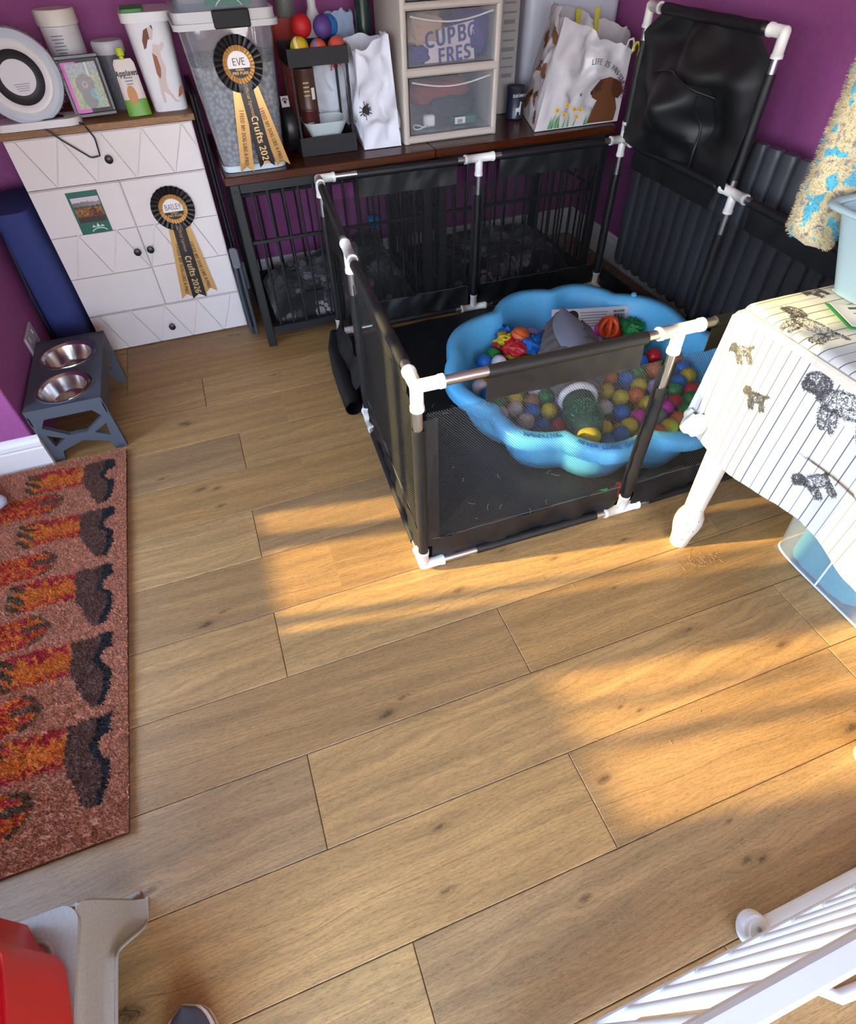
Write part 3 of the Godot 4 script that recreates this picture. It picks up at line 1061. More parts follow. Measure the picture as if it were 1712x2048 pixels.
	g = G.new()
	g.lathe(rp.call([[0, 0], [0.048, 0], [0.05, 0.004], [0.05, 0.17], [0.048, 0.17], [0.048, 0.006], [0, 0.006]]), 36)
	obj(g, "jar", mat("smoky_clear", Color(0.5, 0.52, 0.56, 0.4), 0.08, 0.0, {"transparency": BaseMaterial3D.TRANSPARENCY_ALPHA}), t)
	g = G.new()
	g.lathe(rp.call([[0, 0.01], [0.044, 0.01], [0.045, 0.14], [0.03, 0.15], [0, 0.148]]), 24)
	obj(g, "contents", mat("dark_treats", col(30, 26, 30), 0.8), t)
	g = G.new()
	g.lathe(rp.call([[0.052, 0.168], [0.054, 0.172], [0.054, 0.198], [0.05, 0.205], [0.0, 0.206]]), 36)
	obj(g, "lid", mat("pale_lid", col(190, 190, 194), 0.4), t)
	# treat pouch
	t = thing("treat_pouch", "white and green treat pouch with lime cap leaning on the bin", "pouch", Vector3(-0.148, Y, -2.735))
	t.rotation = Vector3(-0.13, 0.0, 0.02)
	var pouchf = func(s, z0):
		return func(u, v):
			var w = 0.04 * (1.0 - 0.12 * v) * (1.0 if v < 0.93 else 0.8)
			var q = (u - 0.5) * 2.0
			return Vector3(q * w, v * 0.165, s * 0.017 * (1.0 - v * 0.9) * sqrt(max(0.0, 1.0 - q * q)) + z0)
	g = G.new()
	g.surf(pouchf.call(1.0, 0.0), 12, 12)
	g.surf(pouchf.call(-1.0, -0.0005), 12, 12)
	obj(g, "bag", mat("pouch_white", col(222, 212, 204), 0.4), t)
	g = G.new()
	var gr = func(u, v): return pouchf.call(1.0, 0.0006).call(u, v * 0.3)
	g.surf(gr, 12, 6)
	obj(g, "green_print", mat("pouch_green", col(108, 162, 52), 0.4), t)
	g = G.new()
	g.prism(ellipse(0, 0, 0.016, 0.028), 0.0, 0.001, Transform3D(Basis(Vector3.RIGHT, -0.08), Vector3(-0.004, 0.062, 0.0135)))
	obj(g, "picture_window", mat("pouch_orange", col(188, 122, 36), 0.45), t)
	g = G.new()
	g.lathe(rp.call([[0.008, 0.163], [0.008, 0.172], [0.0135, 0.174], [0.0135, 0.192], [0.011, 0.195], [0, 0.195]]), 10)
	obj(g, "cap", mat("lime_plastic", col(192, 206, 48), 0.4), t)
	text("Applaws", 0.016, mat("ink_black", col(24, 20, 18), 0.6), t, Transform3D(Basis(Vector3.RIGHT, -0.08), Vector3(0.0, 0.125, 0.0085)), "Droid Sans", true, "lettering", 0.0008, 0.85)
	for k in 3:
		g = G.new(Transform3D(Basis(Vector3.RIGHT, -0.08), Vector3(0.0, 0.112 - k * 0.009, 0.0102 + k * 0.0009)))
		g.box(Vector3.ZERO, Vector3(0.03 - k * 0.004, 0.003, 0.0008))
		obj(g, "print_line", mat("grey_print", col(120, 120, 126), 0.6), t)
	# white food bin with a beagle print
	t = thing("food_bin", "tall white food bin printed with a standing beagle", "food bin", Vector3(-0.035, Y, -2.84))
	g = G.new()
	var binf = func(u, v):
		var a = u * TAU
		var e = 0.45
		var cx = sign(cos(a)) * pow(abs(cos(a)), e)
		var cz = sign(sin(a)) * pow(abs(sin(a)), e)
		return Vector3(cx * lerp(0.062, 0.076, v), v * 0.262, cz * lerp(0.088, 0.105, v))
	g.surf(binf, 48, 8)
	g.smooth(false)
	for k in 48: g.tri(Vector3(0, 0.002, 0), binf.call(k / 48.0, 0.0), binf.call((k + 1) / 48.0, 0.0))
	obj(g, "body", mat("bin_white", col(232, 232, 234), 0.28), t)
	g = G.new()
	g.prism(rrect(-0.083, -0.113, 0.083, 0.113, 0.03, 5), 0.258, 0.284, Transform3D(Basis(Vector3.RIGHT, -PI / 2), Vector3.ZERO), true)
	obj(g, "lid", wp, t)
	g = G.new()
	g.prism(rrect(-0.075, -0.09, 0.0, 0.05, 0.01, 3), 0.284, 0.292, Transform3D(Basis(Vector3.RIGHT, -PI / 2), Vector3.ZERO), true)
	obj(g, "green_leaflet", mat("leaflet_green", col(48, 140, 62), 0.5), t)
	var tan_ = mat("beagle_tan", col(150, 88, 52), 0.5)
	var cream = mat("beagle_cream", col(214, 196, 188), 0.5)
	var brown = mat("beagle_brown", col(104, 56, 36), 0.5)
	var dots = [["body", cream, [[0.004, 0.20], [0.022, 0.195], [0.02, 0.16], [0.026, 0.13], [0.016, 0.1], [0.012, 0.075], [0.0, 0.07], [-0.012, 0.09], [-0.008, 0.13], [-0.008, 0.17]]], ["back_patch", tan_, [[-0.006, 0.175], [0.006, 0.165], [0.008, 0.13], [0.002, 0.108], [-0.004, 0.1], [-0.011, 0.115], [-0.009, 0.15]]], ["head", brown, [[-0.014, 0.238], [0.0, 0.244], [0.006, 0.23], [0.0, 0.214], [-0.008, 0.212], [-0.02, 0.19], [-0.028, 0.186], [-0.027, 0.21]]], ["muzzle", cream, [[0.0, 0.242], [0.012, 0.25], [0.018, 0.236], [0.012, 0.222], [0.006, 0.21], [-0.001, 0.212]]], ["fore_leg", cream, [[0.018, 0.19], [0.036, 0.204], [0.041, 0.198], [0.036, 0.188], [0.022, 0.176]]], ["hind_leg", cream, [[-0.012, 0.092], [0.012, 0.078], [0.018, 0.06], [0.032, 0.034], [0.044, 0.03], [0.042, 0.026], [0.026, 0.027], [0.012, 0.05], [-0.004, 0.062], [-0.006, 0.03], [-0.014, 0.026], [-0.016, 0.06]]], ["second_dog_ear", tan_, [[0.052, 0.07], [0.062, 0.076], [0.066, 0.06], [0.052, 0.046], [0.04, 0.04]]], ["nose", dk, [[0.012, 0.25], [0.017, 0.25], [0.018, 0.24], [0.014, 0.24]]]]
	for k in dots.size():
		var pl = PackedVector2Array()
		for q in dots[k][2]: pl.append(Vector2(q[0], q[1]))
		g = G.new()
		g.prism(pl, 0.0, 0.0006 + k * 0.0001, Transform3D(Basis(Vector3.RIGHT, 0.065), Vector3(-0.004, 0.0, 0.0885)))
		obj(g, "print_" + dots[k][0], dots[k][1], t)

# ---------------------------------------------------------------- dog kennel furniture behind the pen
func paw_tex():
	if TEX.has("paws"): return TEX["paws"]
	var W = 384
	var b = PackedByteArray()
	b.resize(W * W * 3)
	var n = FastNoiseLite.new()
	n.frequency = 0.11
	var rng = RandomNumberGenerator.new()
	rng.seed = 4
	var spots = []
	for k in 34:
		var p = Vector2(rng.randf() * W, rng.randf() * W)
		var a = rng.randf() * TAU
		var s = rng.randf_range(0.8, 1.3)
		var tone = rng.randf_range(0.3, 0.62)
		spots.append([p, 15.0 * s, tone])
		for q in 4:
			var d = Vector2(0, -1).rotated(a + (q - 1.5) * 0.55)
			spots.append([p + d * 25.0 * s, 6.5 * s, tone])
	for y in W:
		for x in W:
			var w = n.get_noise_2d(x, y)
			var v = 0.11 + w * 0.035
			put(b, W, x, y, Color(v * 1.02, v * 0.97, v))
	for s in spots:
		var r = int(s[1]) + 2
		for dy in range(-r, r + 1):
			for dx in range(-r, r + 1):
				var x = posmod(int(s[0].x) + dx, W)
				var y = posmod(int(s[0].y) + dy, W)
				var w = n.get_noise_2d(x * 3.0, y * 3.0)
				if Vector2(dx, dy).length() < s[1] * (1.0 + w * 0.3):
					var v = s[2] + w * 0.12
					put(b, W, x, y, Color(v, v * 0.95, v * 0.95))
	TEX["paws"] = tex_of(b, W, W)
	return TEX["paws"]

func build_kennel():
	var steel = mat("black_steel", col(34, 36, 37), 0.42, 0.3)
	var brownw = mat("kennel_top_wood", Color(0.42, 0.25, 0.17), 0.25, 0.0, {"albedo_texture": TEX["wood"], "uv1_triplanar": true, "uv1_scale": Vector3(0.7, 0.7, 0.7)})
	var units = [[0.075, 0.905, "dark wood topped dog kennel with steel bars beside the white cabinet"], [0.908, 1.735, "dark wood topped dog kennel with steel bars below the shopping bag"]]
	for uu in units:
		var x0 = uu[0]
		var x1 = uu[1]
		var t = thing("dog_kennel", uu[2], "dog kennel", Vector3((x0 + x1) / 2, 0, -2.74))
		var g = wg(t)
		g.box(Vector3((x0 + x1) / 2, 0.69, -2.74), Vector3(x1 - x0, 0.03, 0.62), 0.003)
		obj(g, "top_board", brownw, t)
		for x in [x0 + 0.0325, x1 - 0.0325]:
			for z in [-2.458, -3.02]:
				g = wg(t)
				g.box(Vector3(x, 0.3375, z), Vector3(0.035, 0.675, 0.035), 0.003)
				obj(g, "post", steel, t)
		for z in [-2.458, -3.02]:
			for q in [[0.658, 0.034, 0.03], [0.455, 0.014, 0.012], [0.075, 0.035, 0.03]]:
				g = wg(t)
				g.box(Vector3((x0 + x1) / 2, q[0], z), Vector3(x1 - x0 - 0.1, q[1], q[2]), 0.002)
				obj(g, "rail", steel, t)
		for x in [x0 + 0.0325, x1 - 0.0325]:
			for q in [[0.658, 0.034, 0.03], [0.455, 0.014, 0.012], [0.075, 0.035, 0.03]]:
				g = wg(t)
				g.box(Vector3(x, q[0], -2.739), Vector3(q[2], q[1], 0.527), 0.002)
				obj(g, "rail", steel, t)
		g = G.new()
		g.tube([Vector3(0, 0, 0), Vector3(0, 0.56, 0)], 0.0052, 8)
		var bm = mesh_of(g)
		for z in [-2.458, -3.02]:
			var n = 12
			for k in n:
				inst(bm, "bar", steel, t, Transform3D(Basis.IDENTITY, Vector3(x0 + 0.09 + (x1 - x0 - 0.18) * k / (n - 1), 0.088, z) - t.position))
		for x in [x0 + 0.0325, x1 - 0.0325]:
			for k in 8:
				inst(bm, "bar", steel, t, Transform3D(Basis.IDENTITY, Vector3(x, 0.088, -2.52 - 0.44 * k / 7.0) - t.position))
		g = wg(t)
		g.box(Vector3((x0 + x1) / 2, 0.066, -2.739), Vector3(x1 - x0 - 0.1, 0.012, 0.53), 0.002)
		obj(g, "floor_tray", mat("tray_black", col(22, 22, 24), 0.6), t)
		g = G.new(Transform3D(Basis(Vector3.RIGHT, PI / 2), Vector3(x0 + 0.0325, 0.648, -2.4405) - t.position))
		g.lathe([Vector2(0, 0.003), Vector2(0.004, 0.003), Vector2(0.006, 0.0)], 12)
		obj(g, "bolt", mat("bolt_dark", col(70, 72, 74), 0.3, 0.8), t)
	# beds
	var fleece = mat("paw_fleece", Color.WHITE, 1.0, 0.0, {"albedo_texture": paw_tex(), "uv1_triplanar": true, "uv1_scale": Vector3(2.1, 2.1, 2.1), "rim_enabled": true, "rim": 0.4})
	var n = FastNoiseLite.new()
	n.frequency = 4.5
	for k in 2:
		var cx = 0.49 if k == 0 else 1.32
		var t = thing("fleece_bed", ["dark fleece bed with pale paw prints inside the left kennel", "dark fleece bed with pale paw prints in the shaded kennel"][k], "dog bed", Vector3(cx, 0.072, -2.735))
		var g = G.new()
		var f = func(u, v):
			var x = (u - 0.5) * 2.0
			var z = (v - 0.5) * 2.0
			var ex = 1.0 - pow(abs(x), 5.0)
			var ez = 1.0 - pow(abs(z), 5.0)
			var edge = ex * ez
			var h = 0.075 * pow(max(edge, 0.0), 0.35)
			h += 0.045 * exp(-pow((max(abs(x), abs(z)) - 0.82) / 0.14, 2.0)) * edge
			if k == 0: h += 0.14 * exp(-(pow((x - 0.62) / 0.34, 2.0) + pow((z + 0.66) / 0.34, 2.0))) * edge + 0.05 * exp(-pow((x - 0.1) / 0.3, 2.0) - pow((z + 0.7) / 0.25, 2.0))
			h += n.get_noise_2d(x * 0.6, z * 0.5) * 0.02 * edge
			return Vector3(x * 0.335, h, z * 0.225)
		g.surf(f, 40, 28)
		obj(g, "cushion", fleece, t)
	# blue ball lying on the bed
	var bt = thing("rubber_ball", "glossy blue rubber ball lying on the paw print bed", "ball", Vector3(0.745, 0.30, -2.885))
	var bg = G.new()
	bg.ball(Vector3.ZERO, 0.036, 24)
	obj(bg, "ball", mat("blue_rubber", col(18, 116, 178), 0.25), bt)
	bg = G.new()
	bg.lathe([Vector2(0.0355, -0.003), Vector2(0.0366, 0.0), Vector2(0.0355, 0.003)], 24, Transform3D(Basis(Vector3.FORWARD, PI / 2 - 0.4), Vector3.ZERO))
	obj(bg, "seam", mat("blue_rubber_seam", col(60, 150, 200), 0.3), bt)
	# black leaves added to make the gap dark
	var fp = thing("gap_dark_panel", "tall black panel added to darken the gap between cabinet and kennel", "panel", Vector3(0.052, 0, -2.83))
	for k in 2:
		bg = G.new()
		bg.box(Vector3(-0.006 + k * 0.012, 0.46, 0), Vector3(0.009, 0.92, 0.36), 0.003)
		obj(bg, "leaf", mat("panel_black", col(16, 16, 20), 0.7), fp)
	# folded stool legs between cabinet and kennel
	var ft = thing("folding_stool", "grey folded camping stool slotted between cabinet and kennel", "stool", Vector3(0.05, 0, -2.60))
	var greyt = grainy("grey_tube", col(74, 80, 88), 0.5, 40.0, 0.7, 1.0, 0.1)
	for k in 2:
		bg = G.new()
		bg.tube([Vector3(-0.016 + k * 0.022, 0.0, 0.0 + k * 0.012), Vector3(-0.018 + k * 0.024, 0.2, 0.0), Vector3(-0.012 + k * 0.02, 0.385, -0.01)], 0.0085, 10)
		obj(bg, "leg", greyt, ft)
	bg = G.new()
	bg.prism(rrect(-0.016, -0.055, 0.016, 0.03, 0.014, 5), -0.006, 0.006, Transform3D(Basis.IDENTITY, Vector3(-0.006, 0.37, 0.012)), true)
	obj(bg, "hinge", mat("hinge_grey", col(96, 100, 106), 0.4), ft)

# ---------------------------------------------------------------- things on the kennel top
func crumple(n, p, amp):
	return Vector3(n.get_noise_3d(p.x, p.y, p.z), n.get_noise_3d(p.x + 31.0, p.y, p.z), n.get_noise_3d(p.x, p.y + 47.0, p.z)) * amp

func sack(parent, called, m, bot, top, amp, freq, seed_, inner = null, skip = -1):
	# an open bag: four crumpled walls from a bottom quad to a top quad (front-left, front-right, back-right, back-left)
	var n = FastNoiseLite.new()
	n.seed = seed_
	n.frequency = freq
	n.fractal_octaves = 2
	var names = ["front", "right_side", "back", "left_side"]
	for k in 4:
		var a = bot[k]
		var b = bot[(k + 1) % 4]
		var c = top[(k + 1) % 4]
		var d = top[k]
		var g = wg(parent)
		var f = func(u, v):
			var p = a.lerp(b, u).lerp(d.lerp(c, u), v)
			var e = pow(sin(clamp(u, 0.0, 1.0) * PI), 0.4) if u > 0.001 and u < 0.999 else 0.0
			return p + crumple(n, p, amp) * e * min(1.0, v * 6.0)
		g.surf(f, 20, 20)
		obj(g, called + "_" + names[k], m, parent)
	var g2 = wg(parent)
	g2.smooth(false)
	g2.quad(bot[0], bot[1], bot[2], bot[3])
	obj(g2, called + "_base", m, parent)

func build_shelf_things():
	var Y = 0.7065
	var dk = mat("dark_plastic", col(30, 31, 34), 0.45)
	var clear = mat("clear_plastic", Color(0.75, 0.79, 0.83, 0.1), 0.1, 0.0, {"transparency": BaseMaterial3D.TRANSPARENCY_ALPHA})
	var ink = mat("ink_black", col(24, 20, 18), 0.6)
	var g
	# ---- kibble bin
	var t = thing("kibble_bin", "clear tapered storage bin full of grey kibble with clip lid", "storage bin", Vector3(0.205, Y, -2.615))
	var shell = func(grow, h0, h1):
		return func(u, v):
			var a = u * TAU
			var e = 0.28
			var cx = sign(cos(a)) * pow(abs(cos(a)), e)
			var cz = sign(sin(a)) * pow(abs(sin(a)), e)
			var y = lerp(h0, h1, v)
			var q = y / 0.42
			return Vector3(cx * (lerp(0.115, 0.152, q) + grow), y, cz * (lerp(0.142, 0.172, q) + grow))
	g = G.new()
	g.surf(shell.call(0.0, 0.0, 0.42), 64, 6, 0.002)
	obj(g, "clear_body", clear, t)
	g = G.new()
	g.surf(shell.call(-0.003, 0.012, 0.315), 64, 6)
	var hb = FastNoiseLite.new()
	hb.frequency = 9.0
	g.smooth(true, 5)
	var lev = shell.call(-0.003, 0.012, 0.315)
	for k in 64:
		var a = lev.call(k / 64.0, 1.0)
		var b = lev.call((k + 1) / 64.0, 1.0)
		g.tri(Vector3(0, 0.335, 0), a, b)
	var kn = FastNoiseLite.new()
	kn.noise_type = FastNoiseLite.TYPE_CELLULAR
	kn.frequency = 0.09
	kn.cellular_return_type = FastNoiseLite.RETURN_DISTANCE
	kn.fractal_type = FastNoiseLite.FRACTAL_NONE
	var kim = kn.get_seamless_image(256, 256)
	kim.convert(Image.FORMAT_RGB8)
	var kb = kim.get_data()
	for k in kb.size(): kb[k] = int(clamp(206 - kb[k] * 0.55, 70, 215))
	var kt = tex_of(kb, 256, 256)
	obj(g, "kibble", mat("kibble_grey", Color(0.82, 0.85, 0.88), 0.9, 0.0, {"albedo_texture": kt, "uv1_triplanar": true, "uv1_scale": Vector3(3.2, 3.2, 3.2)}), t)
	var lidm = mat("lid_grey", col(186, 188, 186), 0.4)
	for q in [[0.166, 0.186, 0.412, 0.428], [0.158, 0.178, 0.428, 0.455]]:
		g = G.new()
		g.prism(rrect(-q[0], -q[1], q[0], q[1], 0.03, 5), q[2], q[3], Transform3D(Basis(Vector3.RIGHT, -PI / 2), Vector3.ZERO), true)
		obj(g, "lid", lidm, t)
	g = G.new()
	g.box(Vector3(0.018, 0.435, 0.184), Vector3(0.115, 0.046, 0.016), 0.004)
	obj(g, "latch", mat("latch_dark", col(16, 20, 20), 0.7), t)
	g = G.new()
	g.surf(shell.call(0.002, 0.0, 0.02), 64, 1)
	obj(g, "foot_rim", mat("foot_pale", col(196, 210, 214), 0.3), t)
	# ---- clear box on its lid
	t = thing("clear_box", "clear lidded box with a green label on top of the kibble bin", "storage box", Vector3(0.205, Y + 0.455, -2.615))
	g = G.new()
	g.prism(rrect(-0.145, -0.165, 0.145, 0.165, 0.03, 5), 0.0, 0.14, Transform3D(Basis(Vector3.RIGHT, -PI / 2), Vector3.ZERO), true)
	obj(g, "box", mat("blue_clear", Color(0.7, 0.76, 0.84, 0.25), 0.1, 0.0, {"transparency": BaseMaterial3D.TRANSPARENCY_ALPHA}), t)
	g = G.new()
	g.box(Vector3(-0.02, 0.055, 0.0), Vector3(0.22, 0.08, 0.26), 0.01)
	obj(g, "contents", grainy("box_contents", col(150, 150, 156), 0.7, 9.0, 0.6, 1.0), t)
	g = G.new()
	g.box(Vector3(0.02, 0.06, 0.167), Vector3(0.14, 0.1, 0.002))
	var lb = obj(g, "label", mat("card_green", col(22, 92, 74), 0.4), t)
	g = G.new()
	var ap = []
	for k in 15:
		var a = lerp(PI * 0.8, PI * 0.2, k / 14.0)
		ap.append(Vector3(0.02 + cos(a) * 0.05, -0.02 + sin(a) * 0.05, 0.1685))
	g.tube(ap, 0.005, 6, true, false, 0.3)
	obj(g, "emblem", mat("pale_print", col(206, 222, 212), 0.5), lb)
	# ---- rosette hanging on the bin
	rosette("rosette", "black and gold rosette reading EVE hanging on the clear kibble bin", Vector3(0.216, 1.026, -2.449), 0.92, "EVE", 1.4, 0.0, [[-0.012, -0.048, 0.283, false], [0.022, 0.088, 0.276, false], [0.006, 0.028, 0.272, true]])
	# ---- wire caddy with balls and tins
	t = thing("black_caddy", "black two-tier caddy standing on the kennel holding toy balls", "caddy", Vector3(0.506, Y, -2.645))
	var cm = mat("caddy_black", col(14, 15, 16), 0.65)
	for x in [-0.102, 0.102]:
		for z in [-0.09, 0.09]:
			g = G.new()
			g.box(Vector3(x, 0.165, z), Vector3(0.009, 0.33, 0.009), 0.001)
			obj(g, "upright", cm, t)
	for q in [[0.0, 0.062], [0.278, 0.052]]:
		for s in [-1.0, 1.0]:
			g = G.new()
			g.box(Vector3(0, q[0] + q[1] / 2, s * 0.0965), Vector3(0.214, q[1], 0.003), 0.0)
			obj(g, "tray_side", cm, t)
			g = G.new()
			g.box(Vector3(s * 0.1085, q[0] + q[1] / 2, 0), Vector3(0.003, q[1], 0.196), 0.0)
			obj(g, "tray_side", cm, t)
		g = G.new()
		g.box(Vector3(0, q[0] + 0.002, 0), Vector3(0.212, 0.003, 0.19))
		obj(g, "tray_floor", cm, t)
	var bc = {"red": col(196, 24, 30), "yellow": col(212, 178, 32), "orange": col(214, 92, 56), "purple": col(84, 58, 130), "blue": col(28, 118, 190), "coral": col(206, 78, 62)}
	for b in [["red", 0.478, 1.085, -2.64, 0.036], ["purple", 0.551, 1.08, -2.63, 0.034], ["yellow", 0.452, 1.032, -2.592, 0.033], ["orange", 0.519, 1.024, -2.59, 0.031], ["coral", 0.588, 1.024, -2.595, 0.033], ["blue", 0.585, 1.075, -2.68, 0.034]]:
		var bt = thing("toy_ball", "%s toy ball in the top tray of the black caddy" % b[0], "ball", Vector3(b[1], b[2], b[3]), 0.0, "toy balls in the caddy")
		g = G.new()
		g.ball(Vector3.ZERO, b[4], 24)
		obj(g, "ball", grainy("toy_" + b[0], bc[b[0]], 0.6, 30.0, 0.85, 1.0, 0.1), bt)
		if b[0] == "orange" or b[0] == "yellow":
			g = G.new()
			var pr = []
			for k in 7: pr.append(Vector2(cos((k - 3) * 0.06) * (b[4] + 0.0006), sin((k - 3) * 0.06) * b[4]))
			g.lathe(pr, 24, Transform3D(Basis(Vector3.FORWARD, 1.2) * Basis(Vector3.RIGHT, 0.4), Vector3.ZERO), 179.0)
			obj(g, "stripe", mat("stripe_" + b[0], col(70, 110, 180) if b[0] == "orange" else col(236, 226, 150), 0.5), bt)
	for k in 2:
		var ct = thing("food_tin", ["brown pet food tin stacked on another inside the black caddy", "dark red pet food tin under the brown one in the caddy"][k], "tin", Vector3(0.466, [0.838, 0.7115][k] + 0.002, -2.655))
		g = G.new()
		g.lathe([Vector2(0, 0), Vector2(0.036, 0), Vector2(0.037, 0.003), Vector2(0.036, 0.006), Vector2(0.036, 0.12), Vector2(0.037, 0.122), Vector2(0.036, 0.126), Vector2(0.034, 0.123), Vector2(0, 0.123)], 28)
		obj(g, "can", grainy("tin_brown" if k == 0 else "tin_red", col(92, 62, 48) if k == 0 else col(88, 38, 34), 0.4, 20.0, 0.7, 1.0), ct)
		g = G.new()
		g.box(Vector3(0.018, 0.05, 0.0318), Vector3(0.014, 0.036, 0.001), 0.0, Basis(Vector3.UP, 0.5))
		obj(g, "barcode_label", mat("card_white", col(232, 228, 222), 0.5), ct)
		for q in 4:
			g = G.new()
			g.box(Vector3(-0.006, 0.085 - q * 0.013, 0.0356), Vector3(0.022, 0.004, 0.001))
			obj(g, "print_line", mat("tin_print", col(196, 160, 110), 0.5), ct)
	t = thing("plastic_tub", "empty clear plastic tub in the caddy's bottom tray", "tub", Vector3(0.512, Y + 0.005, -2.63))
	g = G.new()
	var tubf = func(u, v):
		var a = u * TAU
		var e = 0.5
		return Vector3(sign(cos(a)) * pow(abs(cos(a)), e) * lerp(0.055, 0.088, v), 0.034 + v * 0.062, sign(sin(a)) * pow(abs(sin(a)), e) * lerp(0.045, 0.074, v))
	g.surf(tubf, 32, 4, 0.0015)
	obj(g, "tub", mat("milky_clear", Color(0.9, 0.96, 0.96, 0.5), 0.1, 0.0, {"transparency": BaseMaterial3D.TRANSPARENCY_ALPHA}), t)
	g = G.new()
	g.prism(rrect(-0.058, -0.05, 0.058, 0.05, 0.02), 0.0, 0.05, Transform3D(Basis(Vector3.RIGHT, -PI / 2), Vector3.ZERO))
	obj(g, "napkin", mat("napkin_white", col(214, 226, 224), 0.6), t)
	# ---- steel bowl on its side lettered M
	t = thing("dog_bowl", "steel dog bowl standing on its side with paw and letter M", "bowl", Vector3(0.373, Y, -2.66))
	g = G.new()
	g.lathe([Vector2(0.0, 0.0), Vector2(0.068, 0.0), Vector2(0.074, 0.004), Vector2(0.078, 0.012), Vector2(0.078, 0.044), Vector2(0.074, 0.05), Vector2(0.06, 0.05), Vector2(0.05, 0.014), Vector2(0, 0.012)], 40, Transform3D(Basis(Vector3.FORWARD, PI / 2) , Vector3(-0.022, 0.0795, 0)))
	obj(g, "bowl", mat("bowl_black", col(26, 26, 28), 0.4), t)
	g = G.new()
	g.box(Vector3(0.002, 0.155, 0.028), Vector3(0.03, 0.06, 0.003), 0.001, Basis(Vector3.RIGHT, -0.5))
	var bl = obj(g, "name_band", mat("band_white", col(206, 204, 200), 0.35), t)
	text("M", 0.019, ink, bl, Transform3D(Basis(Vector3.RIGHT, -0.5), Vector3(0.002, 0.142, 0.037)), "Droid Sans", true)
	for q in [[0, 0, 0.0055], [-0.007, 0.007, 0.0026], [-0.0025, 0.0105, 0.0026], [0.003, 0.0105, 0.0026], [0.0075, 0.007, 0.0026]]:
		g = G.new()
		g.prism(ellipse(q[0], q[1], q[2], q[2], 10), 0, 0.0008, Transform3D(Basis(Vector3.RIGHT, -0.5), Vector3(0.002, 0.165, 0.0245)))
		obj(g, "paw_print", ink, bl)
	# ---- crumpled white paper bag
	var paper = mat("white_paper_bag", col(216, 218, 226), 0.55, 0.0, {"backlight_enabled": true, "backlight": Color(0.25, 0.25, 0.26)})
	t = thing("paper_bag", "crumpled white paper bag with black ink splashes on the kennel", "paper bag", Vector3(0.72, Y, -2.62))
	sack(t, "wall", paper, [Vector3(0.642, Y + 0.001, -2.535), Vector3(0.795, Y + 0.001, -2.53), Vector3(0.80, Y + 0.001, -2.68), Vector3(0.66, Y + 0.001, -2.73)], [Vector3(0.635, 1.015, -2.535), Vector3(0.77, 1.055, -2.545), Vector3(0.775, 1.035, -2.70), Vector3(0.625, 1.02, -2.735)], 0.034, 9.0, 3)
	var rng = RandomNumberGenerator.new()
	rng.seed = 8
	for k in 16:
		var a = TAU * k / 16.0 + rng.randf() * 0.3
		var r = rng.randf_range(0.013, 0.027)
		g = G.new()
		var w = rng.randf_range(0.002, 0.0042)
		g.bar(Vector3(0.657, 0.838, -2.522), Vector3(0.657 + cos(a) * r, 0.838 + sin(a) * r * 1.2, -2.521), w * 2.0, 0.002)
		g.xf = Transform3D.IDENTITY
		var sp = obj(g, "ink_splash", ink, t)
		sp.position = -t.position
	g = wg(t)
	g.prism(ellipse(0.657, 0.838, 0.014, 0.018, 14), -2.5225, -2.5205)
	obj(g, "ink_splash", ink, t)
	text("V", 0.012, ink, t, Transform3D(Basis.IDENTITY, Vector3(0.79, 0.765, -2.526) - t.position))
	# loose flap of a second bag behind the caddy, red print
	t = thing("paper_bag", "white paper bag with red print behind the black caddy", "paper bag", Vector3(0.60, Y, -2.80))
	sack(t, "wall", paper, [Vector3(0.53, Y + 0.001, -2.76), Vector3(0.64, Y + 0.001, -2.75), Vector3(0.65, Y + 0.001, -2.85), Vector3(0.54, Y + 0.001, -2.86)], [Vector3(0.515, 0.955, -2.765), Vector3(0.645, 0.985, -2.755), Vector3(0.655, 0.98, -2.85), Vector3(0.53, 0.96, -2.86)], 0.03, 10.0, 9)
	text("XX", 0.03, mat("print_red", col(196, 30, 62), 0.5), t, Transform3D(Basis(Vector3.FORWARD, -0.3), Vector3(0.606, 0.955, -2.738) - t.position), "Droid Sans", true)
	# ---- bottles and pots at the back
	t = thing("green_bottle", "tall dark green glass bottle behind the white paper bag", "bottle", Vector3(0.765, Y, -2.86))
	g = G.new()
	g.lathe([Vector2(0, 0), Vector2(0.034, 0), Vector2(0.036, 0.01), Vector2(0.036, 0.24), Vector2(0.034, 0.27), Vector2(0.03, 0.3), Vector2(0.03, 0.46), Vector2(0, 0.46)], 28)
	obj(g, "glass", mat("bottle_green", col(26, 52, 46), 0.12), t)
	t = thing("plant_pot", "terracotta red pot holding a seed packet behind toy balls", "pot", Vector3(0.462, Y, -2.90))
	g = G.new()
	g.lathe([Vector2(0, 0), Vector2(0.045, 0), Vector2(0.058, 0.34), Vector2(0.062, 0.345), Vector2(0.062, 0.382), Vector2(0.057, 0.382), Vector2(0.055, 0.34), Vector2(0, 0.34)], 28)
	obj(g, "pot", mat("pot_red", col(170, 66, 56), 0.5), t)
	t = thing("label_jar", "small jar with a grey-green label standing in the red pot", "jar", Vector3(0.47, Y + 0.342, -2.885))
	g = G.new()
	g.lathe([Vector2(0, 0), Vector2(0.036, 0), Vector2(0.036, 0.12), Vector2(0, 0.12)], 24)
	obj(g, "jar", grainy("jar_label", col(150, 152, 142), 0.5, 16.0, 0.5, 1.0), t)
	t = thing("spray_bottle", "white trigger spray bottle standing behind the toy balls", "spray bottle", Vector3(0.575, Y, -2.90))
	g = G.new()
	g.lathe([Vector2(0, 0), Vector2(0.042, 0), Vector2(0.044, 0.01), Vector2(0.044, 0.3), Vector2(0.03, 0.37), Vector2(0.016, 0.4), Vector2(0.016, 0.43), Vector2(0, 0.43)], 28)
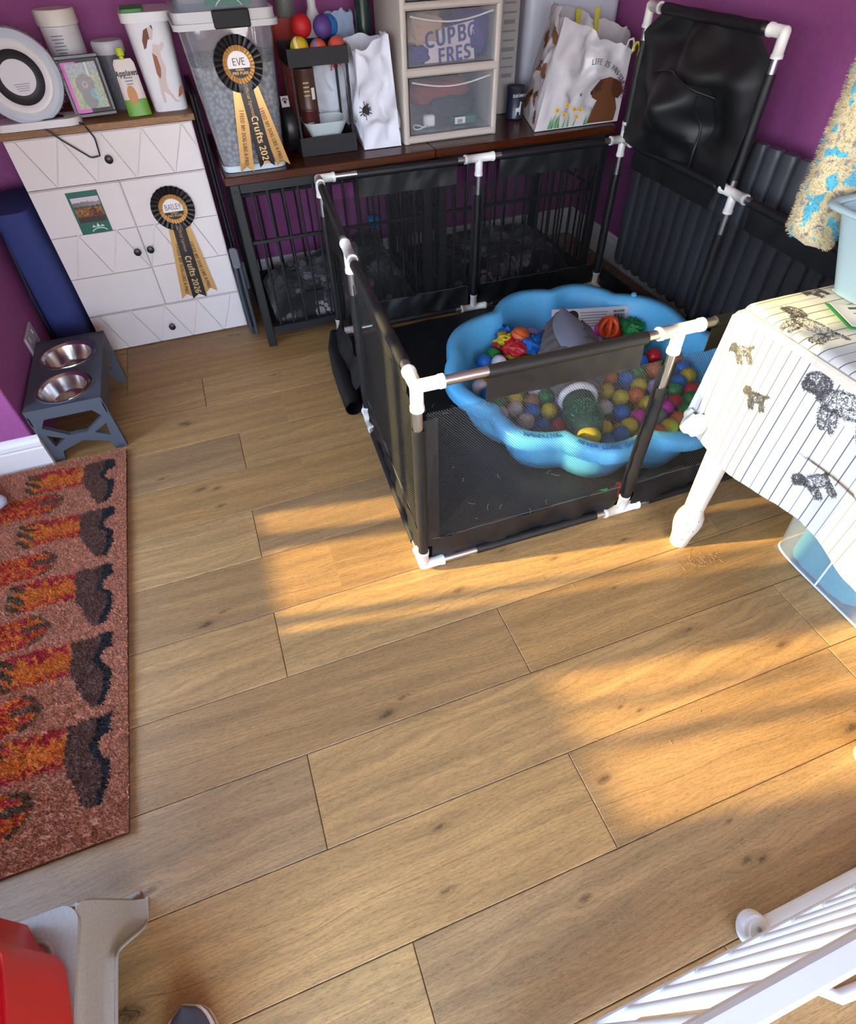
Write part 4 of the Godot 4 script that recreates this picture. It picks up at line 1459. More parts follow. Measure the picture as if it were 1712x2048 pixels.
	obj(g, "bottle", mat("white_plastic", col(226, 226, 224), 0.35), t)
	g = G.new()
	g.box(Vector3(0, 0.45, 0.015), Vector3(0.03, 0.04, 0.07), 0.006)
	obj(g, "trigger_head", mat("pale_blue_plastic", col(176, 190, 208), 0.4), t)
	t = thing("blue_paper_bag", "pale blue paper bag behind the white bag", "paper bag", Vector3(0.69, Y, -2.95))
	sack(t, "wall", mat("pale_blue_paper", col(166, 186, 212), 0.6), [Vector3(0.64, Y + 0.001, -2.92), Vector3(0.74, Y + 0.001, -2.92), Vector3(0.74, Y + 0.001, -3.0), Vector3(0.64, Y + 0.001, -3.0)], [Vector3(0.65, 1.075, -2.92), Vector3(0.74, 1.08, -2.92), Vector3(0.745, 1.085, -3.0), Vector3(0.645, 1.08, -3.0)], 0.025, 12.0, 6)
	build_drawer_tower(Y, clear)
	build_bag_corner(Y)

func build_drawer_tower(Y, clear):
	var tp = mat("taupe_plastic", col(186, 176, 164), 0.42)
	var t = thing("drawer_tower", "taupe plastic drawer tower with clear drawers on the kennel", "drawer tower", Vector3(1.015, Y, -2.70))
	var g
	for x in [-0.191, 0.187]:
		g = G.new()
		g.prism(rrect(-0.012, -0.17, 0.012, 0.17, 0.008, 3), 0.0, 0.66, Transform3D(Basis(Vector3.RIGHT, -PI / 2), Vector3(x, 0, 0)), true)
		obj(g, "side_frame", tp, t)
	for q in [[0.0, 0.026], [0.216, 0.028], [0.408, 0.022], [0.62, 0.03]]:
		g = G.new()
		g.box(Vector3(-0.002, q[0] + q[1] / 2, 0.155), Vector3(0.385, q[1], 0.034), 0.006)
		obj(g, "cross_rail", tp, t)
	g = G.new()
	g.box(Vector3(-0.002, 0.32, -0.168), Vector3(0.37, 0.64, 0.003))
	obj(g, "back_panel", mat("taupe_dark", col(120, 112, 106), 0.5), t)
	var rows = [[0.03, 0.213], [0.248, 0.405], [0.434, 0.6]]
	for k in 3:
		var y0 = rows[k][0]
		var y1 = rows[k][1]
		g = G.new()
		g.box(Vector3(-0.002, (y0 + y1) / 2, 0.163), Vector3(0.346, y1 - y0, 0.003), 0.001)
		g.box(Vector3(-0.002, y0 + 0.003, 0.0), Vector3(0.346, 0.003, 0.31))
		for s in [-0.172, 0.168]: g.box(Vector3(s, (y0 + y1) / 2 - 0.01, 0.0), Vector3(0.003, y1 - y0 - 0.02, 0.31))
		var d = obj(g, "drawer", clear, t)
		g = G.new()
		var lip = []
		for q in 13: lip.append(Vector3(lerp(-0.165, 0.161, q / 12.0), y1 - 0.012 - sin(q / 12.0 * PI) * 0.022, 0.1665))
		g.tube(lip, 0.0028, 6)
		obj(g, "handle_lip", mat("lip_pale", col(206, 204, 202), 0.3), d)
	# what lies in the drawers
	var n = FastNoiseLite.new()
	n.frequency = 7.0
	n.fractal_octaves = 3
	var heap = func(called, label, cat, m, c, s, amp):
		var h = thing(called, label, cat, c)
		var q = G.new()
		q.surf(func(u, v):
			var a = u * TAU
			var b = (v - 0.5) * PI
			var dir = Vector3(cos(a) * cos(b), sin(b), sin(a) * cos(b))
			var e = Vector3(sign(dir.x) * pow(abs(dir.x), 0.6), sign(dir.y) * pow(abs(dir.y), 0.6), sign(dir.z) * pow(abs(dir.z), 0.6))
			return e * s * (1.0 + n.get_noise_3d(dir.x + c.x * 9.0, dir.y, dir.z + c.y * 5.0) * amp), 30, 18)
		obj(q, "cloth", m, h)
		return h
	var tan_ = grainy("tan_cloth", col(196, 160, 132), 0.9, 10.0, 0.85, 1.0)
	var navy = grainy("indigo_cloth", col(72, 66, 132), 0.9, 10.0, 0.8, 1.0)
	heap.call("folded_cloth", "tan folded cloth heaped in the tower's lettered drawer", "cloth", tan_, Vector3(0.925, 1.052, -2.66), Vector3(0.08, 0.05, 0.105), 0.35)
	heap.call("folded_cloth", "indigo cloth bunched at the right of the tower's lettered drawer", "cloth", navy, Vector3(1.128, 1.028, -2.665), Vector3(0.05, 0.066, 0.11), 0.3)
	heap.call("folded_cloth", "indigo cloth under the lettered shirt in the drawer tower", "cloth", navy, Vector3(0.90, 0.985, -2.655), Vector3(0.05, 0.03, 0.105), 0.2)
	var sh = thing("printed_shirt", "white shirt with big indigo letters folded in the drawer", "shirt", Vector3(1.0, 0.958, -2.60))
	g = G.new()
	g.surf(func(u, v):
		var x = lerp(-0.085 - 0.015 * v, 0.118, u)
		var y = lerp(0.0, 0.115 - 0.028 * (1.0 - u), v)
		return Vector3(x + v * 0.02 * (0.5 - u), y, 0.033 + sin(u * 9.0) * 0.003 + sin(v * 5.0 + u * 4.0) * 0.003), 18, 12, 0.004)
	obj(g, "cloth", mat("shirt_white", col(220, 204, 204), 0.85), sh)
	text("CUPBO", 0.05, mat("shirt_ink", col(58, 54, 118), 0.7), sh, Transform3D(Basis(Vector3(0, 0, 1), 0.1), Vector3(0.02, 0.078, 0.0465)), "Droid Sans", true, "lettering", 0.001, 0.95)
	text("FRES", 0.046, mat("shirt_ink", col(58, 54, 118), 0.7), sh, Transform3D(Basis(Vector3(0, 0, 1), 0.06), Vector3(0.03, 0.023, 0.0465)), "Droid Sans", true, "lettering", 0.001, 0.95)
	heap.call("folded_cloth", "striped pale cloth in the tower's topmost drawer", "cloth", grainy("grey_cloth", col(150, 142, 150), 0.9, 14.0, 0.5, 1.0), Vector3(1.0, 1.185, -2.69), Vector3(0.15, 0.035, 0.12), 0.3)
	heap.call("red_pouch", "dull red padded pouch in the drawer tower's bottom drawer", "pouch", grainy("red_cloth", col(150, 62, 54), 0.85, 12.0, 0.8, 1.0), Vector3(1.0, 0.845, -2.72), Vector3(0.15, 0.04, 0.1), 0.3)
	heap.call("black_pouch", "black zipped pouch in front of the red one in the drawer", "pouch", grainy("black_cloth", col(40, 40, 42), 0.85, 12.0, 0.8, 1.0), Vector3(1.045, 0.8, -2.64), Vector3(0.1, 0.035, 0.045), 0.2)
	var w = thing("white_charger", "white plug and cable lying in the drawer tower's bottom drawer", "charger", Vector3(0.92, Y + 0.036, -2.60))
	g = G.new()
	g.box(Vector3(0.02, 0.022, 0), Vector3(0.045, 0.04, 0.035), 0.006)
	obj(g, "plug", mat("white_plastic", col(226, 226, 224), 0.35), w)
	g = G.new()
	var lp = []
	for k in 25:
		var a = TAU * k / 24.0
		lp.append(Vector3(-0.025 + cos(a) * 0.03, 0.004 + 0.01 * (1 + sin(a * 2.0)) * 0.5, 0.025 + sin(a) * 0.018))
	g.tube(lp, 0.003, 6, false, true)
	obj(g, "cable", mat("white_plastic", col(226, 226, 224), 0.35), w)
	w = thing("small_box", "small green and white barcode box in the bottom drawer", "box", Vector3(1.09, Y + 0.038, -2.60))
	g = G.new()
	g.box(Vector3(0, 0.013, 0), Vector3(0.095, 0.026, 0.05), 0.001)
	obj(g, "carton", mat("box_green", col(30, 96, 74), 0.5), w)
	g = G.new()
	g.box(Vector3(-0.022, 0.013, 0.0255), Vector3(0.045, 0.022, 0.001))
	obj(g, "barcode_label", mat("card_white", col(232, 228, 222), 0.5), w)
	for k in 7:
		g = G.new()
		g.box(Vector3(-0.034 + k * 0.0035, 0.011, 0.0262), Vector3(0.0012 + (k % 3) * 0.0006, 0.014, 0.0006))
		obj(g, "barcode_line", mat("ink_black", col(24, 20, 18), 0.6), w)

func bag_tex():
	# woven plastic with little brown dogs, printed on the gusset
	var W = 128
	var H = 256
	var b = PackedByteArray()
	b.resize(W * H * 3)
	var n = FastNoiseLite.new()
	n.frequency = 0.05
	var spots = [[30, 40], [80, 70], [40, 120], [95, 130], [25, 190], [75, 205], [100, 30]]
	for y in H:
		for x in W:
			var c = Color(0.80, 0.78, 0.78)
			for s in spots:
				var d = Vector2((x - s[0]) / 10.0, (y - s[1]) / 15.0)
				var h = Vector2((x - s[0] - 5) / 8.0, (y - s[1] + 13) / 8.0)
				if min(d.length(), h.length()) < 1.0 + n.get_noise_2d(x * 4, y * 4) * 0.4: c = Color(0.5, 0.33, 0.19)
			if (x * 7 + y * 13) % 977 < 3: c = Color(0.4, 0.4, 0.44)
			put(b, W, x, y, c)
	return tex_of(b, W, H)

func build_bag_corner(Y):
	var g
	# ---- tall white panel and grey carton behind
	var t = thing("white_appliance", "tall glossy white appliance standing in the back corner", "appliance", Vector3(1.755, Y, -2.99))
	g = G.new()
	g.prism(rrect(-0.235, -0.07, 0.235, 0.07, 0.04, 6), 0.0, 0.9, Transform3D(Basis(Vector3.RIGHT, -PI / 2), Vector3.ZERO), true)
	obj(g, "casing", mat("appliance_white", col(206, 210, 218), 0.25), t)
	t = thing("grey_carton", "narrow grey printed carton upright beside the drawer tower", "carton", Vector3(1.375, Y, -2.87))
	g = G.new()
	g.box(Vector3(0, 0.24, 0), Vector3(0.088, 0.48, 0.14), 0.001)
	obj(g, "carton", mat("carton_grey", col(160, 156, 152), 0.6), t)
	for k in 9:
		g = G.new()
		g.box(Vector3(0.0, 0.14 + k * 0.03, 0.0705), Vector3(0.06 if k % 2 else 0.05, 0.006 if k % 3 else 0.014, 0.001))
		obj(g, "print_line", mat("grey_print", col(120, 120, 126), 0.6), t)
	t = thing("dog_food_tin", "navy dog food tin with a white llama beside the carton", "tin", Vector3(1.388, Y, -2.72))
	g = G.new()
	g.lathe([Vector2(0, 0), Vector2(0.038, 0), Vector2(0.039, 0.003), Vector2(0.0375, 0.006), Vector2(0.0375, 0.11), Vector2(0.039, 0.113), Vector2(0.038, 0.116), Vector2(0.036, 0.112), Vector2(0, 0.112)], 32)
	obj(g, "can", mat("tin_navy", col(34, 40, 58), 0.35), t)
	var pale = mat("tin_pale", col(206, 204, 200), 0.5)
	text("Butcher's", 0.0125, pale, t, Transform3D(Basis.IDENTITY, Vector3(0, 0.088, 0.038)), "Droid Serif", false, "lettering", 0.003, 0.8)
	g = G.new()
	g.prism(PackedVector2Array([Vector2(-0.012, 0.016), Vector2(-0.008, 0.016), Vector2(-0.007, 0.028), Vector2(0.005, 0.028), Vector2(0.006, 0.016), Vector2(0.01, 0.016), Vector2(0.011, 0.042), Vector2(0.012, 0.058), Vector2(0.016, 0.06), Vector2(0.008, 0.066), Vector2(0.004, 0.044), Vector2(-0.013, 0.042)]), 0.0355, 0.0385)
	obj(g, "llama_print", pale, t)
	# ---- the shopping bag
	t = thing("shopping_bag", "white shopping bag printed with a brown dog and daffodils", "shopping bag", Vector3(1.58, Y, -2.62))
	var m = mat("woven_bag", col(206, 202, 202), 0.24)
	var side = mat("woven_bag_side", Color.WHITE, 0.24, 0.0, {"albedo_texture": bag_tex()})
	var y0 = Y + 0.001
	var bot = [Vector3(1.365, y0, -2.475), Vector3(1.765, y0, -2.475), Vector3(1.83, y0, -2.73), Vector3(1.47, y0, -2.83)]
	var top = [Vector3(1.47, 1.065, -2.52), Vector3(1.79, 0.945, -2.50), Vector3(1.90, 0.99, -2.72), Vector3(1.56, 1.09, -2.77)]
	sack(t, "wall", m, bot, top, 0.03, 10.0, 12)
	for c in t.get_children():
		if String(c.name).contains("left_side"): c.material_override = side
	# front print, lying on the front wall
	var fx = face_xf(bot[0], bot[1] - bot[0], top[0] - bot[0])
	var fp = func(u, v, lift):
		return bot[0].lerp(bot[1], u).lerp(top[0].lerp(top[1], u), v) + Vector3(0, 0, lift) - t.position
	var flat = func(name_, mm, pts, lift):
		var q = G.new()
		var pl = PackedVector2Array()
		for p in pts: pl.append(Vector2(p[0], p[1]))
		var ix = Geometry2D.triangulate_polygon(pl)
		q.smooth(false)
		for k in range(0, ix.size(), 3):
			q.tri(fp.call(pl[ix[k]].x, pl[ix[k]].y, lift), fp.call(pl[ix[k + 1]].x, pl[ix[k + 1]].y, lift), fp.call(pl[ix[k + 2]].x, pl[ix[k + 2]].y, lift))
		obj(q, name_, mm, t)
	var brown = grainy("dog_print_brown", col(126, 76, 44), 0.45, 30.0, 0.6, 1.0, 0.12)
	var dbrown = grainy("dog_print_dark", col(92, 50, 30), 0.45, 30.0, 0.7, 1.0, 0.12)
	flat.call("print_dog_body", brown, [[0.60, 0.03], [0.92, 0.03], [0.93, 0.2], [0.88, 0.36], [0.80, 0.40], [0.66, 0.33], [0.62, 0.18]], 0.012)
	flat.call("print_dog_head", brown, [[0.56, 0.42], [0.58, 0.34], [0.64, 0.31], [0.76, 0.32], [0.9, 0.38], [0.93, 0.50], [0.88, 0.58], [0.76, 0.6], [0.64, 0.55]], 0.0128)
	flat.call("print_dog_ear", dbrown, [[0.80, 0.58], [0.92, 0.56], [0.97, 0.44], [0.92, 0.34], [0.84, 0.36], [0.8, 0.46]], 0.0134)
	flat.call("print_dog_ear", dbrown, [[0.64, 0.55], [0.69, 0.54], [0.66, 0.42], [0.6, 0.38], [0.58, 0.44]], 0.0136)
	flat.call("print_dog_nose", mat("ink_black", col(24, 20, 18), 0.6), [[0.545, 0.41], [0.575, 0.41], [0.58, 0.37], [0.555, 0.365]], 0.014)
	flat.call("print_dog_eye", mat("ink_black", col(24, 20, 18), 0.6), [[0.66, 0.45], [0.68, 0.45], [0.68, 0.435], [0.66, 0.435]], 0.014)
	var leaf = mat("print_leaf", col(60, 146, 70), 0.4)
	var petal = mat("print_petal", col(228, 192, 70), 0.4)
	var core = mat("print_core", col(206, 120, 34), 0.4)
	var rng = RandomNumberGenerator.new()
	rng.seed = 3
	for k in 16:
		var u = rng.randf_range(0.13, 0.6)
		var h = rng.randf_range(0.08, 0.2)
		var l = rng.randf_range(-0.05, 0.05)
		flat.call("print_leaf", leaf, [[u - 0.008, 0.02], [u + 0.008, 0.02], [u + l, 0.02 + h]], 0.0118 + k * 0.00005)
	for q in [[0.19, 0.2], [0.29, 0.155], [0.3, 0.25], [0.40, 0.205], [0.48, 0.2], [0.45, 0.12]]:
		var pl = []
		for k in 12: pl.append([q[0] + cos(TAU * k / 12.0) * (0.034 if k % 2 else 0.02), q[1] + sin(TAU * k / 12.0) * (0.034 if k % 2 else 0.02)])
		flat.call("print_daffodil", petal, pl, 0.0126)
		var pc = []
		for k in 8: pc.append([q[0] + cos(TAU * k / 8.0) * 0.012, q[1] + sin(TAU * k / 8.0) * 0.012])
		flat.call("print_daffodil_centre", core, pc, 0.0132)
	flat.call("print_bee", mat("bee_teal", col(40, 110, 116), 0.4), [[0.42, 0.37], [0.44, 0.385], [0.45, 0.36], [0.43, 0.34]], 0.013)
	var s = "LIFE IS PAW-SOME WITH"
	for k in s.length():
		if s[k] == " ": continue
		var q = float(k) / (s.length() - 1)
		var a = lerp(PI * 0.62, -PI * 0.02, q)
		var u = 0.62 + cos(a) * 0.36
		var v = 0.40 + sin(a) * 0.34
		var p = fp.call(u, v, 0.013)
		var p2 = fp.call(u + sin(a) * 0.02, v - cos(a) * 0.02, 0.013)
		text(s[k], 0.019, mat("print_grey", col(74, 74, 74), 0.5), t, face_xf(p, p2 - p, Vector3(0, 0, 1).cross(p2 - p)), "Droid Sans", false, "letter")
	# handles
	for q in [[Vector3(1.752, 0.945, -2.495), Vector3(1.772, 0.985, -2.48), Vector3(1.79, 0.935, -2.497)], ]:
		g = wg(t)
		g.tube([q[0], q[0].lerp(q[1], 0.6) + Vector3(-0.006, 0.012, 0), q[1], q[1].lerp(q[2], 0.4) + Vector3(0.006, 0.004, 0), q[2]], 0.005, 8, true, false, 0.4)
		obj(g, "handle", m, t)
	for x in [1.66, 1.75]:
		g = wg(t)
		g.box(Vector3(x, 0.99, -2.728), Vector3(0.022, 0.14, 0.003), 0.0, Basis(Vector3(0, 0, 1), 0.1))
		obj(g, "strap", mat("strap_lime", col(196, 190, 62), 0.6), t)
	t = thing("lime_clip", "small lime green plastic clip on the black pen panel", "clip", Vector3(1.735, 0.965, -2.392))
	g = G.new()
	var cl = []
	for k in 9:
		var a = lerp(-0.8, PI + 0.4, k / 8.0)
		cl.append(Vector3(0.0, sin(a) * 0.022, cos(a) * 0.022))
	g.tube(cl, 0.007, 8, true, false, 0.5)
	obj(g, "clip", mat("lime_plastic", col(192, 206, 48), 0.4), t)

# ---------------------------------------------------------------- the puppy pen
var PEN := {}

func net(parent, a, b, y0, y1, pitch, w, m, slope = 1.2):
	# crossed strands of a knitted net filling a panel from a to b (x, z), heights y0 to y1
	var g = wg(parent)
	var L = a.distance_to(b)
	var H = y1 - y0
	g.smooth(false)
	for fam in [-1.0, 1.0]:
		var run = H / slope
		var c = -run
		while c < L + run:
			var s0 = c
			var s1 = c + fam * run
			var t0 = 0.0
			var t1 = 1.0
			# clip to 0..L
			var lo = min(s0, s1)
			var hi = max(s0, s1)
			if hi > 0.0 and lo < L:
				var ta = clamp((0.0 - s0) / (s1 - s0), 0.0, 1.0)
				var tb = clamp((L - s0) / (s1 - s0), 0.0, 1.0)
				t0 = min(ta, tb)
				t1 = max(ta, tb)
				if t1 - t0 > 0.005:
					var p = func(t, off):
						var s = clamp(lerp(s0, s1, t) + off, 0.0, L)
						var q = a.lerp(b, s / L)
						var bow = sin(s / L * PI) * sin(t * PI) * 0.006
						return Vector3(q.x, y0 + t * H, q.y) + Vector3(0, 0, bow * 0.3)
					g.quad(p.call(t0, -w / 2), p.call(t0, w / 2), p.call(t1, w / 2), p.call(t1, -w / 2))
			c += pitch
	var o = obj(g, "net", m, parent)
	o.set_meta("kind", "stuff")
	return o

func band(parent, a, b, y0, y1, called, m, bulge = 0.004, seed_ = 1):
	var n = FastNoiseLite.new()
	n.seed = seed_
	n.frequency = 5.0
	var g = wg(parent)
	var nrm = Vector3(-(b.y - a.y), 0, b.x - a.x).normalized()
	g.surf(func(u, v):
		var q = a.lerp(b, u)
		var y = lerp(y0, y1, v)
		return Vector3(q.x, y, q.y) + nrm * n.get_noise_2d(u * a.distance_to(b) * 2.2, y * 1.5) * bulge * 3.0, 24, 4, 0.0015)
	return obj(g, called, m, parent)

func connector(parent, c, arms, m):
	var g = wg(parent)
	for d in arms:
		g.tube([c, c + d * 0.052, c + d * 0.0525, c + d * 0.064], [0.0155, 0.0155, 0.0172, 0.0172], 16)
	g.ball(c, 0.0158, 16)
	return obj(g, "connector", m, parent)

func build_pen():
	var chrome = mat("galvanised", col(200, 206, 210), 0.3, 1.0)
	var whitep = mat("white_pipe_fitting", col(232, 230, 220), 0.32)
	var fab = grainy("black_pen_fabric", col(22, 23, 24), 0.5, 60.0, 0.75, 1.0, 0.1)
	var V = {"FL": Vector2(0.322, -1.0), "ML": Vector2(0.36, -1.735), "BL": Vector2(0.42, -2.415), "BM": Vector2(1.08, -2.395), "BR": Vector2(1.742, -2.375), "RM": Vector2(1.73, -1.67), "FR": Vector2(1.70, -0.985), "FM": Vector2(1.0, -0.985)}
	PEN = V
	var T = 0.665
	var B = 0.024
	var t = thing("puppy_pen", "black mesh puppy pen with steel tubes and white fittings", "puppy pen", Vector3(1.03, 0, -1.7))
	var order = ["FL", "ML", "BL", "BM", "BR", "RM", "FR", "FM"]
	var P = func(k, y): return Vector3(V[k].x, y, V[k].y)
	var g
	# fittings and posts
	for i in 8:
		var k = order[i]
		var prev = order[(i + 7) % 8]
		var nxt = order[(i + 1) % 8]
		var d1 = (P.call(prev, 0) - P.call(k, 0)).normalized()
		var d2 = (P.call(nxt, 0) - P.call(k, 0)).normalized()
		var arms = [d1, d2, Vector3.DOWN]
		if k == "BR": arms.append(Vector3.UP)
		connector(t, P.call(k, T), arms, whitep)
		connector(t, P.call(k, B), [d1, d2, Vector3.UP], whitep)
		g = wg(t)
		g.tube([P.call(k, B + 0.03), P.call(k, T - 0.03)], 0.0118, 14)
		obj(g, "post", chrome, t)
	# rails with their fabric sleeves and panels
	for i in 8:
		var ka = order[i]
		var kb = order[(i + 1) % 8]
		var a = V[ka]
		var b = V[kb]
		var L = a.distance_to(b)
		for y in [T, B]:
			g = wg(t)
			g.tube([Vector3(a.x, y, a.y), Vector3(b.x, y, b.y)], 0.0118, 14)
			obj(g, "rail", chrome, t)
		var s0 = 0.095
		var s1 = 0.095
		if ka == "FM" : s1 = 0.17
		if kb == "FM": s1 = 0.10
		if ka == "ML": s1 = 0.1
		if kb == "BM": s0 = 0.15
		var pa = a.lerp(b, s0 / L)
		var pb = a.lerp(b, 1.0 - s1 / L)
		var nz = FastNoiseLite.new()
		nz.seed = i
		nz.frequency = 9.0
		g = wg(t)
		var pts = []
		var rad = []
		for k in 15:
			var q = pa.lerp(pb, k / 14.0)
			pts.append(Vector3(q.x, T - 0.002, q.y))
			rad.append(0.0152 + nz.get_noise_1d(k * 0.07) * 0.002)
		g.tube(pts, rad, 12)
		obj(g, "top_sleeve", fab, t)
		band(t, pa, pb, T - 0.085, T - 0.012, "top_band", fab, 0.003, i)
		g = wg(t)
		pts = []
		for k in 15:
			var q = pa.lerp(pb, k / 14.0)
			pts.append(Vector3(q.x, B + 0.004, q.y))
		g.tube(pts, 0.0158, 10, true, false, 0.9)
		obj(g, "bottom_sleeve", fab, t)
		var ia = a.lerp(b, 0.03 / L)
		var ib = a.lerp(b, 1.0 - 0.03 / L)
		if ka == "ML":
			# solid panel with an arched doorway
			var dx = Vector3(b.x - a.x, 0, b.y - a.y).normalized()
			var poly = PackedVector2Array([Vector2(0.03, 0.05), Vector2(0.06, 0.05)])
			for k in 15:
				var an = PI - PI * k / 14.0
				poly.append(Vector2(0.30 + cos(an) * 0.235, 0.33 + sin(an) * 0.2))
			poly.append_array([Vector2(0.55, 0.05), Vector2(L - 0.03, 0.05), Vector2(L - 0.03, T - 0.08), Vector2(0.03, T - 0.08)])
			g = G.new(t.transform.affine_inverse() * face_xf(Vector3(a.x, 0, a.y), dx, Vector3.UP))
			g.prism(poly, -0.001, 0.001)
			obj(g, "door_panel", fab, t)
			g = G.new(t.transform.affine_inverse() * face_xf(Vector3(a.x, 0, a.y), dx, Vector3.UP))
			pts = [Vector3(0.065, 0.05, 0.0)]
			for k in 15:
				var an = PI - PI * k / 14.0
				pts.append(Vector3(0.30 + cos(an) * 0.235, 0.33 + sin(an) * 0.2, 0.0))
			pts.append(Vector3(0.535, 0.05, 0.0))
			g.tube(pts, 0.0045, 8)
			obj(g, "door_piping", mat("black_piping", col(18, 18, 19), 0.4), t)
		else:
			band(t, ia, ib, 0.03, 0.135, "bottom_band", fab, 0.008, i + 20)
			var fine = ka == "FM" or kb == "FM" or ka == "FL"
			var wide = 0.065 if ka == "FL" else 0.028
			band(t, a.lerp(b, 0.012 / L), a.lerp(b, wide / L), 0.1, T - 0.1, "side_band", fab, 0.001, i + 40)
			band(t, a.lerp(b, 1.0 - (0.05 if kb == "FL" else 0.026) / L), a.lerp(b, 1.0 - 0.012 / L), 0.1, T - 0.1, "side_band", fab, 0.001, i + 60)
			net(t, a.lerp(b, 0.022 / L), a.lerp(b, 1.0 - 0.02 / L), 0.13, T - 0.08, 0.0068 if fine else 0.0095, 0.00125 if fine else 0.0021, mat("sunlit_net", col(66, 68, 66), 0.38) if fine else mat("shaded_net", col(24, 25, 26), 0.5))  # one black net: sunlight painted in as paler, shade as darker
			# hem line of the lower band
			g = wg(t)
			pts = []
			for k in 21:
				var q = ia.lerp(ib, k / 20.0)
				pts.append(Vector3(q.x, 0.134 + nz.get_noise_1d(k * 0.05) * 0.008, q.y) + Vector3(0, 0, 0.0015))
			g.tube(pts, 0.0014, 5)
			obj(g, "hem_stitching", mat("hem_grey", col(86, 86, 84), 0.6), t)
	# sleeves on the posts
	for k in ["FL", "FM", "ML", "BL", "BM", "RM", "BR"]:
		var nz = FastNoiseLite.new()
		nz.seed = k.hash() % 1000
		nz.frequency = 6.0
		g = wg(t)
		var pts = []
		var rad = []
		var y1 = 0.545 if k == "FL" else (0.50 if k == "FM" else 0.53)
		var y0 = 0.075
		for q in 17:
			var y = lerp(y0, y1, q / 16.0)
			var wob = 0.004 if k == "FM" else 0.0016
			pts.append(P.call(k, y) + Vector3(nz.get_noise_1d(q * 0.25) * wob, 0, nz.get_noise_1d(q * 0.25 + 40.0) * wob))
			rad.append((0.0165 if k == "FM" else 0.0148) + nz.get_noise_1d(q * 0.3 + 9.0) * wob)
		g.tube(pts, rad, 12)
		obj(g, "post_sleeve", fab, t)
	# fabric floor
	g = wg(t)
	var nf = FastNoiseLite.new()
	nf.frequency = 6.0
	g.surf(func(u, v):
		var p = Vector3(lerp(lerp(0.335, 1.685, u), lerp(0.435, 1.725, u), v), 0, lerp(-1.005, -2.385, v))
		p.y = 0.006 + abs(nf.get_noise_2d(p.x, p.z)) * 0.007
		return p, 44, 44)
	obj(g, "floor_sheet", grainy("black_groundsheet", col(20, 22, 24), 0.55, 30.0, 0.75, 1.0, 0.06), t)
	# rolled-up door flap outside
	g = wg(t)
	var cur = [Vector3(0.372, 0.085, -2.30), Vector3(0.352, 0.075, -2.2), Vector3(0.335, 0.062, -2.05), Vector3(0.325, 0.05, -1.92), Vector3(0.322, 0.043, -1.80)]
	g.tube(cur, [0.022, 0.034, 0.037, 0.034, 0.033], 14, false)
	obj(g, "rolled_flap", fab, t)
	g = wg(t)
	g.tube([Vector3(0.3225, 0.043, -1.88), Vector3(0.322, 0.043, -1.80)], 0.0285, 14, false)
	obj(g, "roll_lining", mat("black_piping", col(18, 18, 19), 0.4), t)
	g = wg(t)
	g.surf(func(u, v):
		var z = lerp(-2.26, -1.84, u)
		return Vector3(lerp(0.352, 0.395, v) + 0.008 * sin(u * 12.0 + v * 3.0), lerp(0.09, 0.16, v) + 0.008 * sin(u * 9.0), z), 20, 5, 0.0015)
	obj(g, "flap_fold", fab, t)
	build_raised_panel(t, chrome, whitep, fab)
	# scraps of white lint on the black sheet
	var rng = RandomNumberGenerator.new()
	rng.seed = 31
	for k in 26:
		var lt = G.new()
		var c = Vector3(rng.randf_range(0.42, 0.95), 0.0145, rng.randf_range(-1.85, -1.08))
		var a = rng.randf() * TAU
		var l = rng.randf_range(0.004, 0.016)
		var dv = Vector3(cos(a), 0, sin(a)) * l
		lt.tube([c - dv, c + Vector3(-sin(a), 0, cos(a)) * l * 0.3, c + dv], 0.0006, 4)
		lt.xf = Transform3D.IDENTITY
		var o = obj(lt, "lint", mat("lint_pale", col(190, 188, 182), 0.9), t)
		o.position = -t.position

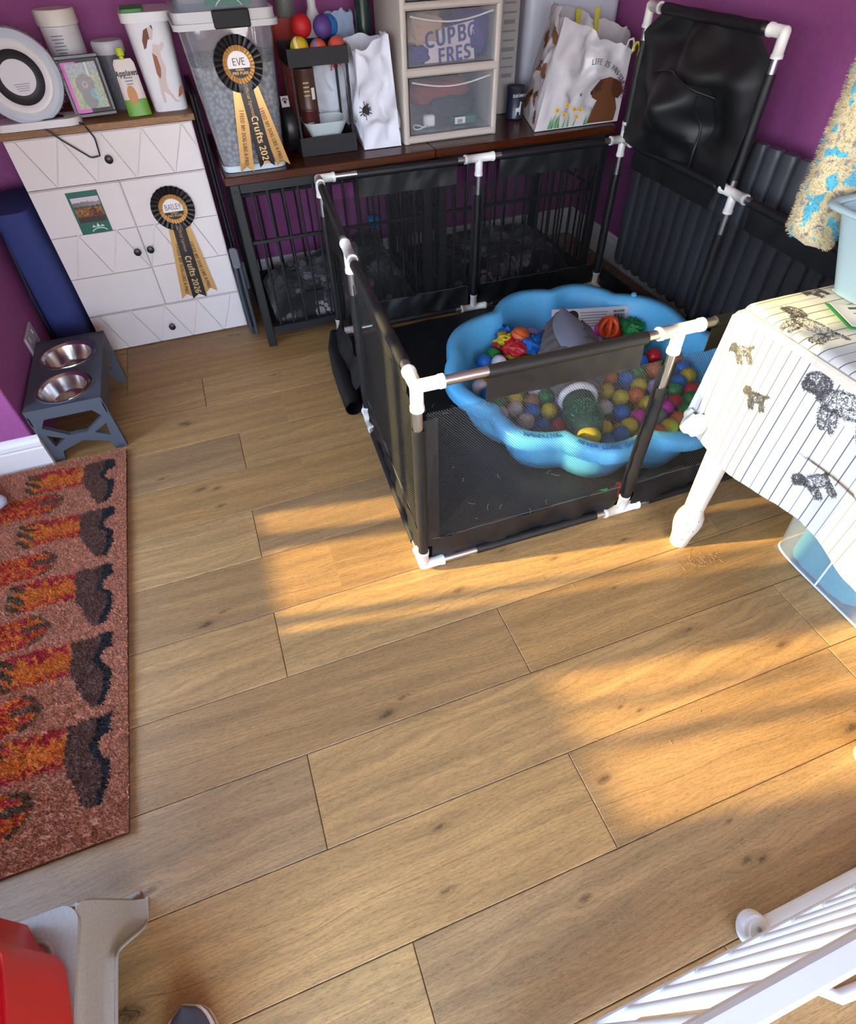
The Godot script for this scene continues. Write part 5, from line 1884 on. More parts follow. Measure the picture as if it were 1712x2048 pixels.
func build_raised_panel(t, chrome, whitep, fab):
	# the hinged top panel standing up above the far side
	var x = 1.744
	var za = -2.372
	var zb = -1.70
	var y0 = 0.70
	var y1 = 1.095
	var pn = Node3D.new()
	pn.name = "raised_panel"
	t.add_child(pn, true)
	var g
	for q in [[za, Vector3(0, 0, 1)], [zb, Vector3(0, 0, -1)]]:
		g = wg(t)
		var c = Vector3(x, y1, q[0])
		for d in [q[1], Vector3.DOWN]:
			g.tube([c, c + d * 0.052, c + d * 0.0525, c + d * 0.062], [0.0165, 0.0165, 0.0185, 0.0185], 16)
		g.ball(c, 0.0168, 16)
		obj(g, "elbow", whitep, pn)
		g = wg(t)
		g.tube([Vector3(x, y0 - 0.03, q[0]), c], 0.0118, 14)
		obj(g, "upright_tube", chrome, pn)
		g = wg(t)
		var pts = []
		var rad = []
		for k in 9:
			pts.append(Vector3(x, lerp(y0, y1 - 0.1, k / 8.0), q[0]))
			rad.append(0.016 + sin(k * 2.3) * 0.001)
		g.tube(pts, rad, 12)
		obj(g, "upright_sleeve", fab, pn)
	g = wg(t)
	g.tube([Vector3(x, y1, za), Vector3(x, y1, zb)], 0.0118, 14)
	obj(g, "top_tube", chrome, pn)
	g = wg(t)
	var pts = []
	var rad = []
	for k in 13:
		pts.append(Vector3(x, y1, lerp(za + 0.085, zb - 0.085, k / 12.0)))
		rad.append(0.0175 + sin(k * 1.7) * 0.0012)
	g.tube(pts, rad, 12)
	obj(g, "top_sleeve", fab, pn)
	# slack wrinkled cloth
	var n = FastNoiseLite.new()
	n.seed = 17
	n.frequency = 1.3
	n.fractal_octaves = 2
	n.fractal_gain = 0.32
	var cloth = func(u, v):
		var z = lerp(za + 0.005, zb - 0.005, u)
		var y = lerp(y0 - 0.035, y1 - 0.015, v)
		var cut = 0.0
		if v > 0.86: cut = (v - 0.86) / 0.14
		z = lerp(z, lerp(za + 0.09, zb - 0.09, u), cut)
		var slack = sin(u * PI) * sin(v * PI)
		var folds = (abs(sin((u * 0.9 - v * 0.5) * 8.0)) + abs(sin((u * 0.9 + v * 0.5) * 7.0))) * 0.009 * smoothstep(0.5, 0.95, v) + n.get_noise_2d(u * 1.4 + v * 0.4, v * 1.1 - u * 0.3) * 0.11 * (0.2 + slack) + sin((u * 1.1 + v * 0.8) * 9.0) * 0.005 * slack
		return Vector3(x - 0.012 - slack * 0.02 + folds, y, z)
	g = wg(t)
	g.surf(cloth, 48, 40, 0.0012)
	obj(g, "cloth", fab, pn)
	# a zipped half-moon pocket on it
	g = wg(t)
	g.surf(func(u, v):
		var p = cloth.call(0.28 + u * 0.44, 0.22 + v * 0.42)
		return p + Vector3(-0.006 - 0.012 * sin(v * PI) * sin(u * PI), 0, 0), 18, 14, 0.0015)
	obj(g, "pocket", fab, pn)
	g = wg(t)
	pts = []
	for k in 19:
		var q = k / 18.0
		pts.append(cloth.call(0.22 + q * 0.52, 0.62 + 0.06 * sin(q * PI * 1.3)) + Vector3(-0.012, 0, 0))
	g.tube(pts, 0.004, 8)
	obj(g, "pocket_piping", mat("black_piping", col(18, 18, 19), 0.4), pn)
	g = wg(t)
	pts = []
	for k in 19:
		var q = k / 18.0
		pts.append(cloth.call(0.66 + 0.02 * sin(q * 6.0), 0.02 + q * 0.55) + Vector3(-0.008, 0, 0))
	g.tube(pts, 0.006, 8)
	obj(g, "seam_binding", fab, pn)

# ---------------------------------------------------------------- shell pool, balls and toys
func build_pool():
	var notch = [Vector2(0.70, -1.745), Vector2(0.985, -1.985), Vector2(1.29, -2.065), Vector2(1.53, -1.93), Vector2(1.665, -1.63), Vector2(1.64, -1.31), Vector2(1.395, -1.10), Vector2(1.12, -1.075), Vector2(0.86, -1.17), Vector2(0.705, -1.385)]
	var ctr = Vector2(1.18, -1.57)
	var outline = []
	for k in notch.size():
		var a = notch[k]
		var b = notch[(k + 1) % notch.size()]
		var mid = (a + b) / 2
		var out = (mid - ctr).normalized()
		var bul = 0.072
		for q in 10:
			var s = q / 10.0
			outline.append(a.lerp(b, s) + out * bul * pow(sin(s * PI), 0.85) * (1.0 if k != 4 and k != 5 else 0.6))
	var blue = grainy("pool_blue", col(100, 196, 244), 0.38, 3.0, 0.94, 1.0, 0.05)
	var t = thing("shell_pool", "sky blue scalloped plastic shell pool full of coloured balls", "pool", Vector3(ctr.x, 0.01, ctr.y))
	# sections from outside lip to the middle: scale, height
	var sec = [[1.0, 0.16], [1.012, 0.165], [1.012, 0.2], [1.0, 0.212], [0.94, 0.215], [0.915, 0.209], [0.9, 0.19], [0.84, 0.05], [0.8, 0.022], [0.4, 0.018], [0.0, 0.018]]
	var rings = []
	for s in sec:
		var r = []
		for p in outline:
			var d = p - ctr
			var soft = lerp(d.normalized() * 0.49, d, clamp((s[0] - 0.2) / 0.6, 0.0, 1.0)) if s[0] < 0.8 else d
			r.append(Vector3(soft.x * s[0], s[1], soft.y * s[0]))
		rings.append(r)
	var g = G.new()
	var n = outline.size()
	g.smooth(true)
	for k in sec.size() - 1:
		for j in n:
			var j2 = (j + 1) % n
			g.quad(rings[k][j], rings[k][j2], rings[k + 1][j2], rings[k + 1][j])
	obj(g, "basin", blue, t)
	# outer skin below the lip
	var os = [[0.93, 0.205], [0.90, 0.165], [0.87, 0.06], [0.82, 0.004], [0.0, 0.004]]
	rings = []
	for s in os:
		var r = []
		for p in outline: r.append(Vector3((p.x - ctr.x) * s[0], s[1], (p.y - ctr.y) * s[0]))
		rings.append(r)
	g = G.new()
	g.smooth(true)
	for k in os.size() - 1:
		for j in n:
			var j2 = (j + 1) % n
			g.quad(rings[k][j], rings[k][j2], rings[k + 1][j2], rings[k + 1][j])
	obj(g, "outer_skin", blue, t)
	g = G.new()
	g.lathe([Vector2(0.012, 0.0), Vector2(0.011, 0.014), Vector2(0.006, 0.018), Vector2(0.0, 0.018)], 12, Transform3D(Basis.IDENTITY, Vector3(1.585 - ctr.x, 0.211, -1.875 - ctr.y)))
	obj(g, "hinge_stud", blue, t)
	# moulded warning on the lip
	var wm = mat("pool_blue_letter", col(40, 128, 190), 0.4)
	var along = func(idx):
		var a = outline[int(idx) % n]
		var b = outline[(int(idx) + 1) % n]
		return (a.lerp(b, idx - int(idx)) - ctr) * 0.969
	for job in [["WARNING", 84.0, 80.6, 0.02], ["NEVER LEAVE CHILD", 78.4, 71.4, 0.018]]:
		var word = job[0]
		for k in word.length():
			if word[k] == " ": continue
			var id = lerp(job[1], job[2], float(k) / (word.length() - 1))
			var p = along.call(id)
			var tg = along.call(id - 0.4) - along.call(id + 0.4)
			text(word[k], job[3], wm, t, Transform3D(Basis(Vector3.UP, -atan2(tg.y, tg.x)) * Basis(Vector3.RIGHT, -PI / 2), Vector3(p.x, 0.2145, p.y)), "Droid Sans", false, "letter", 0.002)
	# white sticker inside the back wall
	var st = Node3D.new()
	st.name = "sticker"
	t.add_child(st, true)
	var sx = face_xf(Vector3(1.41 - ctr.x, 0.138, -1.877 - ctr.y), Vector3(0.38, 0.0, 0.105), Vector3(0.02, 0.45, -0.16))
	g = G.new(sx)
	g.surf(func(u, v): return Vector3((u - 0.5) * 0.36, (v - 0.5) * 0.105, -0.02 * pow((u - 0.5) * 2.0, 2.0) + 0.01), 12, 3, 0.0008)
	obj(g, "paper", mat("sticker_white", col(214, 214, 220), 0.4), st)
	var ink = mat("ink_black", col(24, 20, 18), 0.6)
	for k in 6:
		g = G.new(sx)
		g.box(Vector3(-0.005, 0.035 - k * 0.011, 0.0115), Vector3(0.11 if k % 2 else 0.12, 0.0028, 0.0006))
		obj(g, "print_line", mat("grey_print", col(120, 120, 126), 0.6), st)
	for k in 11:
		g = G.new(sx)
		g.box(Vector3(0.082 + k * 0.0045, 0.006, 0.0085), Vector3(0.0016 + (k % 3) * 0.0009, 0.036, 0.0006))
		obj(g, "barcode_line", ink, st)
	text("6633108", 0.009, ink, st, sx * Transform3D(Basis.IDENTITY, Vector3(0.104, 0.034, 0.009)), "Droid Sans", true)
	text("PS-WPS09", 0.008, ink, st, sx * Transform3D(Basis.IDENTITY, Vector3(0.1, -0.038, 0.009)), "Droid Sans", true)
	text("CE", 0.008, ink, st, sx * Transform3D(Basis.IDENTITY, Vector3(0.155, -0.018, 0.005)), "Droid Sans", true)
	g = G.new(sx)
	var cp = []
	for k in 24: cp.append(Vector3(-0.15 + cos(TAU * k / 24.0) * 0.024, 0.02 + sin(TAU * k / 24.0) * 0.024, 0.003))
	g.tube(cp, 0.0022, 5, false, true)
	g.bar(Vector3(-0.167, 0.037, 0.003), Vector3(-0.133, 0.003, 0.003), 0.004, 0.001)
	obj(g, "prohibition_sign", mat("sign_red", col(168, 40, 44), 0.5), st)
	g = G.new(sx)
	g.prism(ellipse(-0.094, 0.02, 0.026, 0.026), 0.006, 0.0078)
	obj(g, "warning_disc", ink, st)
	g = G.new(sx)
	g.prism(PackedVector2Array([Vector2(-0.11, 0.012), Vector2(-0.095, 0.03), Vector2(-0.078, 0.014), Vector2(-0.09, 0.008)]), 0.0078, 0.0086)
	obj(g, "warning_figure", mat("sticker_white", col(214, 214, 220), 0.4), st)
	build_balls()
	build_duck()

func build_balls():
	var R = 0.031
	var C = {"red": col(186, 34, 40), "blue": col(28, 106, 190), "green": col(22, 128, 62), "white": col(214, 212, 220), "lilac": col(184, 150, 212), "yellow": col(212, 186, 36), "brown": col(150, 108, 74), "orange": col(208, 104, 48), "magenta": col(206, 48, 158), "grey": col(120, 124, 136)}
	var spots = [["red",0.977,-1.895],["blue",0.861,-1.825],["green",0.925,-1.835],["white",0.909,-1.791],["lilac",1.144,-1.920],["red",1.194,-1.892],["yellow",1.004,-1.840],["white",0.918,-1.614],["white",0.981,-1.564],["green",0.853,-1.596],["green",0.986,-1.619],["yellow",0.881,-1.536],["white",0.851,-1.483],["white",0.805,-1.484],["white",0.874,-1.406],["yellow",0.958,-1.429],["blue",0.904,-1.361],["red",0.946,-1.339],["green",0.808,-1.547],["brown",0.929,-1.499],["green",0.988,-1.499],["lilac",1.023,-1.479],["blue",0.895,-1.448],["blue",0.800,-1.592],["white",0.790,-1.646],["yellow",0.843,-1.638],["orange",1.286,-1.518],["blue",1.333,-1.480],["green",1.394,-1.521],["orange",1.462,-1.507],["white",1.398,-1.609],["blue",1.450,-1.581],["red",1.523,-1.594],["yellow",1.364,-1.436],["lilac",1.382,-1.410],["yellow",1.253,-1.406],["yellow",1.223,-1.449],["orange",1.302,-1.380],["yellow",1.311,-1.347],["white",1.156,-1.373],["blue",1.199,-1.322],["magenta",1.238,-1.284],["magenta",1.406,-1.280],["orange",1.361,-1.213],["yellow",1.289,-1.187],["yellow",1.559,-1.442],["orange",1.597,-1.508],["blue",1.629,-1.467],["blue",1.510,-1.371],["red",1.507,-1.329],["lilac",1.418,-1.328],["green",1.490,-1.282],["green",1.431,-1.236],["green",1.459,-1.367],["yellow",1.176,-1.243],["blue",1.122,-1.227],["yellow",1.093,-1.249],["blue",1.072,-1.215],["grey",1.323,-1.245],["white",1.346,-1.574],["red",1.454,-1.296],["magenta",1.467,-1.895],["red",1.511,-1.795],["green",1.519,-1.760],["green",1.587,-1.756],["orange",1.251,-1.051],["orange",1.300,-1.046]]
	var g = G.new()
	g.ball(Vector3.ZERO, R, 22)
	# the moulding seam of a hollow ball
	var ball_mesh = mesh_of(g)
	g = G.new()
	g.lathe([Vector2(R - 0.0003, -0.0008), Vector2(R + 0.0005, 0), Vector2(R - 0.0003, 0.0008)], 22)
	var seam_mesh = mesh_of(g)
	var rng = RandomNumberGenerator.new()
	rng.seed = 77
	var pos = []
	var cols = []
	var fixed = []
	for s in spots:
		pos.append(Vector3(s[1], 0.112, s[2]))
		cols.append(s[0])
		fixed.append(true)
	var keys = ["yellow", "blue", "white", "green", "red", "orange", "lilac", "yellow", "white", "blue"]
	var tries = 0
	while pos.size() < 165 and tries < 6000:
		tries += 1
		var a = rng.randf() * TAU
		var r = sqrt(rng.randf())
		var p = Vector3(1.18 + cos(a) * r * 0.385, 0.062, -1.56 + sin(a) * r * 0.36)
		var ok = true
		for k in range(0, pos.size()):
			if pos[k].distance_to(p) < R * 1.75:
				ok = false
				break
		if ok:
			pos.append(p)
			cols.append(keys[rng.randi() % keys.size()])
			fixed.append(false)
	# let them settle apart
	for it in 60:
		for i in pos.size():
			for j in range(i + 1, pos.size()):
				var d = pos[i] - pos[j]
				var l = d.length()
				if l < 2 * R and l > 1e-5:
					var push = d / l * (2 * R - l) * 0.5
					if fixed[i]: push.y = max(push.y, 0.0) * 0.4
					pos[i] += push * (0.35 if fixed[i] else 0.8)
					pos[j] -= push * (0.35 if fixed[j] else 0.8)
		for i in pos.size():
			var p = pos[i]
			p.y = clamp(p.y, 0.06, 0.14)
			var d = Vector2((p.x - 1.18) / 0.405, (p.z + 1.56) / 0.385)
			if d.length() > 1.0:
				d = d.normalized()
				p.x = 1.18 + d.x * 0.405
				p.z = -1.56 + d.y * 0.385
			pos[i] = p
	for i in pos.size():
		var cn = cols[i]
		var best = ""
		var bd = 9.0
		for lm in [["the duck's yellow bill", 0.974, -1.19], ["the duck's white collar", 1.033, -1.372], ["the ribbed orange ball", 1.045, -1.845], ["the white sticker", 1.41, -1.86], ["the table leg", 1.36, -1.12], ["the pen's steel corner", 0.72, -1.42], ["the radiator", 1.62, -1.5], ["the duck's grey wing", 1.12, -1.6]]:
			var dd = Vector2(pos[i].x - lm[1], pos[i].z - lm[2]).length()
			if dd < bd:
				bd = dd
				best = lm[0]
		var t = thing("plastic_ball", "%s hollow plastic ball in the blue pool by %s" % [cn, best], "ball", pos[i], 0.0, "%s pool balls by %s" % [cn, best])
		t.rotation = Vector3(rng.randf() * 3, rng.randf() * 3, 0)
		var m = mat("ball_" + cn, C[cn], 0.36)
		inst(ball_mesh, "ball", m, t, Transform3D.IDENTITY)
		inst(seam_mesh, "seam", m, t, Transform3D.IDENTITY)
	# two that rolled under the lip and one behind
	for q in [[1.36, 0.042, -1.02, "orange", "orange ball under the pool lip beside the table leg"], [1.44, 0.042, -1.022, "orange", "orange ball under the pool lip behind the table leg"], [1.455, 0.215, -2.145, "orange", "orange ball perched behind the shell pool's back rim"]]:
		var t = thing("plastic_ball", q[4], "ball", Vector3(q[0], q[1] - (0.17 if q[2] < -2.0 else 0.0), q[2]))
		inst(ball_mesh, "ball", mat("ball_orange", C["orange"], 0.36), t, Transform3D.IDENTITY)
	# ribbed orange ball
	var t = thing("ribbed_ball", "orange rubber ball with moulded spiral ribs in the pool", "ball", Vector3(1.045, 0.165, -1.845))
	g = G.new()
	g.ball(Vector3.ZERO, 0.042, 26)
	obj(g, "ball", mat("rubber_orange", col(214, 96, 34), 0.45), t)
	for k in 5:
		g = G.new()
		var pr = []
		var lat = -0.9 + k * 0.45
		for q in 5:
			var a = TAU * q / 4.0
			pr.append(Vector2(cos(lat) * 0.042 + cos(a) * 0.002, sin(lat) * 0.042 + sin(a) * 0.002))
		g.lathe(pr, 26, Transform3D(Basis(Vector3.FORWARD, 0.4), Vector3.ZERO), 179.0)
		obj(g, "rib", mat("rubber_orange_dark", col(176, 70, 24), 0.5), t)
	# orange ring toy with openings
	t = thing("ring_toy", "bright orange openwork rubber toy by the pool sticker", "dog toy", Vector3(1.415, 0.17, -1.775))
	for k in 3:
		g = G.new()
		var rp = []
		for q in 22:
			var a = TAU * q / 22.0
			rp.append(Basis(Vector3.UP, k * PI / 3.0) * Vector3(cos(a) * 0.038, sin(a) * 0.038, 0))
		g.tube(rp, 0.0085, 8, false, true)
		obj(g, "loop", mat("rubber_orange_bright", col(232, 88, 30), 0.4), t)
	# rubber toys lying on the balls: crumpled lumps
	var n = FastNoiseLite.new()
	n.frequency = 1.2
	var lumps = [["blue", 1.075, 0.16, -1.79, 0.05], ["red", 1.00, 0.155, -1.80, 0.045], ["yellow", 0.985, 0.16, -1.86, 0.036], ["blue", 1.02, 0.15, -1.915, 0.04], ["green", 1.53, 0.15, -1.77, 0.045], ["red", 1.465, 0.14, -1.83, 0.04], ["blue", 1.13, 0.15, -1.82, 0.034]]
	for q in lumps:
		t = thing("rubber_toy", "crinkled %s rubber toy lying on the balls at the pool's back" % q[0], "dog toy", Vector3(q[1], q[2], q[3]), 0.0, "%s rubber toys in the pool" % q[0])
		g = G.new()
		g.surf(func(u, v):
			var a = u * TAU
			var b = (v - 0.5) * PI
			var d = Vector3(cos(a) * cos(b), sin(b) * 0.55, sin(a) * cos(b))
			return d * q[4] * (1.0 + 0.9 * n.get_noise_3d(d.x * 1.6 + q[1] * 20.0, d.y * 2.0, d.z * 1.6)), 26, 14)
		obj(g, "toy", mat("ball_" + q[0], C[q[0]], 0.36), t)
	# toys on the sheet in front of the pool
	for q in [["green", col(40, 190, 70), 0.985, -1.045, "green crinkled toy on the pen floor before the pool"], ["red", col(226, 36, 24), 1.04, -1.05, "red crinkled toy on the pen floor before the pool"], ["orange", col(236, 92, 40), 1.09, -1.055, "orange crinkled toy on the pen floor before the pool"]]:
		t = thing("floor_toy", q[4], "dog toy", Vector3(q[2], 0.034, q[3]))
		g = G.new()
		g.surf(func(u, v):
			var a = u * TAU
			var b = (v - 0.5) * PI
			var d = Vector3(cos(a) * cos(b), sin(b) * 0.6, sin(a) * cos(b) * 0.7)
			return d * 0.032 * (1.0 + 0.9 * n.get_noise_3d(d.x * 1.8 + q[2] * 30.0, d.y * 2.0, d.z * 1.8)), 26, 14)
		obj(g, "toy", mat("floor_toy_" + q[0], q[1], 0.45), t)

func build_duck():
	# big plush mallard on the balls, head towards the door
	var t = thing("plush_duck", "big grey plush mallard with white collar and green sequin head", "plush toy", Vector3(1.08, 0.14, -1.48))
	var grey = mat("duck_plush", col(104, 99, 98), 1.0, 0.0, {"albedo_texture": noise_tex("plush", 0.06, 256, 4, 3, false, 2.0, 0.68, 1.0), "uv1_triplanar": true, "uv1_scale": Vector3(8, 8, 8), "rim_enabled": true, "rim": 0.5})
	var g = wg(t)
	# body along a spine with ribs across it
	var spine = [Vector3(1.175, 0.24, -1.80), Vector3(1.16, 0.245, -1.74), Vector3(1.135, 0.245, -1.63), Vector3(1.10, 0.225, -1.53), Vector3(1.06, 0.205, -1.44), Vector3(1.035, 0.195, -1.375)]
	var rad = [0.025, 0.07, 0.105, 0.11, 0.096, 0.07]
	var cx = Curve3D.new()
	for p in spine: cx.add_point(p)
	var pts = []
	var rr = []
	for k in 61:
		var q = k / 60.0
		pts.append(cx.sample_baked(cx.get_baked_length() * q))
		var f = q * 5.0
		var i = int(min(f, 4.0))
		rr.append(lerp(rad[i], rad[i + 1], smoothstep(0.0, 1.0, f - i)) + 0.0045 * sin(q * 62.0))
	g.tube(pts, rr, 28, true, false, 0.72)
	obj(g, "body", grey, t)
	# wing lying on the back
	g = wg(t)
	g.surf(func(u, v):
		var w = 0.054 * pow(sin(pow(v, 0.85) * PI * 0.93), 0.8) + 0.006
		var q = (u - 0.5) * 2.0
		var c = Vector3(1.155, 0.325, -1.745).lerp(Vector3(1.075, 0.295, -1.46), v)
		return c + Vector3(q * w, -0.022 * q * q + 0.016 * sin(v * PI), q * w * 0.2), 14, 16, 0.012)
	obj(g, "wing", mat("duck_wing", col(116, 122, 138), 0.75, 0.0, {"rim_enabled": true, "rim": 0.3}), t)
	for s in [-1.0, 1.0]:
		g = wg(t)
		g.surf(func(u, v):
			var q = (u - 0.5) * 2.0
			var w = 0.05 * sin(pow(v, 0.8) * PI) + 0.008
			var c = Vector3(1.15 + s * 0.08, 0.27, -1.70).lerp(Vector3(1.085 + s * 0.09, 0.24, -1.46), v)
			return c + Vector3(q * w * 0.5 + s * 0.012 * sin(v * PI), -q * w * s * 0.7 + 0.004 * sin(v * 40.0), 0.0), 10, 30, 0.012)
		obj(g, "side_wing", grey, t)
	# white collar
	g = wg(t)
	var axis = (Vector3(0.985, 0.178, -1.22) - Vector3(1.035, 0.195, -1.375)).normalized()
	var bs = Basis(axis.cross(Vector3.UP).normalized(), axis, axis.cross(Vector3.UP).normalized().cross(axis))
	var pr = []
	for k in 11:
		var a = TAU * k / 10.0
		pr.append(Vector2(0.058 + cos(a) * 0.012, sin(a) * 0.014))
	g.lathe(pr, 36, Transform3D(bs, Vector3(1.033, 0.19, -1.372)), 179.0)
	obj(g, "collar", mat("duck_collar", col(206, 200, 198), 1.0), t)
	# green neck and head
	g = wg(t)
	g.lathe([Vector2(0.0, -0.01), Vector2(0.054, 0.0), Vector2(0.057, 0.03), Vector2(0.061, 0.07), Vector2(0.063, 0.1), Vector2(0.06, 0.135), Vector2(0.05, 0.165), Vector2(0.03, 0.18), Vector2(0.0, 0.185)], 36, Transform3D(bs, Vector3(1.033, 0.185, -1.372)), 60.0)
	obj(g, "head", mat("duck_green", col(18, 62, 44), 0.6), t)
	# sequins scattered on the crown: small hexagonal discs
	var rng = RandomNumberGenerator.new()
	rng.seed = 12
	g = wg(t)
	var side = axis.cross(Vector3.UP).normalized()
	var up = side.cross(axis)
	g.smooth(false)
	for k in 420:
		var h = rng.randf_range(0.06, 0.165)
		var an = rng.randfn(PI / 2, 0.75)
		var r = 0.0635 if h < 0.12 else lerp(0.0635, 0.051, (h - 0.12) / 0.045)
		var nrm = (side * cos(an) + up * sin(an)).normalized()
		var c = Vector3(1.033, 0.185, -1.372) + axis * h + nrm * r
		nrm = (nrm + Vector3(rng.randfn(0, 0.3), rng.randfn(0, 0.3), rng.randfn(0, 0.3))).normalized()
		var e1 = nrm.cross(axis).normalized() * 0.0034
		var e2 = nrm.cross(e1).normalized() * 0.0034
		for q in 4: g.tri(c, c + e1 * cos(q * PI / 2) + e2 * sin(q * PI / 2), c + e1 * cos((q + 1) * PI / 2) + e2 * sin((q + 1) * PI / 2))
	var sq = obj(g, "sequins", mat("sequin_green", col(96, 190, 150), 0.18, 0.7), t)
	sq.set_meta("kind", "stuff")
	# bill
	g = wg(t)
	g.ball(Vector3(0.974, 0.178, -1.192), 0.034, 24, Basis(axis.cross(Vector3.UP).normalized() * 1.15, Vector3.UP * 0.75, axis * 1.0))
	obj(g, "bill", mat("duck_bill", col(212, 190, 30), 0.6), t)
	for s in [-1.0, 1.0]:
		g = wg(t)
		var c = Vector3(0.972, 0.199, -1.192) + side * s * 0.012
		g.tube([c, c + axis * 0.014 - Vector3(0, 0.003, 0)], 0.0018, 6)
		obj(g, "nostril", mat("ink_black", col(24, 20, 18), 0.6), t)

# ---------------------------------------------------------------- radiator
func build_radiator():
	var m = mat("radiator_anthracite", col(66, 69, 73), 0.45)
	var t = thing("column_radiator", "long anthracite column radiator along the purple side wall", "radiator", Vector3(1.86, 0, -1.3))
	var g = G.new()
	# one flat oval column with rounded ends
	var n = 14
	g.surf(func(u, v):
		var a = u * TAU
		var y = 0.115 + v * 0.672
		var e = 0.6
		var k = 1.0
		if v < 0.04: k = 0.55 + 0.45 * sin(v / 0.04 * PI / 2)
		if v > 0.985: k = 0.82 + 0.18 * cos((v - 0.985) / 0.015 * PI / 2)
		return Vector3(sign(cos(a)) * pow(abs(cos(a)), e) * 0.022 * k, y, sign(sin(a)) * pow(abs(sin(a)), e) * 0.0305 * k), 20, 50)
	g.smooth(false)
	for q in 20:
		var e = 0.6
		var f = func(a): return Vector3(sign(cos(a)) * pow(abs(cos(a)), e) * 0.022 * 0.82, 0.787, sign(sin(a)) * pow(abs(sin(a)), e) * 0.0305 * 0.82)
		g.tri(Vector3(0, 0.787, 0), f.call(TAU * q / 20.0), f.call(TAU * (q + 1) / 20.0))
	var cm = mesh_of(g)
	for k in 31:
		inst(cm, "column", m, t, Transform3D(Basis.IDENTITY, Vector3(0, 0, -2.37 + k * 0.0695 + 1.3)))
	for y in [0.17, 0.73]:
		g = wg(t)
		g.tube([Vector3(1.885, y, -2.41), Vector3(1.885, y, -0.24)], 0.02, 12)
		obj(g, "header", m, t)
	for z in [-2.2, -0.5]:
		g = wg(t)
		g.box(Vector3(1.95, 0.68, z), Vector3(0.1, 0.04, 0.03))
		obj(g, "bracket", m, t)

# ---------------------------------------------------------------- table with its cloth
func scribble(b, W, H, cx, cy, rx, ry, count, rng, ang = 0.0, fill = 0.5, dark = 0.2):
	# short pen strokes crowding an ellipse, denser towards its outline
	for k in count:
		var a = rng.randf() * TAU
		var r = sqrt(rng.randf()) if rng.randf() < fill else rng.randf_range(0.86, 1.06)
		var p = Vector2(cos(a) * r * rx, sin(a) * r * ry).rotated(ang) + Vector2(cx, cy)
		var d = Vector2(1, 0).rotated(a + PI / 2 + ang + rng.randfn(0, 0.6))
		var l = rng.randf_range(2.0, 8.0)
		var tone = dark + rng.randf() * 0.25
		for s in int(l):
			var q = p + d * s
			d = d.rotated(rng.randfn(0, 0.15))
			var x = int(q.x)
			var y = int(q.y)
			if x >= 0 and x < W and y >= 0 and y < H: put(b, W, x, y, Color(tone, tone, tone))

func cloth_tex():
	var W = 1024
	var H = 1024
	var b = PackedByteArray()
	b.resize(W * H * 3)
	# u: from the far side of the top (0) over the left edge to the hem (1), 1.00 m; v: from the back hem (0) along the table, 1.15 m
	var base = Color(0.80, 0.805, 0.775)
	for y in H:
		var z = y / float(H) * 1.15
		var line = fmod(z + 0.004, 0.0250) < 0.0019
		for x in W: put(b, W, x, y, Color(0.30, 0.31, 0.33) if line else base)
	var rng = RandomNumberGenerator.new()
	rng.seed = 6
	# a patch of bare cloth first, then the strokes of a dog: [u metres, v metres, size, heading]
	var px = func(q): return q * 1024.0
	var blank = func(cx, cy, rx, ry):
		for y in range(max(0, int(cy - ry)), min(H, int(cy + ry))):
			for x in range(max(0, int(cx - rx)), min(W, int(cx + rx))):
				if Vector2((x - cx) / rx, (y - cy) / ry).length() < 1.0: put(b, W, x, y, base)
	var dogs = [[0.59,0.44,0.10,-1.4,1.0],[0.80,0.45,0.05,-1.2,0.8],[0.70,0.63,0.12,-1.3,1.6],[0.89,0.66,0.065,-0.6,0.8],[0.735,0.36,0.05,-1.0,0.7],[0.35,0.72,0.12,0.2,1.4],[0.15,0.40,0.1,0.4,1.0],[0.47,0.325,0.04,0.2,0.5]]
	for d in dogs:
		var cx = d[0] * 1024.0
		var cy = d[1] / 1.15 * 1024.0
		var s = d[2] * 900.0
		var a = d[3]
		var at = func(x, y): return Vector2(x, y).rotated(a) * s + Vector2(cx, cy)
		var parts = [[0.0, 0.0, 0.5, 0.24, 520, 0.55], [0.55, -0.22, 0.24, 0.2, 420, 0.45], [0.70, -0.12, 0.13, 0.1, 160, 0.3], [0.46, -0.14, 0.1, 0.2, 180, 0.7], [0.34, 0.36, 0.08, 0.26, 170, 0.5], [0.16, 0.38, 0.07, 0.24, 140, 0.5], [-0.34, 0.36, 0.09, 0.26, 170, 0.5], [-0.46, 0.34, 0.07, 0.24, 140, 0.5], [-0.58, -0.18, 0.16, 0.05, 120, 0.6]]
		for q in parts:
			var p = at.call(q[0], q[1])
			blank.call(p.x, p.y, max(q[2], q[3]) * s * 0.8, min(q[2], q[3]) * s * 1.1)
		for q in parts:
			var p = at.call(q[0], q[1])
			scribble(b, W, H, p.x, p.y, q[2] * s, q[3] * s, int(q[4] * d[4]), rng, a, q[5], 0.12)
	return tex_of(b, W, H)

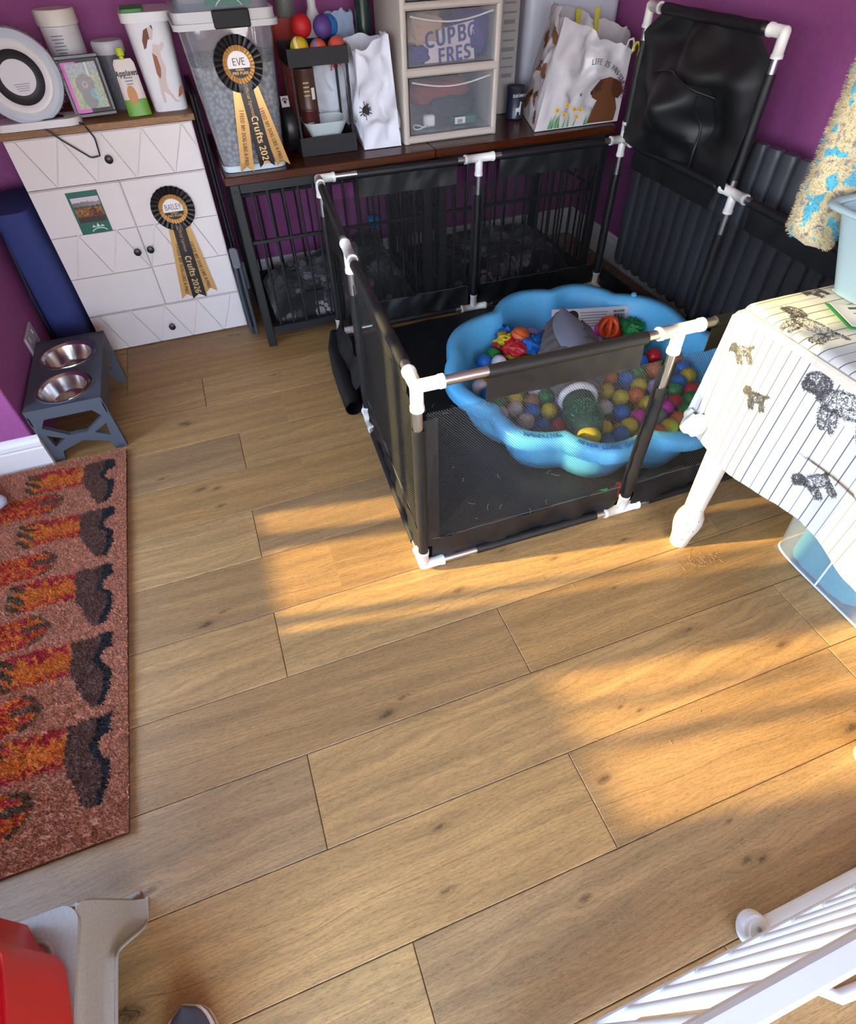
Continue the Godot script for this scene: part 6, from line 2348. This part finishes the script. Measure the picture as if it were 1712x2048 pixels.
func build_table():
	var xL = 1.085
	var zB = -0.875
	var top = 0.76
	var zF = -0.05
	var t = thing("side_table", "white painted wooden table with turned legs under a cloth", "table", Vector3(1.38, 0, -0.46))
	var paint = grainy("chipped_white_paint", col(214, 206, 188), 0.45, 6.0, 0.93, 1.0, 0.05)
	var g = wg(t)
	g.box(Vector3(1.385, 0.745, -0.4625), Vector3(0.66, 0.022, 0.825), 0.004)
	obj(g, "tabletop", paint, t)
	var prof = [Vector2(0, 0), Vector2(0.024, 0), Vector2(0.027, 0.004), Vector2(0.029, 0.03), Vector2(0.031, 0.045), Vector2(0.038, 0.075), Vector2(0.041, 0.1), Vector2(0.039, 0.125), Vector2(0.032, 0.142), Vector2(0.0275, 0.152), Vector2(0.029, 0.2), Vector2(0.034, 0.4), Vector2(0.037, 0.6), Vector2(0.037, 0.735), Vector2(0, 0.735)]
	for x in [1.105, 1.665]:
		for z in [-0.815, -0.11]:
			g = wg(t)
			g.lathe(prof, 24, Transform3D(Basis.IDENTITY, Vector3(x, 0, z)), 50.0)
			obj(g, "leg", paint, t)
	for q in [[1.385, -0.84, 0.5, 0.018], [1.385, -0.085, 0.5, 0.018], [1.08, -0.46, 0.018, 0.62], [1.69, -0.46, 0.018, 0.62]]:
		g = wg(t)
		g.box(Vector3(q[0], 0.685, q[1]), Vector3(q[2], 0.09, q[3]))
		obj(g, "apron", paint, t)
	# paint chips low on the near leg
	var rng = RandomNumberGenerator.new()
	rng.seed = 44
	for k in 16:
		var y = rng.randf_range(0.02, 0.2)
		var r = 0.0
		for q in prof.size() - 1:
			if prof[q + 1].y >= y and prof[q].y <= y and prof[q + 1].y > prof[q].y: r = lerp(prof[q].x, prof[q + 1].x, (y - prof[q].y) / (prof[q + 1].y - prof[q].y))
		var a = rng.randf_range(PI * 0.5, PI * 1.3)
		g = wg(t)
		g.box(Vector3(1.105 + cos(a) * r, y, -0.815 + sin(a) * r), Vector3(0.0016, rng.randf_range(0.001, 0.003), rng.randf_range(0.002, 0.006)), 0.0, Basis(Vector3.UP, -a))
		obj(g, "paint_chip", mat("chip_dark", col(92, 74, 58), 0.8), t)
	# the cloth
	t = thing("tablecloth", "cream striped tablecloth with sketched dogs on the white table", "tablecloth", Vector3(1.38, top, -0.46))
	var n = FastNoiseLite.new()
	n.frequency = 3.0
	var edge = func(a):
		var r = 0.028
		if a <= 0.0: return Vector2(a, 0.0)
		if a < r * PI / 2: return Vector2(r * sin(a / r), r * (1.0 - cos(a / r)))
		return Vector2(r, r + a - r * PI / 2)
	var drape = func(u, v):
		var s = -0.63 + u * 1.0      # beyond the left edge when above 0
		var r = 0.325 - v * 1.15     # beyond the back edge when above 0
		var a = edge.call(s)
		var b = edge.call(r)
		var p
		var hem = clamp(max(a.y, b.y) / 0.32, 0.0, 1.0)
		if a.y > 0.0 and b.y > 0.0:
			var m = max(a.y, b.y)
			var phi = atan2(b.y, a.y)
			var fold = 0.012 + 0.05 * min(a.y, b.y) * sin(phi * 2.0)
			p = Vector3(xL + 0.0 - 0.028 * min(1.0, a.y * 40.0) - cos(phi) * fold * m * 2.2, top + 0.0035 - m, zB - 0.028 * min(1.0, b.y * 40.0) - sin(phi) * fold * m * 2.2)
		else:
			p = Vector3(xL - a.x - a.y * 0.02, top + 0.0035 - a.y - b.y, zB - b.x - b.y * 0.02 if r > 0.0 else zB - r)
			p.x -= hem * (0.016 * sin(p.z * 17.0 + 1.0) + 0.012 * n.get_noise_2d(p.z * 1.2, 3.0)) if a.y > 0.0 else 0.0
			if a.y > 0.2: p.y += 0.012 * sin(p.z * 9.0)
		p += Vector3(0, 1, 0) * n.get_noise_2d(p.x * 2.0, p.z * 2.0) * 0.0015
		return p
	g = wg(t)
	g.surf(drape, 110, 120, 0.0012)
	obj(g, "cloth", mat("dog_cloth", Color.WHITE, 0.6, 0.0, {"albedo_texture": cloth_tex(), "backlight_enabled": true, "backlight": Color(0.2, 0.2, 0.19)}), t)
	# gathered corner knot
	g = wg(t)
	g.surf(func(u, v):
		var a = u * TAU
		var r = 0.03 * (0.5 + 0.5 * sin(v * PI)) * (1.0 + 0.35 * sin(a * 4.0 + v * 3.0))
		return Vector3(1.05 + cos(a) * r, 0.405 + v * 0.07, -0.885 + sin(a) * r), 28, 10)
	obj(g, "gathered_corner", mat("cloth_plain", col(222, 224, 214), 0.65), t)
	build_on_table(top + 0.005)
	# clear box under the table
	t = thing("clear_crate", "clear plastic crate holding turquoise cloth under the table", "storage box", Vector3(1.50, 0, -0.40))
	var cl = mat("crate_clear", Color(0.8, 0.86, 0.92, 0.14), 0.15, 0.0, {"transparency": BaseMaterial3D.TRANSPARENCY_ALPHA})
	g = G.new()
	g.surf(func(u, v):
		var a = u * TAU
		var e = 0.22
		return Vector3(sign(cos(a)) * pow(abs(cos(a)), e) * (0.135 + v * 0.02), 0.003 + v * 0.27, sign(sin(a)) * pow(abs(sin(a)), e) * (0.30 + v * 0.02)), 64, 4, 0.002)
	obj(g, "walls", cl, t)
	g = G.new()
	g.box(Vector3(0, 0.004, 0), Vector3(0.265, 0.003, 0.59))
	obj(g, "base", cl, t)
	for v in [0.012, 0.985]:
		g = G.new()
		var rp = []
		for k in 64:
			var a = TAU * k / 64.0
			var e = 0.22
			rp.append(Vector3(sign(cos(a)) * pow(abs(cos(a)), e) * (0.135 + v * 0.02), 0.003 + v * 0.27, sign(sin(a)) * pow(abs(sin(a)), e) * (0.30 + v * 0.02)))
		g.tube(rp, 0.0035, 6, false, true)
		obj(g, "rim", mat("crate_rim", col(216, 224, 230), 0.25), t)
	g = G.new()
	g.tube([Vector3(-0.1385, 0.01, -0.13), Vector3(-0.156, 0.26, -0.13)], 0.003, 6)
	obj(g, "rib", mat("crate_rim", col(216, 224, 230), 0.25), t)
	var tq = thing("turquoise_cloth", "turquoise cloth folded inside the clear crate", "cloth", Vector3(1.50, 0.008, -0.55))
	g = G.new()
	g.surf(func(u, v):
		var a = u * TAU
		var e = 0.5
		return Vector3(sign(cos(a)) * pow(abs(cos(a)), e) * (0.118 + 0.01 * n.get_noise_2d(u * 5.0, v * 3.0)), v * 0.2, sign(sin(a)) * pow(abs(sin(a)), e) * 0.125), 40, 8)
	g.smooth(true, 7)
	for k in 40:
		var e = 0.5
		var f = func(a): return Vector3(sign(cos(a)) * pow(abs(cos(a)), e) * 0.118, 0.2, sign(sin(a)) * pow(abs(sin(a)), e) * 0.125)
		g.tri(Vector3(0, 0.21, 0), f.call(TAU * k / 40.0), f.call(TAU * (k + 1) / 40.0))
	obj(g, "cloth", grainy("turquoise_cloth", col(84, 190, 200), 0.8, 8.0, 0.8, 1.0), tq)
	var pk = thing("grey_packets", "pale grey packets stacked inside the clear crate", "packets", Vector3(1.50, 0.008, -0.27))
	g = G.new()
	g.box(Vector3(0, 0.08, 0), Vector3(0.22, 0.16, 0.24), 0.02)
	obj(g, "packet", grainy("packet_grey", col(176, 172, 180), 0.6, 6.0, 0.7, 1.0), pk)

func build_on_table(Y):
	var g
	# blue-grey tub
	var t = thing("grey_tub", "pale blue-grey plastic tub standing on the tablecloth", "tub", Vector3(1.425, Y, -0.742))
	var m = mat("tub_bluegrey", col(164, 188, 190), 0.35)
	var wall = func(grow):
		return func(u, v):
			var a = u * TAU
			var e = 0.16
			return Vector3(sign(cos(a)) * pow(abs(cos(a)), e) * (lerp(0.15, 0.226, v) + grow), 0.002 + v * 0.185, sign(sin(a)) * pow(abs(sin(a)), e) * (lerp(0.125, 0.15, v) + grow))
	g = G.new()
	g.surf(wall.call(0.0), 56, 6, 0.003)
	obj(g, "wall", m, t)
	g = G.new()
	g.box(Vector3(0, 0.004, 0), Vector3(0.29, 0.004, 0.242), 0.001)
	obj(g, "base", m, t)
	g = G.new()
	var rim = []
	for k in 56: rim.append(wall.call(0.012).call(k / 56.0, 1.0))
	g.tube(rim, 0.012, 8, false, true, 0.5)
	obj(g, "rim", m, t)
	# things in it
	var w = thing("white_remote", "small white remote lying in the blue-grey tub", "remote", Vector3(1.33, Y + 0.15, -0.70))
	g = G.new()
	g.box(Vector3(0, 0.0, 0), Vector3(0.05, 0.02, 0.1), 0.008, Basis(Vector3.UP, 0.5))
	obj(g, "body", mat("white_plastic", col(226, 226, 224), 0.35), w)
	w = thing("black_lead", "black nylon dog lead coiled in the blue-grey tub", "lead", Vector3(1.46, Y + 0.012, -0.70))
	g = G.new()
	var pts = []
	for k in 60:
		var a = k * 0.62
		pts.append(Vector3(cos(a) * (0.05 + 0.015 * sin(k * 0.9)), 0.012 + k * 0.0021 + 0.01 * sin(k * 1.3), sin(a) * (0.05 + 0.012 * cos(k * 0.7))))
	g.tube(pts, 0.009, 6, true, false, 0.3)
	obj(g, "webbing", mat("black_webbing", col(26, 26, 28), 0.8), w)
	# white wire rack
	t = thing("wire_rack", "white wire drying rack standing behind the blue-grey tub", "wire rack", Vector3(1.44, Y + 0.008, -0.82))
	var wm = mat("white_wire", col(228, 228, 226), 0.35)
	for k in 9:
		g = G.new()
		g.tube([Vector3(-0.12 + k * 0.03, 0.0, 0), Vector3(-0.12 + k * 0.03, 0.72, 0)], 0.0028, 6)
		obj(g, "wire", wm, t)
	for k in 13:
		g = G.new()
		g.tube([Vector3(-0.125, 0.02 + k * 0.057, 0.003), Vector3(0.125, 0.02 + k * 0.057, 0.003)], 0.0026, 6)
		obj(g, "wire", wm, t)
	for x in [-0.11, 0.11]:
		g = G.new()
		g.tube([Vector3(x, 0.004, -0.02), Vector3(x, 0.004, 0.035)], 0.004, 6)
		obj(g, "foot", wm, t)
	# fluffy towel over its end
	t = thing("fluffy_towel", "cream fluffy towel with turquoise flowers hung on the wire rack", "towel", Vector3(1.30, Y + 0.08, -0.975))
	var W = 192
	var H = 384
	var b = PackedByteArray()
	b.resize(W * H * 3)
	var n = FastNoiseLite.new()
	n.frequency = 0.03
	n.seed = 5
	var n2 = FastNoiseLite.new()
	n2.frequency = 0.16
	for y in H:
		for x in W:
			var c = Color(0.78, 0.72, 0.55)
			var q = n.get_noise_2d(x * 1.2, y * 0.9)
			if q > 0.24: c = Color(0.32, 0.66, 0.74)
			elif q < -0.26 and n2.get_noise_2d(x, y) > -0.05: c = Color(0.55, 0.52, 0.5)
			var d = n2.get_noise_2d(x * 2.0, y * 2.0) * 0.1
			put(b, W, x, y, Color(c.r + d, c.g + d, c.b + d))
	var tt = tex_of(b, W, H)
	var nn = FastNoiseLite.new()
	nn.frequency = 20.0
	var f = func(u, v):
		var a = u * TAU
		var y = v * 0.55
		var r = 1.0 if v > 0.05 else pow(max(0.0, 1.0 - pow(1.0 - v / 0.05, 2.0)), 0.4)
		var p = Vector3(cos(a) * 0.068 * r - 0.02, y - 0.03 * r * cos(a) * (1.0 - v) - 0.02, sin(a) * 0.042 * r)
		return p + Vector3(cos(a), 0, sin(a)) * nn.get_noise_3d(p.x, p.y, p.z) * 0.006
	g = G.new()
	g.surf(f, 40, 70)
	obj(g, "towelling", mat("towel_print", Color.WHITE, 1.0, 0.0, {"albedo_texture": tt, "rim_enabled": true, "rim": 0.6, "backlight_enabled": true, "backlight": Color(0.2, 0.19, 0.15)}), t)
	# its loose loops
	var lp = G.new()
	lp.smooth(false)
	lp.quad(Vector3(-0.0007, 0, 0), Vector3(0.0007, 0, 0), Vector3(0.0004, 0.006, 0.001), Vector3(-0.0004, 0.006, 0.001))
	var mm = MultiMesh.new()
	mm.transform_format = MultiMesh.TRANSFORM_3D
	mm.use_colors = true
	mm.mesh = mesh_of(lp)
	var rng = RandomNumberGenerator.new()
	rng.seed = 2
	mm.instance_count = 9000
	var im = tt.get_image()
	for k in 9000:
		var u = rng.randf()
		var v = rng.randf_range(0.01, 0.99)
		var a = u * TAU
		var nrm = Vector3(cos(a) * 0.6, -0.4 if v < 0.06 else 0.0, sin(a)).normalized()
		var bs = Basis(Quaternion(Vector3.UP, nrm)) * Basis(Vector3.UP, rng.randf() * TAU) * Basis(Vector3.RIGHT, rng.randf_range(-0.9, 0.9))
		mm.set_instance_transform(k, Transform3D(bs, f.call(u, v)))
		mm.set_instance_color(k, im.get_pixel(int(u * 191), int(v * 383)).srgb_to_linear())
	var mi = MultiMeshInstance3D.new()
	mi.name = "loops"
	mi.multimesh = mm
	mi.material_override = mat("coir_fibre", Color.WHITE, 1.0, 0.0, {"vertex_color_use_as_albedo": true})
	mi.set_meta("kind", "stuff")
	t.add_child(mi)
	# leaflet
	t = thing("leaflet", "white leaflet with green border lying on the tablecloth", "leaflet", Vector3(1.26, Y, -0.74))
	t.rotation.y = -0.35
	g = G.new()
	g.surf(func(u, v): return Vector3((u - 0.5) * 0.15, 0.002 + 0.006 * pow(abs(u - 0.5) * 2.0, 3.0), (v - 0.5) * 0.11), 10, 4, 0.0006)
	obj(g, "sheet", mat("leaflet_green", col(48, 140, 62), 0.5), t)
	g = G.new()
	g.surf(func(u, v): return Vector3((u - 0.46) * 0.138, 0.003 + 0.006 * pow(abs(u - 0.5) * 1.9, 3.0), (v - 0.54) * 0.096), 10, 4, 0.0006)
	obj(g, "print_area", mat("card_white", col(232, 228, 222), 0.5), t)
	text("RESIST", 0.012, mat("print_grey", col(74, 74, 74), 0.5), t, Transform3D(Basis(Vector3.RIGHT, -PI / 2), Vector3(0.0, 0.0045, 0.03)))
	for k in 2:
		g = G.new()
		g.box(Vector3(0.015, 0.0042, -0.035 + k * 0.022), Vector3(0.09, 0.0006, 0.008 if k == 0 else 0.002))
		obj(g, "print_bar", mat("print_grey", col(74, 74, 74), 0.5), t)
	g = G.new()
	g.lathe([Vector2(0, 0.0048), Vector2(0.007, 0.0046)], 14, Transform3D(Basis.IDENTITY, Vector3(0.045, 0, -0.012)))
	obj(g, "print_dot", mat("sign_red", col(168, 40, 44), 0.5), t)

# ---------------------------------------------------------------- nearest things: stool, shoe, gate
func build_front():
	var g
	var m = grainy("stool_plastic", col(178, 178, 166), 0.5, 9.0, 0.9, 1.0, 0.05)
	var t = thing("step_stool", "grey-white plastic step stool with ribbed tread on the floor", "step stool", Vector3(-0.728, 0, -0.185))
	t.rotation.y = 0.0
	var H = 0.215
	# top with rounded edge
	g = G.new()
	g.prism(rrect(-0.19, -0.2, 0.19, 0.2, 0.035, 6), H - 0.012, H, Transform3D(Basis(Vector3.RIGHT, -PI / 2), Vector3.ZERO), true)
	obj(g, "tread", m, t)
	# tread inset with a raised rim
	g = G.new()
	g.prism(rrect(-0.15, -0.155, 0.15, 0.155, 0.03, 6), H, H + 0.0015, Transform3D(Basis(Vector3.RIGHT, -PI / 2), Vector3.ZERO), true)
	obj(g, "grip_mat", mat("grip_mauve", col(164, 150, 152), 0.7), t)
	g = G.new()
	var rp = []
	for p in rrect(-0.153, -0.158, 0.153, 0.158, 0.032, 6): rp.append(Vector3(p.x, H + 0.001, -p.y))
	g.tube(rp, 0.004, 8, false, true)
	obj(g, "rim", m, t)
	# grip pimples
	var pm = G.new()
	pm.smooth(false)
	for q in 4:
		var a0 = TAU * q / 4.0
		var a1 = TAU * (q + 1) / 4.0
		pm.tri(Vector3(0, 0.0014, 0), Vector3(cos(a0), 0, sin(a0)) * 0.0022, Vector3(cos(a1), 0, sin(a1)) * 0.0022)
	var mm = MultiMesh.new()
	mm.transform_format = MultiMesh.TRANSFORM_3D
	mm.mesh = mesh_of(pm)
	mm.instance_count = 56 * 58
	for j in 58:
		for i in 56: mm.set_instance_transform(j * 56 + i, Transform3D(Basis.IDENTITY, Vector3(-0.14 + i * 0.0051, H + 0.0014, -0.146 + j * 0.0051)))
	var mi = MultiMeshInstance3D.new()
	mi.name = "grip_pimples"
	mi.multimesh = mm
	mi.material_override = mat("grip_mauve", col(164, 150, 152), 0.7)
	mi.set_meta("kind", "stuff")
	t.add_child(mi)
	# skirts that flare outward and arch up between the feet
	for k in 4:
		var along = 0.2 if k % 2 == 0 else 0.19
		var offd = 0.19 if k % 2 == 0 else 0.2
		g = G.new(Transform3D(Basis(Vector3.UP, k * PI / 2), Vector3.ZERO))
		g.surf(func(u, v):
			var q = (u - 0.5) * 2.0
			var e = pow(abs(q), 5.0)
			var low = lerp(0.115, 0.0, smoothstep(0.55, 0.82, abs(q)))
			var y = lerp(H - 0.004, low, v)
			var fl = (H - y) * 0.11
			return Vector3(offd - 0.008 * (1.0 - min(1.0, v * 8.0)) + fl + 0.012 * smoothstep(0.85, 1.0, v), y, q * (along + fl - 0.002)), 44, 12, 0.003)
		obj(g, "skirt", m, t)
		g = G.new(Transform3D(Basis(Vector3.UP, k * PI / 2), Vector3.ZERO))
		var lip = []
		for s in 45:
			var q = (s / 44.0 - 0.5) * 2.0
			var low = lerp(0.115, 0.0, smoothstep(0.55, 0.82, abs(q)))
			var fl = (H - low) * 0.11
			lip.append(Vector3(offd + fl + 0.012, low + 0.002, q * (along + fl)))
		g.tube(lip, 0.004, 6)
		obj(g, "skirt_lip", m, t)
	# red plastic case resting on it
	t = thing("red_case", "bright red moulded plastic case resting on the step stool", "case", Vector3(-0.62, 0.218, -0.2))
	var red = mat("red_plastic", col(206, 26, 40), 0.32)
	var poly = PackedVector2Array()
	for q in [[-0.70, 0.372], [-0.60, 0.385], [-0.562, 0.372], [-0.548, 0.345], [-0.532, 0.322], [-0.512, 0.31], [-0.498, 0.29], [-0.489, 0.25], [-0.478, 0.19], [-0.462, 0.05], [-0.70, 0.05]]: poly.append(Vector2(min(q[0] + 0.62, 9.0) - (0.052 if q[0] > -0.69 else 0.03), q[1] - 0.2))
	var lay = [[0.0, 0.008], [0.008, 0.0], [0.175, 0.0], [0.188, 0.006], [0.196, 0.016]]
	for k in lay.size() - 1:
		g = G.new(Transform3D(Basis(Vector3.RIGHT, -PI / 2), Vector3.ZERO))
		var sh = Geometry2D.offset_polygon(poly, -lay[k][1] - 0.0001)
		g.prism(sh[0], lay[k][0], lay[k + 1][0], Transform3D.IDENTITY, true)
		obj(g, "shell", red, t)
	g = G.new(Transform3D(Basis(Vector3.RIGHT, -PI / 2), Vector3.ZERO))
	var inner = Geometry2D.offset_polygon(poly, -0.032)
	var inner2 = Geometry2D.offset_polygon(poly, -0.04)
	g.prism(inner[0], 0.188, 0.2, Transform3D.IDENTITY, true)
	obj(g, "raised_panel", red, t)
	g = G.new(Transform3D(Basis(Vector3.RIGHT, -PI / 2), Vector3.ZERO))
	g.prism(inner2[0], 0.2, 0.2025, Transform3D.IDENTITY, true)
	obj(g, "label_panel", mat("red_panel", col(196, 70, 84), 0.5), t)
	# the shoe
	t = thing("slip_on_shoe", "grey canvas shoe with cream rubber sole on the floor", "shoe", Vector3(-0.42, 0, -0.062))
	t.rotation.y = 0.1
	var half = func(s): return (0.045 * sqrt(max(0.0, 1.0 - pow(1.0 - s / 0.25, 2.0))) if s < 0.25 else lerp(0.045, 0.032, (s - 0.25) / 0.75)) if s < 0.93 else 0.032 * sqrt(max(0.0, (1.0 - s) / 0.07))
	var solep = func(grow, y):
		var p = PackedVector2Array()
		for k in 25: p.append(Vector2(half.call(k / 24.0) + grow * (1.0 if k > 0 else 0.0), 0.14 - k / 24.0 * 0.28 + (grow if k == 0 else 0.0)))
		for k in range(23, 0, -1): p.append(Vector2(-half.call(k / 24.0) - grow, 0.14 - k / 24.0 * 0.28))
		return p
	var cream = mat("shoe_rubber", col(220, 212, 198), 0.6)
	var dark = mat("shoe_stripe", col(44, 42, 56), 0.6)
	for q in [[0.0045, 0.0, 0.014, cream, "outsole"], [0.0035, 0.014, 0.017, dark, "stripe"], [0.003, 0.017, 0.028, cream, "foxing"]]:
		g = G.new(Transform3D(Basis(Vector3.RIGHT, -PI / 2), Vector3.ZERO))
		g.prism(solep.call(q[0], 0), q[1], q[2], Transform3D.IDENTITY, true)
		obj(g, q[4], q[3], t)
	g = G.new()
	g.surf(func(u, v):
		var s = v
		var a = (u - 0.5) * PI
		var w = max(0.002, half.call(clamp(s, 0.001, 0.999)) - 0.002)
		var h = lerp(0.012, 0.055, smoothstep(0.0, 0.5, s))
		return Vector3(sin(a) * w, 0.027 + cos(a) * h, -0.14 + s * 0.28), 18, 28)
	obj(g, "upper", grainy("shoe_canvas", col(92, 98, 110), 0.85, 50.0, 0.85, 1.0, 0.1), t)
	# white safety gate
	t = thing("safety_gate", "white metal safety gate with upright bars standing on the floor", "safety gate", Vector3(0.55, 0, 0.082))
	var wm = mat("gate_white", col(224, 224, 222), 0.35)
	g = wg(t)
	g.box(Vector3(0.56, 0.048, 0.084), Vector3(1.0, 0.022, 0.024), 0.003)
	obj(g, "bottom_rail", wm, t)
	g = wg(t)
	g.box(Vector3(0.56, 0.715, 0.078), Vector3(1.0, 0.03, 0.024), 0.004)
	obj(g, "top_rail", wm, t)
	for k in 13:
		var x = 0.10 + k * 0.0735
		g = wg(t)
		g.tube([Vector3(x, 0.05, 0.084), Vector3(x, 0.71, 0.08)], 0.0085, 12)
		obj(g, "bar", wm, t)
		g = wg(t)
		g.tube([Vector3(x, 0.057, 0.084), Vector3(x, 0.064, 0.084)], 0.0105, 12)
		obj(g, "weld", wm, t)
	for x in [0.05, 1.07]:
		g = wg(t)
		g.box(Vector3(x, 0.38, 0.081), Vector3(0.024, 0.76, 0.026), 0.003)
		obj(g, "stile", wm, t)
	# threshold bar on the floor with its round cup
	g = wg(t)
	g.box(Vector3(0.86, 0.0125, 0.066), Vector3(0.44, 0.025, 0.026), 0.003)
	obj(g, "threshold_bar", wm, t)
	g = wg(t)
	g.lathe([Vector2(0, 0.024), Vector2(0.018, 0.024), Vector2(0.02, 0.021), Vector2(0.028, 0.02), Vector2(0.031, 0.016), Vector2(0.032, 0.0), Vector2(0, 0)], 28, Transform3D(Basis(Vector3.RIGHT, 0.5), Vector3(0.622, 0.012, 0.06)))
	var cup = obj(g, "cup", wm, t)
	g = wg(t)
	g.lathe([Vector2(0, 0.003), Vector2(0.004, 0.003), Vector2(0.005, 0.0)], 10, Transform3D(Basis(Vector3.RIGHT, 0.5), Vector3(0.624, 0.036, 0.068)))
	obj(g, "screw", mat("screw_grey", col(170, 170, 170), 0.3, 0.8), cup)
	g = wg(t)
	g.bar(Vector3(0.615, 0.034, 0.052), Vector3(0.63, 0.033, 0.05), 0.003, 0.002)
	obj(g, "slot", mat("slot_grey", col(150, 150, 150), 0.5), cup)
	g = wg(t)
	g.tube([Vector3(0.62, 0.012, 0.105), Vector3(0.66, 0.012, 0.165), Vector3(0.70, 0.012, 0.2), Vector3(0.86, 0.012, 0.215), Vector3(1.05, 0.012, 0.215)], 0.0115, 12)
	obj(g, "floor_frame", wm, t)
	# dry crumbs of bedding swept against the table leg
	t = thing("bedding_crumbs", "scattered dry bedding crumbs on the floor by the table leg", "crumbs", Vector3(1.13, 0, -0.73))
	t.set_meta("kind", "stuff")
	g = G.new()
	var rng = RandomNumberGenerator.new()
	rng.seed = 91
	for k in 90:
		var c = Vector3(rng.randfn(0.0, 0.045), 0.0008, rng.randfn(0.0, 0.014)) if k < 55 else Vector3(rng.randf_range(-0.75, 0.3), 0.0008, rng.randf_range(-0.12, 0.45))
		var a = rng.randf() * TAU
		var l = rng.randf_range(0.002, 0.007)
		g.bar(c - Vector3(cos(a), 0, sin(a)) * l, c + Vector3(cos(a), 0.0006, sin(a)) * l, 0.0012, 0.0012)
	obj(g, "crumbs", mat("crumb_straw", col(186, 140, 84), 0.9), t)
